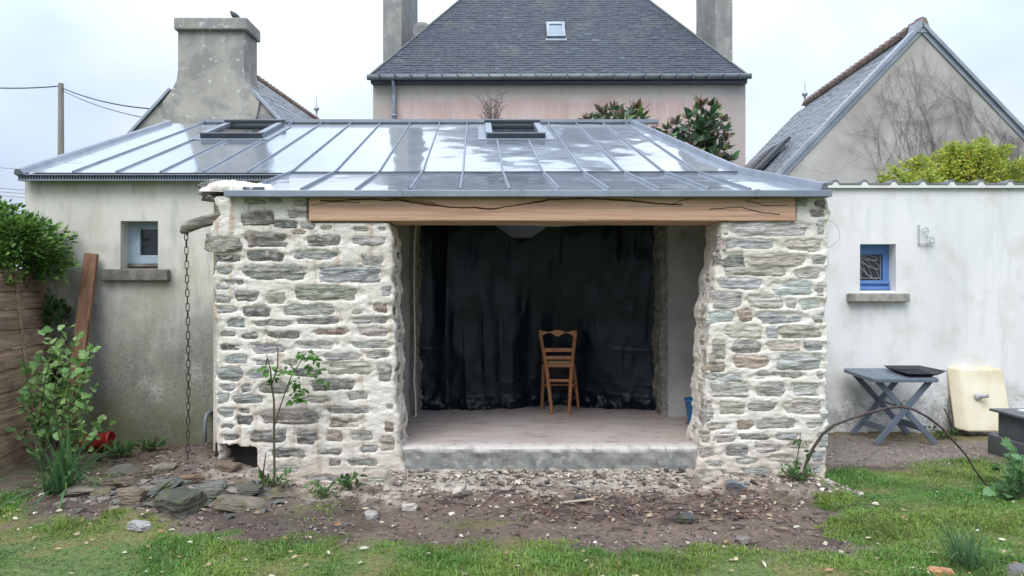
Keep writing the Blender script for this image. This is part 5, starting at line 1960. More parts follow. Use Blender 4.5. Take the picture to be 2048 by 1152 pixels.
# --- left house: gable with a broad chimney
GYl = 14.5
lh = thing("chimney_house", "grey rendered house end with a broad chimney behind the zinc roof", "house", (-5.9, GYl, 0))
ax = px(422, 0, GYl).x
az = px(0, 97, GYl).z
ezl = 3.2
slope = 94 / 85.0 * 1.0
hw = (az - ezl) / 1.09
back = Vector((.064 * 6.3, 6.3, 0))
b = MB()
b.prism([(ax - hw, GYl, -.2), (ax + hw, GYl, -.2), (ax + hw, GYl, ezl), (ax, GYl, az), (ax - hw, GYl, ezl)], back)
b.build("gable_wall", MT['chimney'], lh)
for s in (-1, 1):
    Ud = back.normalized()
    Vd = Vector((-s * hw, 0, az - ezl)).normalized()
    p0 = Vector((ax + s * (hw + .12), GYl + .0, ezl - .13)) + Vector((0, 0, .06))
    if s == 1:
        slates(lh, p0, Ud, Vd, lambda t: (.05, back.length), int((hw / abs(Vd.x)) / .12), .12, .24, (.17, .19, .22), MT['slate'], MT['wet_slate'], 0, 9 + s)
    b = MB()
    q0 = Vector((ax + s * (hw + .1), GYl - .03, ezl - .05))
    q1 = q0.lerp(Vector((ax, GYl - .03, az + .06)), 1 - .76 / hw)
    b.bar(q0 + Vector((0, .12, 0)), q1 + Vector((0, .12, 0)), .30, .05, up=Vector((s * .7, 0, .7)))
    b.build("verge_flashing", MT['lead'], lh)
cx0, cx1 = px(356, 0, GYl - .05).x, px(488, 0, GYl - .05).x
ztopc = px(0, 62, GYl - .05).z
prof_ = [(cx0 - .30, 5.38), (cx0 - .10, 5.66), (cx0 - .03, 5.80), (cx0, 6.0), (cx0, ztopc), (cx1, ztopc), (cx1, 6.0), (cx1 + .03, 5.80), (cx1 + .10, 5.66), (cx1 + .30, 5.38), (cx1 + .05, 4.2), (cx0 - .05, 4.2)]
b = MB()
b.prism([(x, GYl - .05, z) for x, z in prof_], (.04, .62, 0))
stack = b.build("chimney_stack", MT['chimney'], lh)
b = MB()
b.box(((cx0 + cx1) / 2 + .02, GYl + .26, ztopc + .12), (cx1 - cx0 + .14, .80, .24))
o = b.build("chimney_cap", MT['chimney'], stack, bevel=.03)
nrt = 26
for i in range(nrt):
    u = (i + .2) / nrt
    c_ = Vector((ax, GYl + .66, az + .05)) + back * u * (5.64 / 6.3)
    dr = back.normalized()
    b = MB()
    b.tube([c_, c_ + dr * .12, c_ + dr * .235], [.085, .10, .065], 8)
    b.build("ridge_tile", MT['terracotta'], lh)


def finial(p, parent):
    b = MB()
    b.lathe(p, [(.0, 0), (.09, 0), (.05, .06), (.025, .10), (.025, .22), (.075, .27), (.075, .31), (.03, .36), (.014, .42), (.008, .62), (0, .64)], 12)
    b.build("finial", MT['lead'], parent, smooth=True)


finial(Vector((ax, GYl, az)) + back + Vector((0, 0, .05)), lh)

bc = px(472, 34, GYl + .1)
b = MB()
bz = ztopc + .24
b.tube([(bc.x - .02, GYl + .02, bz + .02), (bc.x - .06, GYl + .02, bz + .05)], .008, 5)
b = MB()
b.tube([(bc.x + .17, GYl + .05, bz + .0), (bc.x + .09, GYl + .05, bz + .035), (bc.x + .03, GYl + .05, bz + .075), (bc.x - .03, GYl + .05, bz + .115), (bc.x - .06, GYl + .05, bz + .155), (bc.x - .075, GYl + .05, bz + .165), (bc.x - .11, GYl + .05, bz + .158)],
       [.012, .028, .055, .055, .034, .028, .004], 10)
b.tube([(bc.x + .0, GYl + .05, bz), (bc.x, GYl + .05, bz + .05)], .006, 5)
tag(b.build("bird", MT['bird'], smooth=True), "small dark bird perched on the cap of the broad chimney", "bird")

# --- right house
GYr = 13.6
rh = thing("gable_house", "grey rendered gable house with creeper traces behind the white outbuilding", "house", (7.5, GYr, 0))
ax = px(1842, 0, GYr).x
az = px(0, 60, GYr).z
ezr = px(0, 350, GYr).z
hw = ax - px(1562, 0, GYr).x
hw_r = hw * 1.28
back = Vector((.04 * 6.0, 6.0, 0))
b = MB()
slr = (az - ezr) / hw
b.prism([(ax - hw, GYr, -.2), (ax + hw_r, GYr, -.2), (ax + hw_r, GYr, az - slr * hw_r), (ax, GYr, az), (ax - hw, GYr, ezr)], back)
b.build("gable_wall", MT['gable'], rh)
for s in (-1, 1):
    hw2 = hw if s < 0 else hw_r
    zt2 = az - slr * hw2
    Ud = back.normalized()
    Vd = Vector((-s * hw2, 0, az - zt2)).normalized()
    p0 = Vector((ax + s * (hw2 + .16), GYr, zt2 - .16 * slr)) + Vector((0, 0, .07))
    if s < 0:
        # far slope end: the ridge is hipped at the back
        ln_ = back.length
        tot_ = Vector((hw2, 0, az - zt2)).length
        slates(rh, p0, Ud, Vd, lambda t: (.0, ln_ + .5 - .0 * t), int(tot_ / .12) + 2, .12, .24, (.20, .225, .26), MT['slate'], MT['wet_slate'], 0, 19)
    b = MB()
    q0 = Vector((ax + s * (hw2 + .14), GYr + .05, zt2 - .08))
    q1 = Vector((ax, GYr + .05, az + .10))
    b.bar(q0, q1, .26, .06, up=Vector((s * .7, 0, .7)))
    b.build("verge_flashing", MT['lead'], rh)
    b = MB()
    b.bar(q0 + Vector((0, -.07, -.09)), q1 + Vector((0, -.07, -.09)), .02, .10, up=Vector((s * .7, 0, .7)))
    b.build("verge_board", MT['lead'], rh)
for i in range(25):
    u = i / 25
    c_ = Vector((ax, GYr - .05, az + .13)) + back * u
    b = MB()
    b.tube([c_, c_ + back.normalized() * .12, c_ + back.normalized() * .25], [.10, .115, .072], 8)
    b.build("ridge_tile", MT['terracotta'], rh)
finial(Vector((ax, GYr, az + .1)) + back, rh)
b = MB()
b.prism([(ax - .16, GYr - .05, az - .06), (ax + .16, GYr - .05, az - .06), (ax + .10, GYr - .05, az + .14), (ax, GYr - .05, az + .20), (ax - .10, GYr - .05, az + .14)], (0, .25, 0))
b.build("apex_flashing", MT['lead'], rh)
# two open roof lights low on the left slope, and its gutter
for (xa, ya, xc, yc, Yd) in ((1500, 330, 1528, 302, 17.0), (1526, 316, 1556, 288, 16.0)):
    m0 = px((xa + xc) / 2, (ya + yc) / 2, Yd)
    zpl = ezr + (m0.x - (ax - hw) - .04 * (Yd - GYr)) * slr
    Vd = Vector((hw, 0, az - ezr)).normalized()
    nn_ = Vector((-Vd.z, 0, Vd.x))
    c_ = Vector((m0.x, Yd, zpl + .22))
    b = MB()
    vs = [c_ + back.normalized() * i_ * .35 + Vd * j_ * .45 + nn_ * k_2 * .035 for i_ in (-1, 1) for j_ in (-1, 1) for k_2 in (-1, 1)]
    b.add(vs, [(0, 1, 3, 2), (4, 6, 7, 5), (0, 4, 5, 1), (2, 3, 7, 6), (0, 2, 6, 4), (1, 5, 7, 3)])
    b.build("roof_light", MT['skylight'], rh)
b = MB()
g0 = Vector((ax - hw - .20, GYr - .02, ezr - .16))
b.tube([g0, g0 + back], .06, 8)
b.tube([g0 + Vector((.0, .1, -.03)), g0 + Vector((.16, .1, -.25)), g0 + Vector((.16, .1, -1.5))], .04, 8)
b.build("gutter", MT['pvc'], rh)

# creeper stems on the gable
rc = random.Random(12)
cb = MB()


def inside(x, z):
    return z < az - .12 - abs(x - ax) * slr * (1.0) and z > 2.6 and x < ax + hw_r


def grow(x, z, ang, ln, r_, lvl):
    yo = GYr - rc.uniform(.012, .06)
    pts = [(x, yo, z)]
    for i in range(int(ln / .12)):
        ang += rc.uniform(-.28, .28)
        ang += (math.pi / 2 + .25 - ang) * .03
        x += math.cos(ang) * .12
        z += math.sin(ang) * .12
        if not inside(x, z):
            break
        pts.append((x, yo, z))
        if lvl < 2 and rc.random() < .20:
            grow(x, z, ang + rc.choice((-1, 1)) * rc.uniform(.3, 1.1), ln * rc.uniform(.3, .7), r_ * .65, lvl + 1)
    if len(pts) > 2:
        cb.tube(pts, [r_ * (1 - .75 * k / len(pts)) for k in range(len(pts))], 3, False)


for k in range(85):
    x0_ = px(rc.choice((rc.uniform(1740, 1900), rc.uniform(1900, 2120), rc.uniform(1980, 2140), rc.uniform(1960, 2120))), 0, GYr).x
    grow(x0_, rc.uniform(2.7, 4.2), math.pi / 2 + rc.uniform(-.25, .55), rc.uniform(1.0, 3.4), rc.uniform(.004, .009), 0)
tag(cb.build("bare_creeper", MT['vine']), "leafless creeper spreading over the grey gable wall", "creeper")

# --- utility pole
PY = 25.0
up_ = thing("utility_pole", "utility pole with sagging wires rising behind the left roof", "pole", (px(122, 0, PY).x, PY, 0))
ptx = px(122, 0, PY).x
ptz = px(0, 167, PY).z
b = MB()
b.tube([(ptx, PY, -.2), (ptx, PY, ptz)], [.13, .085], 12)
b.build("post", MT['pole'], up_)


def sagw(a, c2, sag_, n=14):
    a, c2 = Vector(a), Vector(c2)
    return [a.lerp(c2, i / n) - Vector((0, 0, sag_ * 4 * (i / n) * (1 - i / n))) for i in range(n + 1)]


for pts, r_ in ((sagw(px(-200, 148, 27), (ptx, PY, px(0, 172, PY).z), .25), .022), (sagw((ptx + .05, PY, px(0, 176, PY).z), px(306, 218, 19), .12), .018), (sagw((ptx + .05, PY, px(0, 181, PY).z), px(292, 236, 19), .1), .012)):
    b = MB()
    b.tube(pts, r_, 5)
    b.build("wire", MT['wire'], up_)
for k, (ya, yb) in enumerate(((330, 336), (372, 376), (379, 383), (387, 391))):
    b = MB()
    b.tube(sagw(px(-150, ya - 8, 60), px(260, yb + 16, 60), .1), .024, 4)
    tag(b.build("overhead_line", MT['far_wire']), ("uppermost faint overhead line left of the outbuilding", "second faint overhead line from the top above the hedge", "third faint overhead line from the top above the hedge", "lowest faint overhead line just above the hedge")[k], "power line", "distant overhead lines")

# ------------------------------------------------------------------ vegetation helpers


def leaf_mesh(name, P, Dn, Nn, Ls, Ws, cols, curve=.18, fold=.22, lobes=False):
    """P base points, Dn axis, Nn rough normal; all (N,3)"""
    N = len(P)
    Dn = Dn / np.linalg.norm(Dn, axis=1, keepdims=True)
    Sd = np.cross(Dn, Nn)
    Sd = Sd / (np.linalg.norm(Sd, axis=1, keepdims=True) + 1e-9)
    Un = np.cross(Sd, Dn)
    prof_ = [(0, 0), (.30, .42), (.66, .40), (1.0, 0)]
    Lc, Wc = Ls[:, None], Ws[:, None]
    rows = []
    for t_, w_ in prof_:
        cpt = P + Dn * Lc * t_ - Un * Lc * curve * t_ * t_
        if w_ == 0:
            rows.append([cpt])
        else:
            rows.append([cpt - Sd * Wc * w_ + Un * Wc * w_ * fold, cpt, cpt + Sd * Wc * w_ + Un * Wc * w_ * fold])
    V = np.stack([v for r_ in rows for v in r_], 1)          # N, 8, 3
    k = V.shape[1]
    off = (np.arange(N) * k)[:, None]
    tri = np.array([[0, 2, 1], [0, 3, 2], [4, 5, 7], [5, 6, 7]])
    quad = np.array([[1, 2, 5, 4], [2, 3, 6, 5]])
    T = (off[:, :, None] + tri[None]).reshape(-1, 3)
    Q = (off[:, :, None] + quad[None]).reshape(-1, 4)
    A = np.repeat(cols, k, 0)
    return np_mesh(name, V.reshape(-1, 3), [T, Q], False, A)


def lobed_leaves(name, P, Dn, Nn, Ls, Ws, cols, curve=.2):
    """three-lobed, toothed leaves as fans"""
    N = len(P)
    Dn = Dn / np.linalg.norm(Dn, axis=1, keepdims=True)
    Sd = np.cross(Dn, Nn)
    Sd = Sd / (np.linalg.norm(Sd, axis=1, keepdims=True) + 1e-9)
    Un = np.cross(Sd, Dn)
    half = [(0.0, .05), (-.06, .30), (.10, .50), (.30, .62), (.36, .42), (.56, .44), (.72, .36), (.78, .20), (1.0, 0)]
    out = half + [(t_, -w_) for t_, w_ in half[-2::-1]]
    k = len(out) + 1
    V = np.zeros((N, k, 3))
    r2 = np.random.RandomState(N)
    for j, (t_, w_) in enumerate([(.38, 0)] + out):
        jt = r2.uniform(.88, 1.12, (N, 1))
        V[:, j] = P + Dn * (Ls[:, None] * t_ * jt) + Sd * (Ws[:, None] * w_ * jt) - Un * (Ls[:, None] * curve * (t_ * t_ + .5 * w_ * w_)) + Un * (Ws[:, None] * .18 * abs(w_))
    m_ = len(out)
    tri = np.array([[0, 1 + i, 1 + (i + 1) % m_] for i in range(m_)])
    T = (np.arange(N)[:, None, None] * k + tri[None]).reshape(-1, 3)
    return np_mesh(name, V.reshape(-1, 3), [T], False, np.repeat(cols, k, 0))


def rnd_dirs(n, rs_):
    v = rs_.normal(size=(n, 3))
    return v / np.linalg.norm(v, axis=1, keepdims=True)


def tints(n, rs_, cols, dark=.35):
    cols = np.array(cols)
    a = cols[rs_.randint(0, len(cols), n)]
    return a * rs_.uniform(1 - dark, 1 + dark, (n, 1))


def twig_path(p0, p1, sag_, rr, n=6, wob=.05):
    p0, p1 = Vector(p0), Vector(p1)
    out = []
    for i in range(n + 1):
        u = i / n
        q = p0.lerp(p1, u)
        q += Vector((rr.uniform(-wob, wob), rr.uniform(-wob, wob), rr.uniform(-wob, wob) * .5)) * (0 if i == 0 else 1) * (p1 - p0).length
        q.z += sag_ * 4 * u * (1 - u)
        out.append(q)
    return out


def leafy(name, label, cat, base, twigs, leaf_per_m, L, Wd, cols, m='leaf', bark='bark', seed=1, r0=.008, group=None, dark=.35, up=.3, part="leaf_mass", spread=.02, start=.15, lobed=False):
    """plant made of explicit twig polylines with leaves along them"""
    rs_ = np.random.RandomState(seed)
    t_ = thing(name, label, cat, base, group)
    P, Dr = [], []
    b = MB()
    for tw in twigs:
        tw = [Vector(q) for q in tw]
        b.tube(tw, [r0 * (1 - .7 * i / len(tw)) for i in range(len(tw))], 5)
        ln = sum((tw[i + 1] - tw[i]).length for i in range(len(tw) - 1))
        cnt = max(2, int(ln * leaf_per_m))
        for q in range(cnt):
            u = start + (1 - start) * (q + rs_.uniform(0, 1)) / cnt
            f_ = min(u, .999) * (len(tw) - 1)
            i = int(f_)
            pt = tw[i].lerp(tw[i + 1], f_ - i)
            ax_ = (tw[i + 1] - tw[i]).normalized()
            d_ = Vector(rnd_dirs(1, rs_)[0])
            d_ = (d_ - ax_ * d_.dot(ax_) * .8 + ax_ * .5 + Vector((0, 0, up))).normalized()
            P.append(pt + d_ * rs_.uniform(0, spread))
            Dr.append(d_)
    P, Dr = np.array(P), np.array(Dr)
    n_ = len(P)
    Nn = np.array([0, -.35, 1.0]) + rs_.normal(size=(n_, 3)) * .5
    Ls = L * rs_.uniform(.6, 1.25, n_)
    Ws = Wd * rs_.uniform(.7, 1.2, n_)
    me_ = (lobed_leaves if lobed else leaf_mesh)(part, P, Dr, Nn, Ls, Ws, tints(n_, rs_, cols, dark))
    obj(part, me_, MT[m], t_, kind='stuff')
    b.build("stems", MT[bark], t_)
    return t_


# hedge behind the fence
def hedge(name, label, center, radii, n, L, Wd, cols, seed, m='leaf', clumps=26):
    rs_ = np.random.RandomState(seed)
    t_ = thing(name, label, "shrub", (center[0], center[1], 0))
    cd = rnd_dirs(clumps, rs_)
    cr_ = rs_.uniform(.45, .95, clumps) ** .6
    cc = np.array(center) + cd * cr_[:, None] * np.array(radii)
    idx = rs_.randint(0, clumps, n)
    d_ = rnd_dirs(n, rs_)
    rad_ = rs_.uniform(0, 1, n) ** .45 * rs_.uniform(.6, 1.0, n)
    P = cc[idx] + d_ * rad_[:, None] * np.array(radii) * .36
    out = P - np.array(center)
    out = out / (np.linalg.norm(out, axis=1, keepdims=True) + 1e-6)
    Dr = d_ * .7 + out * .5 + np.array([0, -.1, .45])
    Nn = rs_.normal(size=(n, 3)) * .5 + np.array([0, -.3, 1])
    me_ = leaf_mesh("leaf_mass", P, Dr, Nn, L * rs_.uniform(.6, 1.2, n), Wd * rs_.uniform(.7, 1.2, n), tints(n, rs_, cols, .35))
    obj("leaf_mass", me_, MT[m], t_, kind='stuff')
    b = MB()
    rr = random.Random(seed)
    for k in range(12):
        q = cc[k % clumps]
        b.tube(twig_path((center[0] + rr.uniform(-.2, .2), center[1] + rr.uniform(-.1, .1), 0.0), q, .05, rr, 6, .05), [.018, .016, .014, .012, .010, .008, .005], 5)
    b.build("stems", MT['bark'], t_)
    return t_


HC = [(0.09, 0.19, 0.04), (0.13, 0.25, 0.05), (0.06, 0.13, 0.03), (0.19, 0.32, 0.07)]
hedge("green_hedge", "dense glossy green hedge rising behind the fence panel", (-5.55, 7.66, 2.17), (.92, .50, .45), 13000, .068, .042, HC, 3, clumps=70)
hedge("dark_shrub", "dark green shrub low between the fence panel and the plank", (-4.98, 7.95, 1.15), (.20, .12, .55), 700, .07, .045, [(0.035, 0.085, 0.022), (0.05, 0.11, 0.03)], 4, clumps=12)
# distant fir tip beyond the hedge
b = MB()
tp = thing("fir_tree", "distant dark fir tip above the hedge at the left edge", "tree", (px(4, 0, 40).x, 40, 0))
b.tube([(px(4, 0, 40).x, 40, 0), px(4, 404, 40)], [.2, .02], 6)
b.build("trunk", MT['bark'], tp)
rs_ = np.random.RandomState(5)
n_ = 700
u = rs_.uniform(0, 1, n_) ** .7
tz_ = px(0, 403, 40).z
P = np.stack([px(4, 0, 40).x + rs_.normal(size=n_) * .05 * (1 + 4 * u), 40 + rs_.normal(size=n_) * .1, tz_ - u * 3.5], 1)
Dr = np.stack([rs_.normal(size=n_), rs_.normal(size=n_), rs_.uniform(-.3, .3, n_)], 1)
obj("crown", leaf_mesh("crown", P, Dr, np.tile([0, 0, 1.0], (n_, 1)) + rs_.normal(size=(n_, 3)) * .3, (.25 + .5 * u), .12 + .05 * u, tints(n_, rs_, [(0.03, 0.055, 0.035)])), MT['leaf'], tp)

# currant bush
rr = random.Random(21)
tw = []
for xa, ya in ((150, 668), (118, 690), (180, 690), (70, 705), (42, 715), (95, 735), (140, 720), (165, 745), (55, 770), (185, 770), (40, 800), (120, 790), (205, 845), (175, 810), (75, 840), (30, 860), (215, 850), (100, 665), (132, 655), (60, 900), (150, 860), (190, 690)):
    Yd = 7.0 + rr.uniform(-.22, .22)
    base_ = px(98 + rr.uniform(-25, 35), 925, 7.0)
    base_.z = gz1(base_.x, 7.0)
    tw.append(twig_path(base_, px(xa, ya, Yd), .0, rr, 6, .025))
CC = [(0.21, 0.36, 0.11), (0.27, 0.43, 0.14), (0.16, 0.30, 0.10), (0.34, 0.50, 0.19)]
leafy("currant_bush", "leafy green currant bush in front of the fence panel", "bush", (px(98, 0, 7.0).x, 7.0, 0), tw, 25, .070, .074, CC, 'leaf_soft', 'bark', 22, .008, up=.1, spread=.05, start=.25, lobed=True)

# strap leaves (daffodil clump) at the left
def straps(name, label, base, n, L, w, cols, seed, spread=.9, cat="plant", tilt=(0, 0), droop=.5):
    rs_ = np.random.RandomState(seed)
    t_ = thing(name, label, cat, tuple(base))
    V, Q, C = [], [], []
    k = 7
    for i in range(n):
        az_ = rs_.uniform(0, 2 * math.pi)
        le = L * rs_.uniform(.55, 1.15)
        tl_ = rs_.uniform(.05, spread)
        dirh = np.array([math.cos(az_) + tilt[0], math.sin(az_) * .8 + tilt[1], 0])
        bs = np.array(base) + np.array([rs_.normal() * .05, rs_.normal() * .05, 0])
        sd = np.array([-dirh[1], dirh[0], 0])
        sd = sd / (np.linalg.norm(sd) + 1e-6)
        sd = sd * .5 + np.array([.7, 0, 0])
        bend = rs_.uniform(.2, 1.0) * droop
        c_ = np.array(cols[rs_.randint(len(cols))]) * rs_.uniform(.7, 1.3)
        o0 = len(V)
        for j in range(k):
            u = j / (k - 1)
            z_ = le * (u * math.cos(tl_) - bend * u ** 3 * tl_)
            h_ = le * (u * math.sin(tl_) + bend * .5 * u * u)
            c0_ = bs + dirh * h_ + np.array([0, 0, max(z_, .01 - bs[2] * 0)])
            ww = w * rs_.uniform(.9, 1.1) * (1 - u ** 3) * .5 + .0006
            V += [c0_ - sd * ww, c0_ + sd * ww]
            C += [c_, c_]
        for j in range(k - 1):
            a = o0 + j * 2
            Q.append((a, a + 1, a + 3, a + 2))
    obj("leaf_blades", np_mesh("leaf_blades", np.array(V), [np.array(Q)], True, np.array(C)), MT['leaf_soft'], t_, kind='stuff')
    return t_


bs = px(125, 1010, 6.15)
straps("daffodil_clump", "clump of long strap leaves left of the stone heap", (bs.x, 6.15, gz1(bs.x, 6.15)), 110, .62, .022, [(0.075, 0.16, 0.055), (0.12, 0.23, 0.08), (0.09, 0.19, 0.09)], 6, 1.15, droop=.75)
bs = px(1925, 1150, 4.65)
straps("grass_tuft", "tall tuft of blue green grass beside the orange lump", (bs.x, 4.62, gz1(bs.x, 4.62)), 150, .36, .005, [(0.12, 0.23, 0.11), (0.17, 0.29, 0.14)], 8, .9, "grass")

# saplings
def sapling(name, label, stems, Yd, tips, n_leaf, L, seed, cols, r0=.011):
    t_ = thing(name, label, "sapling", (px(stems[0][0][0], 0, Yd).x, Yd, 0))
    b = MB()
    for st in stems:
        q = [px(a, y, Yd) for a, y in st]
        b.tube(q, [r0 * (1 - .55 * i / len(q)) * (1 if st is stems[0] else .6) for i in range(len(q))], 6)
    b.build("stem", MT['sap_bark'], t_)
    rs_ = np.random.RandomState(seed)
    P, Dr = [], []
    for a, y, s in tips:
        c_ = px(a, y, Yd)
        k = max(3, int(n_leaf * s))
        for _ in range(k):
            d_ = rnd_dirs(1, rs_)[0]
            P.append(np.array(c_) + d_ * np.array([.055, .06, .045]) * s * rs_.uniform(.2, 1))
            Dr.append(d_ * np.array([1, 1, .5]) + np.array([0, -.2, -.25]))
    P, Dr = np.array(P), np.array(Dr)
    n_ = len(P)
    obj("leaves", leaf_mesh("leaves", P, Dr, rs_.normal(size=(n_, 3)) * .4 + np.array([0, -.6, .8]), L * rs_.uniform(.6, 1.2, n_), L * .62 * rs_.uniform(.7, 1.2, n_), tints(n_, rs_, cols, .3)), MT['leaf_soft'], t_, kind='stuff')
    return t_


SG = [(0.085, 0.20, 0.035), (0.11, 0.25, 0.05), (0.07, 0.16, 0.03)]
sapling("young_sapling", "slim leafy sapling growing in front of the left stone pier",
        [[(548, 985), (549, 940), (548, 870), (548, 800), (543, 770), (541, 740), (535, 715), (529, 745)], [(550, 850), (560, 815), (570, 785), (583, 752), (600, 725), (612, 705)], [(543, 770), (555, 735), (556, 700), (553, 690)], [(548, 985), (532, 960), (516, 932)], [(526, 950), (530, 920), (532, 905)], [(598, 745), (585, 735), (578, 725)]],
        6.28, [(537, 735, 1.1), (548, 755, .7), (578, 740, .8), (610, 710, 1.2), (625, 722, 1.2), (632, 742, .9), (595, 765, .9), (585, 795, 1.1), (600, 798, .8), (645, 765, .5), (600, 780, .7)], 15, .058, 31, SG)
sapling("small_sapling", "small thin sapling at the foot of the right stone pier", [[(1588, 962), (1592, 930), (1598, 895), (1601, 866)], [(1592, 930), (1600, 915)]], 6.38,
        [(1596, 880, .6), (1606, 878, .5), (1598, 922, .5), (1603, 932, .4)], 8, .06, 33, [(0.06, 0.12, 0.04), (0.09, 0.16, 0.05)], .006)

# arching bramble cane
cn = thing("bramble_cane", "dark bramble cane arching from the right pier down to the lawn", "bramble", (px(1605, 0, 6.36).x, 6.36, .05))
pts = [(1600, 966), (1606, 950), (1613, 925), (1627, 895), (1645, 868), (1668, 850), (1700, 838), (1740, 825), (1775, 816), (1803, 813), (1830, 820), (1857, 835), (1885, 857), (1910, 885), (1932, 910), (1950, 940), (1970, 967), (1993, 986)]
b = MB()
q = [px(a, y, 6.36) for a, y in pts]
b.tube(q, [.0145, .014, .015, .014, .0135, .013, .012, .012, .0115, .011, .0105, .010, .010, .0095, .009, .009, .008, .006], 8)
b.tube([px(1800, 814, 6.36), px(1808, 800, 6.36)], .004, 5)
b.build("cane", MT['cane'], cn, smooth=True)
rr = random.Random(2)
b = MB()
for i in range(len(q) - 1):
    for k in range(3):
        p = q[i].lerp(q[i + 1], rr.random())
        d_ = Vector((rr.uniform(-1, 1), rr.uniform(-1, 1), rr.uniform(-1, 1))).normalized()
        b.tube([p, p + d_ * .022], [.0035, .0006], 4)
b.build("thorns", MT['cane'], cn, kind='stuff')
rs_ = np.random.RandomState(6)
P = np.array([px(a, y, 6.35) for a, y in ((1618, 905), (1625, 910), (1612, 915), (1630, 905), (1606, 950), (1800, 806), (1812, 806))])
obj("leaves", leaf_mesh("leaves", P, rs_.normal(size=(7, 3)), np.tile([0, -1, .6], (7, 1)), np.full(7, .06), np.full(7, .045), tints(7, rs_, [(0.06, 0.12, 0.04)])), MT['leaf_soft'], cn, kind='stuff')

# leafy plant at the right edge
rr = random.Random(8)
tw = []
for xa, ya in ((2000, 930), (2020, 900), (2045, 915), (2060, 950), (1990, 975), (2030, 960), (2075, 985), (2010, 1000), (2050, 1000), (2085, 940)):
    bs_ = px(2035, 1015, 6.05)
    bs_.z = gz1(bs_.x, 6.05)
    tw.append(twig_path(bs_, px(xa, ya, 6.05 + rr.uniform(-.15, .15)), 0, rr, 5, .03))
leafy("young_currant", "pale green lobed leaf plant at the right edge of the lawn", "plant", (px(2035, 0, 6.05).x, 6.05, 0), tw, 48, .07, .07, [(0.11, 0.22, 0.085), (0.15, 0.28, 0.12)], 'leaf_soft', 'bark', 41, .005, spread=.04, lobed=True)
# small weeds
wd = [(235, 915, 7.5, .10, "weed", "broad leaved weed in the soil left of the chain"), (545, 985, 6.25, .07, "weed", "weed tuft around the foot of the slim sapling"), (690, 985, 6.3, .07, "weed", "low weeds along the foot of the left pier"),
      (1590, 970, 6.3, .06, "weed", "low weed below the small thin sapling"), (300, 893, 7.9, .07, "weed", "grassy weed at the base of the rendered wall"), (640, 1000, 6.1, .06, "weed", "weed beside the dark soil hollow before the left pier"), (1890, 870, 8.7, .07, "weed", "weed by the white wall beside the short dark rod")]
for k, (xa, ya, Yd, L, nm, lab) in enumerate(wd):
    rr = random.Random(60 + k)
    c_ = px(xa, ya, Yd)
    c_.z = gz1(c_.x, Yd)
    tw = [[c_ + Vector((rr.uniform(-.1, .1), rr.uniform(-.08, .08), 0)), c_ + Vector((rr.uniform(-.16, .16), rr.uniform(-.12, .12), rr.uniform(.04, .12)))] for _ in range(9 if k in (1, 2, 5) else 13)]
    leafy(nm, lab, "weed", tuple(c_), tw, 42, L, L * .42, [(0.075, 0.16, 0.035), (0.10, 0.20, 0.05), (0.05, 0.11, 0.03)], 'leaf_soft', 'sap_bark', 70 + k, .003, up=.5, spread=.02)

# rhododendron behind the roof
rr = random.Random(14)
tw = []
ends = [(1180, 240), (1205, 228), (1225, 222), (1245, 235), (1262, 222), (1275, 218), (1240, 245), (1210, 245), (1300, 262), (1330, 258), (1350, 250), (1375, 240), (1398, 220), (1405, 212), (1425, 212), (1435, 218), (1442, 245), (1452, 262), (1452, 280), (1445, 300), (1420, 245), (1390, 250), (1365, 265), (1340, 280), (1320, 275), (1400, 275), (1425, 285), (1380, 300), (1350, 300), (1405, 310), (1430, 320), (1455, 325), (1465, 322), (1385, 325), (1415, 260), (1370, 285), (1310, 290), (1440, 330)]
leaves_P, leaves_D, leaves_C = [], [], []
rs_ = np.random.RandomState(15)
t_ = thing("evergreen_shrub", "big leaved evergreen shrub with bronze shoots behind the zinc roof", "shrub", (2.9, 13.2, 0))
b = MB()
for k, (xa, ya) in enumerate(ends):
    Yd = 13.2 + rr.uniform(-.35, .35)
    e_ = px(xa, ya, Yd)
    st_ = px(1385 + (xa - 1385) * .35, ya + 90 + rr.uniform(0, 40), 13.2) if xa > 1290 else px(xa + 20, ya + 70, 13.2)
    path = twig_path(st_, e_, .03, rr, 5, .03)
    b.tube(path, [.018, .016, .014, .012, .01, .008], 5)
    for s_ in (1.0, .80, .6, .40):
        f_ = s_ * 5
        i = min(int(f_), 4)
        c_ = path[i].lerp(path[i + 1], min(f_ - i, 1))
        ax_ = (path[-1] - path[-2]).normalized()
        for q in range(9 if s_ == 1 else 10):
            a = q * 2.4 + rr.random()
            d_ = Vector((math.cos(a), math.sin(a) * .8, rr.uniform(.2, .9) if s_ == 1 else rr.uniform(-.3, .5))) + ax_ * .6
            leaves_P.append(c_ + d_.normalized() * (.0 if s_ == 1 else rr.uniform(0, .12)))
            leaves_D.append(d_)
            bronze = (s_ == 1 and rr.random() < .75)
            cc = (0.14, 0.09, 0.06) if bronze else rr.choice([(0.06, 0.115, 0.05), (0.08, 0.15, 0.06), (0.13, 0.20, 0.085), (0.045, 0.085, 0.045)])
            leaves_C.append([v * rr.uniform(.7, 1.3) for v in cc])
n_ = len(leaves_P)
obj("leaf_mass", leaf_mesh("leaf_mass", np.array(leaves_P), np.array(leaves_D), rs_.normal(size=(n_, 3)) * .4 + np.array([0, -.5, .9]),   .22 * rs_.uniform(.6, 1.15, n_), .085 * rs_.uniform(.8, 1.3, n_), np.array(leaves_C), .15), MT['leaf'], t_, kind='stuff')
for xa in (1385, 1330, 1420, 1235):
    b.tube(twig_path((px(xa, 0, 13.2).x, 13.2, 0), px(xa + rr.uniform(-20, 20), 330, 13.2), 0, rr, 5, .02), [.05, .045, .04, .035, .03, .02], 6)
b.build("stems", MT['bark'], t_)

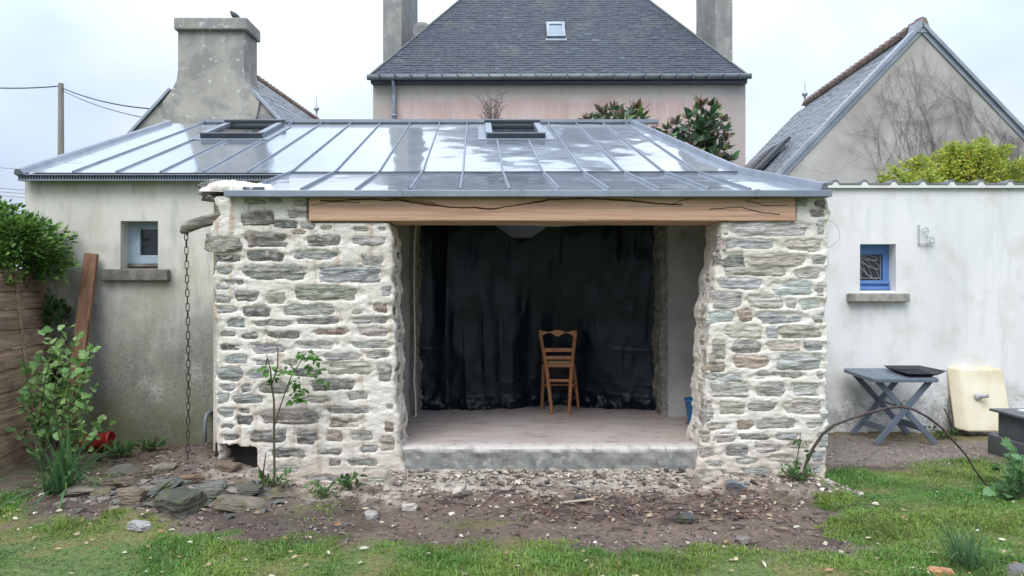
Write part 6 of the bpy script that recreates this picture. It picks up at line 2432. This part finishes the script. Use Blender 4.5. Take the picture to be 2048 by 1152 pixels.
# bare twigs in front of the pink wall
t_ = thing("bare_shrub", "bare twiggy shrub in front of the pink house wall", "shrub", (px(985, 0, 15).x, 15, 0))
b = MB()
rr = random.Random(17)
b.tube([(px(985, 0, 15).x, 15, 0), px(985, 260, 15)], [.03, .02], 5)
for k in range(26):
    e_ = px(rr.uniform(955, 1006), rr.uniform(178, 232), 15 + rr.uniform(-.3, .3))
    s_ = px(rr.uniform(975, 995), 262, 15)
    pth = twig_path(s_, e_, 0, rr, 6, .06)
    b.tube(pth, [.009 - .001 * i for i in range(7)], 4)
    for i in (3, 4, 5):
        b.tube([pth[i], pth[i] + Vector((rr.uniform(-.2, .2), rr.uniform(-.05, .05), rr.uniform(.02, .18)))], [.005, .003], 4)
b.build("twigs", MT['dry_twig'], t_)

# golden conifer behind the white outbuilding
t_ = thing("golden_conifer", "golden green feathery conifer rising behind the white outbuilding", "tree", (6.9, 11.6, 0))
rs_ = np.random.RandomState(18)
tops = [(1762, 348), (1785, 335), (1810, 325), (1840, 318), (1870, 310), (1895, 298), (1905, 285), (1920, 290), (1948, 292), (1965, 280), (1978, 292), (1990, 300), (2012, 295), (2005, 320), (2035, 325), (2048, 335), (2075, 320), (2100, 300), (1765, 362), (1850, 345), (1900, 330), (1950, 320), (1820, 350), (1880, 350), (1930, 350), (1980, 345), (2030, 355), (2070, 350)]
P, Dr, C = [], [], []
b = MB()
rr = random.Random(19)
for k, (xa, ya) in enumerate(tops):
    Yd = 11.6 + rs_.uniform(-.45, .45)
    e_ = px(xa, ya, Yd)
    s_ = Vector((6.9 + (e_.x - 6.9) * .35, 11.6, e_.z - .75 - rs_.uniform(0, .3)))
    pth = twig_path(s_, e_, .05, rr, 6, .03)
    b.tube(pth, [.02, .017, .014, .011, .009, .007, .004], 5)
    for q in range(430):
        u = rs_.uniform(.25, 1.0) ** .8
        f_ = min(u, .999) * 6
        i = int(f_)
        c_ = np.array(pth[i].lerp(pth[i + 1], f_ - i))
        side = rnd_dirs(1, rs_)[0]
        sp_ = .34 * (1.05 - u) + .055
        lob = .5 + .5 * math.sin(q * .37)
        p_ = c_ + side * np.array([1, 1, .55]) * sp_ * rs_.uniform(0, 1) ** .6
        d_ = side * .8 + np.array([np.sign(side[0]) * .2, -.1, .35])
        P.append(p_)
        Dr.append(d_)
        gold = max(0, min(1, np.linalg.norm(p_ - c_) / .20))
        base = np.array((0.32, 0.38, 0.06)) * (1 - gold) + np.array((0.72, 0.68, 0.12)) * gold
        if rs_.uniform() < .3:
            base = np.array((0.36, 0.50, 0.10))
        C.append(base * rs_.uniform(.7, 1.25))
P, Dr, C = np.array(P), np.array(Dr), np.array(C)
n_ = len(P)
obj("crown", leaf_mesh("crown", P, Dr, rs_.normal(size=(n_, 3)) * .6 + np.array([0, -.4, .8]), .075 * rs_.uniform(.6, 1.2, n_), .030 * rs_.uniform(.7, 1.3, n_), C, .2), MT['leaf_soft'], t_)
b.tube([(6.9, 11.6, 0), (6.95, 11.6, 1.5), (6.9, 11.6, 3.0)], [.12, .10, .05], 8)
b.build("trunk", MT['bark'], t_)

# ------------------------------------------------------------------ rubble, gravel, litter, grass
RK = [  # px box, depth, colour, thickness depth, label
    (232, 1010, 290, 1050, 5.72, (.27, .22, .18), "tan angular stone at the left end of the stone heap"),
    (283, 988, 352, 1025, 5.82, (.16, .18, .17), "grey green stone tilted over in the stone heap"),
    (320, 1018, 400, 1062, 5.60, (.10, .105, .09), "dark mossy square block at the front of the stone heap"),
    (325, 1008, 420, 1026, 5.66, (.15, .16, .14), "long flat mossy slab resting on the dark square block"),
    (395, 1002, 450, 1030, 5.78, (.19, .19, .175), "grey slab on the right slope of the stone heap"),
    (440, 1020, 525, 1048, 5.72, (.24, .21, .19), "pale pinkish slab at the right end of the stone heap"),
    (355, 975, 395, 996, 6.05, (.28, .19, .13), "reddish brown stone lying behind the stone heap"),
    (385, 990, 448, 1008, 5.95, (.21, .22, .22), "flat grey stone behind the right slope of the heap"),
    (258, 1056, 297, 1078, 5.28, (.40, .39, .37), "light grey stone alone in the grass before the heap"),
    (150, 962, 200, 988, 6.15, (.24, .19, .16), "brown pointed stone on the pale flat slab at left"),
    (128, 984, 205, 1000, 6.05, (.30, .28, .25), "pale thin slab beside the strap leaf clump"),
    (178, 996, 222, 1012, 5.98, (.30, .25, .21), "pinkish stone under the pale thin slab"),
    (205, 975, 262, 1000, 6.1, (.20, .16, .14), "broad brown stone at the edge of the burnt soil"),
    (225, 940, 275, 960, 6.6, (.15, .15, .145), "flat grey stone back in the dark soil"),
    (425, 955, 475, 975, 6.42, (.23, .18, .15), "brown stone at the foot of the left pier under the hollow"),
    (903, 972, 934, 998, 6.05, (.52, .45, .38), "cream lump of old mortar before the step"),
    (802, 1010, 833, 1026, 5.75, (.55, .50, .44), "whitish flat mortar lump on the soil before the left pier"),
    (727, 1028, 755, 1042, 5.6, (.36, .33, .30), "rounded grey stone on the soil left of the whitish mortar lump"),
    (1355, 1032, 1392, 1050, 5.45, (.085, .085, .08), "dark stone in the middle of the bare soil"),
    (1475, 1078, 1502, 1092, 5.05, (.20, .17, .15), "long brown stone near the grass edge right of centre"),
    (1455, 965, 1490, 990, 6.15, (.17, .19, .20), "blue grey stone among the mortar chips before the right pier"),
    (462, 984, 522, 1002, 6.0, (.13, .13, .125), "long dark slab lying between the stone heap and the left pier"),
    (262, 972, 300, 992, 6.15, (.16, .13, .11), "dark brown stone behind the grey green tilted stone"),
    (300, 962, 345, 978, 6.3, (.30, .27, .24), "pale crusted lump in the dark soil behind the heap"),
    (418, 1038, 446, 1062, 5.6, (.22, .16, .12), "small brown stone right of the dark mossy block"),
    (300, 1038, 324, 1058, 5.62, (.25, .19, .15), "small tan stone left of the dark mossy block"),
    (340, 984, 372, 1002, 5.95, (.20, .21, .20), "small grey stone on top of the stone heap"),
    (1150, 990, 1172, 1006, 5.95, (.13, .14, .15), "small round dark stone beside the pale stick"),
]
for k, (xa, ya, xc, yc, Yd, colr, lab) in enumerate(RK):
    p0, p1 = px(xa, ya, Yd), px(xc, yc, Yd)
    w, h = p1.x - p0.x, (p0.z - p1.z)
    cx_ = (p0.x + p1.x) / 2
    zg = gz1(cx_, Yd)
    zc_ = max((p0.z + p1.z) / 2, zg + h * .25)
    zc_ = min(zc_, zg + h * .6 + (.05 if 'heap' in lab or 'slab' in lab else 0))
    rr = random.Random(k)
    pw = 5 if 'block' in lab else 2.8 + rr.random() * 1.4
    hh = h * (.95 if 'block' in lab else .62) + .02
    if Yd < 6.7 and cx_ < -1.9 and 'light grey' not in lab:
        colr = [colr[0] * .72, colr[1] * .68, colr[2] * .58]
    o = rock("rubble_stone", (cx_, Yd + .05, zc_), (w * 1.05, min(w, .3) * rr.uniform(.7, 1.0), hh), (rr.uniform(-.12, .12), rr.uniform(-.16, .16) + (-.45 if 'tilted' in lab else 0), rr.uniform(-.3, .3)), colr, k * 1.37 + .4, n=11, power=pw, rough=.16)
    tag(o, lab, "stone", "rubble stones" if k not in (8,) else "rubble stones")

p = px(1880, 1146, 4.52)
o = rock("orange_lump", (p.x, 4.52, gz1(p.x, 4.52) - .005), (.16, .13, .10), (.1, .2, .4), (1, 1, 1), 3.3, 'brick_lump', n=12, power=2.4, rough=.22)
tag(o, "crumbly orange lump at the bottom right beside the grass tuft", "lump")
p = px(2030, 1150, 4.5)
o = rock("boulder", (p.x + .10, 4.44, gz1(p.x, 4.44) - .03), (.42, .24, .13), (0, 0, .15), (.16, .15, .155), 6.6, 'rock', n=10, power=3, rough=.10)
tag(o, "low dark grey boulder in the bottom right corner", "boulder")
b = MB()
b.tube([px(1120, 1006, 5.95), px(1190, 998, 5.95)], .011, 6)
o = b.build("pale_stick", MT['stick'])
tag(o, "pale straight stick on the soil before the step", "stick")
b = MB()
b.bar(px(718, 968, 6.40), px(790, 973, 6.40), .05, .012)
tag(b.build("slate_shard", MT['slab_dark']), "thin dark slate shard at the foot of the left pier", "slate")

# gravel: mortar chips, pebbles
rs_ = np.random.RandomState(30)


def pebbles(n, sampler, smin, smax, cols, seed, name, dark=.25, flat=.6):
    r2 = np.random.RandomState(seed)
    x, y = sampler(r2, n)
    z = gz(x, y)
    if sampler is near_wall:
        ft = np.interp(y, [6.15, 6.22, 6.27, 6.33, 6.40, 6.47, 6.52], [-.1, .03, .085, .115, .13, .155, .16])
        z = np.where((x > LXR) & (x < RXL), np.maximum(z, ft), z)
    base = np.array([[1, 0, 0], [-.5, .87, 0], [-.5, -.87, 0], [.5, .4, .9], [-.6, .2, .8], [.1, -.7, .85]], float)
    tri = np.array([[0, 3, 5], [0, 1, 3], [1, 4, 3], [1, 2, 4], [2, 5, 4], [2, 0, 5], [3, 4, 5]])
    N = len(x)
    s = smin + (smax - smin) * r2.uniform(0, 1, N) ** 2.2
    a = r2.uniform(0, 6.28, N)
    V = np.repeat(base[None], N, 0) * (1 + r2.uniform(-.35, .35, (N, 6, 1)))
    V[:, :, 2] *= flat
    ca, sa = np.cos(a)[:, None], np.sin(a)[:, None]
    vx = V[:, :, 0] * ca - V[:, :, 1] * sa
    vy = V[:, :, 0] * sa + V[:, :, 1] * ca
    V = np.stack([vx, vy, V[:, :, 2]], -1) * s[:, None, None]
    V += np.stack([x, y, z - s * .15], 1)[:, None, :]
    T = (np.arange(N)[:, None, None] * 6 + tri[None]).reshape(-1, 3)
    me_ = np_mesh(name, V.reshape(-1, 3), [T], False, np.repeat(tints(N, r2, cols, dark), 6, 0))
    return obj(name, me_, MT['pebble'], kind='stuff')


def near_wall(r2, n):
    x = r2.uniform(-2.7, 2.95, n)
    y = 6.48 - np.abs(r2.normal(0, .22, n))
    wgt = np.where(x < -1.2, .5, 1.0)
    k = r2.uniform(0, 1, n) < wgt
    x, y = x[k], y[k]
    k = ~((x > -2.6) & (x < -1.05) & (y > 6.44)) & (fbm(x * 2.5, y * 2, 0, 90, 2) > .40)
    return x[k], y[k]


def soil_area(r2, n):
    x = r2.uniform(-4.2, 3.0, n)
    y = r2.uniform(4.7, 6.45, n)
    k = lawn_mask(x, y) < .25
    return x[k], y[k]


def gravel_area(r2, n):
    x = r2.uniform(2.85, 5.2, n)
    y = r2.uniform(7.1, 9.05, n)
    k = r2.uniform(0, 1, n) < sst(y, 7.15, 7.5)
    return x[k], y[k]


def burnt_area(r2, n):
    x = r2.uniform(-4.4, -2.6, n)
    y = r2.uniform(6.1, 8.0, n)
    return x, y


def heap_area(r2, n):
    a = r2.normal(-2.72, .42, n)
    return a, r2.normal(5.88, .17, n)


CREAM = [(0.50, 0.42, 0.34), (0.56, 0.49, 0.42), (0.36, 0.30, 0.25), (0.27, 0.22, 0.19)]
SOILP = [(0.12, 0.088, 0.07), (0.16, 0.12, 0.095), (0.075, 0.06, 0.05), (0.20, 0.165, 0.14), (0.13, 0.12, 0.105)]
pebbles(3200, near_wall, .004, .022, CREAM, 101, "mortar_chips")
pebbles(260, near_wall, .02, .05, CREAM + SOILP, 107, "mortar_lumps")
pebbles(9000, soil_area, .004, .024, SOILP, 102, "soil_clods", .35)
pebbles(140, soil_area, .012, .04, SOILP + CREAM, 108, "soil_stones", .35)
pebbles(9000, gravel_area, .005, .013, [(0.26, 0.21, 0.17), (0.34, 0.29, 0.25), (0.15, 0.12, 0.10), (0.20, 0.155, 0.125)], 103, "gravel", .3)
pebbles(330, heap_area, .02, .10, [(0.16, 0.125, 0.10), (0.10, 0.10, 0.085), (0.22, 0.18, 0.15), (0.08, 0.068, 0.058), (0.13, 0.13, 0.115)], 109, "heap_shards", .3, .33)
pebbles(2500, burnt_area, .005, .022, [(0.05, 0.042, 0.036), (0.10, 0.08, 0.065), (0.19, 0.15, 0.12), (0.03, 0.027, 0.025)], 104, "burnt_debris", .35)

# twigs and dead leaves
b = MB()
rr = random.Random(77)
for k in range(170):
    if k < 120:
        x, y = rr.gauss(1.15, .62), rr.gauss(5.72, .22)
    elif k < 150:
        x, y = rr.uniform(-.9, .9), rr.gauss(6.05, .14)
    else:
        x, y = rr.uniform(-3.6, -2.4), rr.gauss(5.9, .3)
    if y > 6.42 or y < 4.9:
        continue
    a = rr.gauss(0, .55) + (math.pi if rr.random() < .5 else 0)
    ln = rr.uniform(.05, .26)
    z = gz1(x, y)
    p0 = Vector((x, y, z + .008))
    p2 = p0 + Vector((math.cos(a), math.sin(a), 0)) * ln
    p2.z = gz1(p2.x, p2.y) + rr.uniform(.006, .035)
    md = (p0 + p2) / 2 + Vector((rr.uniform(-.02, .02), rr.uniform(-.02, .02), .012))
    b.tube([p0, md, p2], [rr.uniform(.003, .008), .004, .002], 4)
b.build("twig_litter", MT['cane'], kind='stuff')


def litter(n, xr, yr, cols, seed, name, L=(.025, .07), need=None):
    r2 = np.random.RandomState(seed)
    x, y = r2.uniform(*xr, n), r2.uniform(*yr, n)
    if need is not None:
        k = need(x, y)
        x, y = x[k], y[k]
    n = len(x)
    P = np.stack([x, y, gz(x, y) + r2.uniform(.012, .035, n)], 1)
    a = r2.uniform(0, 6.28, n)
    Dr = np.stack([np.cos(a), np.sin(a), r2.uniform(-.1, .35, n)], 1)
    Ls = r2.uniform(*L, n)
    me_ = leaf_mesh(name, P, Dr, np.array([0, -.3, 1.0]) + r2.normal(size=(n, 3)) * .35, Ls, Ls * r2.uniform(.3, .6, n), tints(n, r2, cols, .25), .25, .3)
    return obj(name, me_, MT['dead_leaf'], kind='stuff')


DL = [(0.52, 0.44, 0.30), (0.40, 0.30, 0.19), (0.30, 0.17, 0.09), (0.60, 0.55, 0.42)]
litter(230, (-3.9, 4.3), (4.3, 5.9), DL, 91, "fallen_leaves")
litter(380, (.1, 2.1), (5.5, 6.2), [(0.16, 0.08, 0.05), (0.10, 0.06, 0.045), (0.28, 0.17, 0.11), (0.35, 0.26, 0.18)], 92, "brown_leaf_litter", (.02, .065))
litter(160, (-4.3, -2.5), (5.7, 7.9), [(0.16, 0.08, 0.05), (0.10, 0.06, 0.045), (0.34, 0.24, 0.16)], 93, "bed_leaf_litter", (.02, .055))
litter(70, (2.8, 5.2), (5.0, 7.4), [(0.75, 0.75, 0.70), (0.5, 0.42, 0.28)], 94, "pale_petals", (.012, .035))

# grass
def grass(seed, n, xr, yr, name, hmin, hmax, keep=None):
    r2 = np.random.RandomState(seed)
    x, y = r2.uniform(*xr, n), r2.uniform(*yr, n)
    m_ = lawn_mask(x, y)
    clump = sst(fbm(x * 9, y * 9, 0, 33, 3), .30, .60)
    k = r2.uniform(0, 1, n) < m_ * (.52 + .48 * clump)
    # only what the camera, or one a step aside, can see
    k &= np.abs(x) < y * .70 + 1.0
    # leave the plinth, the boulder and the walls clear
    k &= ~((x > 5.05) & (y > 6.55))
    x, y, m_ = x[k], y[k], m_[k]
    N = len(x)
    z = gz(x, y) - .004
    tall = fbm(x * 2.2, y * 2.2, 0, 34, 3)
    H = (hmin + (hmax - hmin) * r2.uniform(0, 1, N) ** 2.2) * (.45 + 1.1 * sst(tall, .34, .70)) * (.55 + .45 * m_)
    a = r2.uniform(0, 6.28, N)
    bend = r2.uniform(.35, 1.5, N)
    wd_ = r2.uniform(.0022, .0045, N)
    dx, dy = np.cos(a), np.sin(a)
    sx_, sy_ = -dy * .45 + r2.uniform(-.6, .6, N), dx * .45
    ln_ = np.sqrt(sx_ ** 2 + sy_ ** 2) + 1e-6
    sx_, sy_ = sx_ / ln_, sy_ / ln_
    V = np.zeros((N, 5, 3))
    for j, (u, wf) in enumerate(((0, 1.0), (.55, .8))):
        off = H * bend * u * u * .9
        cx_, cy_, cz_ = x + dx * off, y + dy * off, z + H * u * np.maximum(.3, 1 - .4 * bend * u)
        V[:, j * 2] = np.stack([cx_ - sx_ * wd_ * wf, cy_ - sy_ * wd_ * wf, cz_], 1)
        V[:, j * 2 + 1] = np.stack([cx_ + sx_ * wd_ * wf, cy_ + sy_ * wd_ * wf, cz_], 1)
    off = H * bend * .9
    V[:, 4] = np.stack([x + dx * off, y + dy * off, z + H * np.maximum(.12, 1 - .5 * bend)], 1)
    o5 = np.arange(N) * 5
    Q = np.stack([o5, o5 + 1, o5 + 3, o5 + 2], 1)
    T = np.stack([o5 + 2, o5 + 3, o5 + 4], 1)
    hue = fbm(x * 1.3, y * 1.3, 0, 35, 3)[:, None]
    c1, c2 = np.array([0.115, 0.25, 0.045]), np.array([0.21, 0.30, 0.055])
    hh = sst(hue, .38, .66)
    C = c1 * (1 - hh) + c2 * hh
    C = C * r2.uniform(.65, 1.35, (N, 1))
    dry = r2.uniform(0, 1, N) < .05
    C[dry] = np.array([0.27, 0.22, 0.12])
    me_ = np_mesh(name, V.reshape(-1, 3), [Q, T], False, np.repeat(C, 5, 0))
    obj(name, me_, MT['grass'], kind='stuff')


grass(51, 260000, (-4.6, 4.6), (3.5, 6.3), "lawn_grass", .014, .062)
grass(52, 170000, (2.0, 6.0), (4.6, 7.7), "lawn_grass_right", .015, .072)
grass(53, 14000, (-5.2, -3.2), (5.2, 7.6), "bed_grass", .02, .08)

cnt_p = sum(len(o.data.polygons) for o in S.objects if o.type == 'MESH')
print("OBJECTS", len(S.objects), "POLYS", cnt_p)
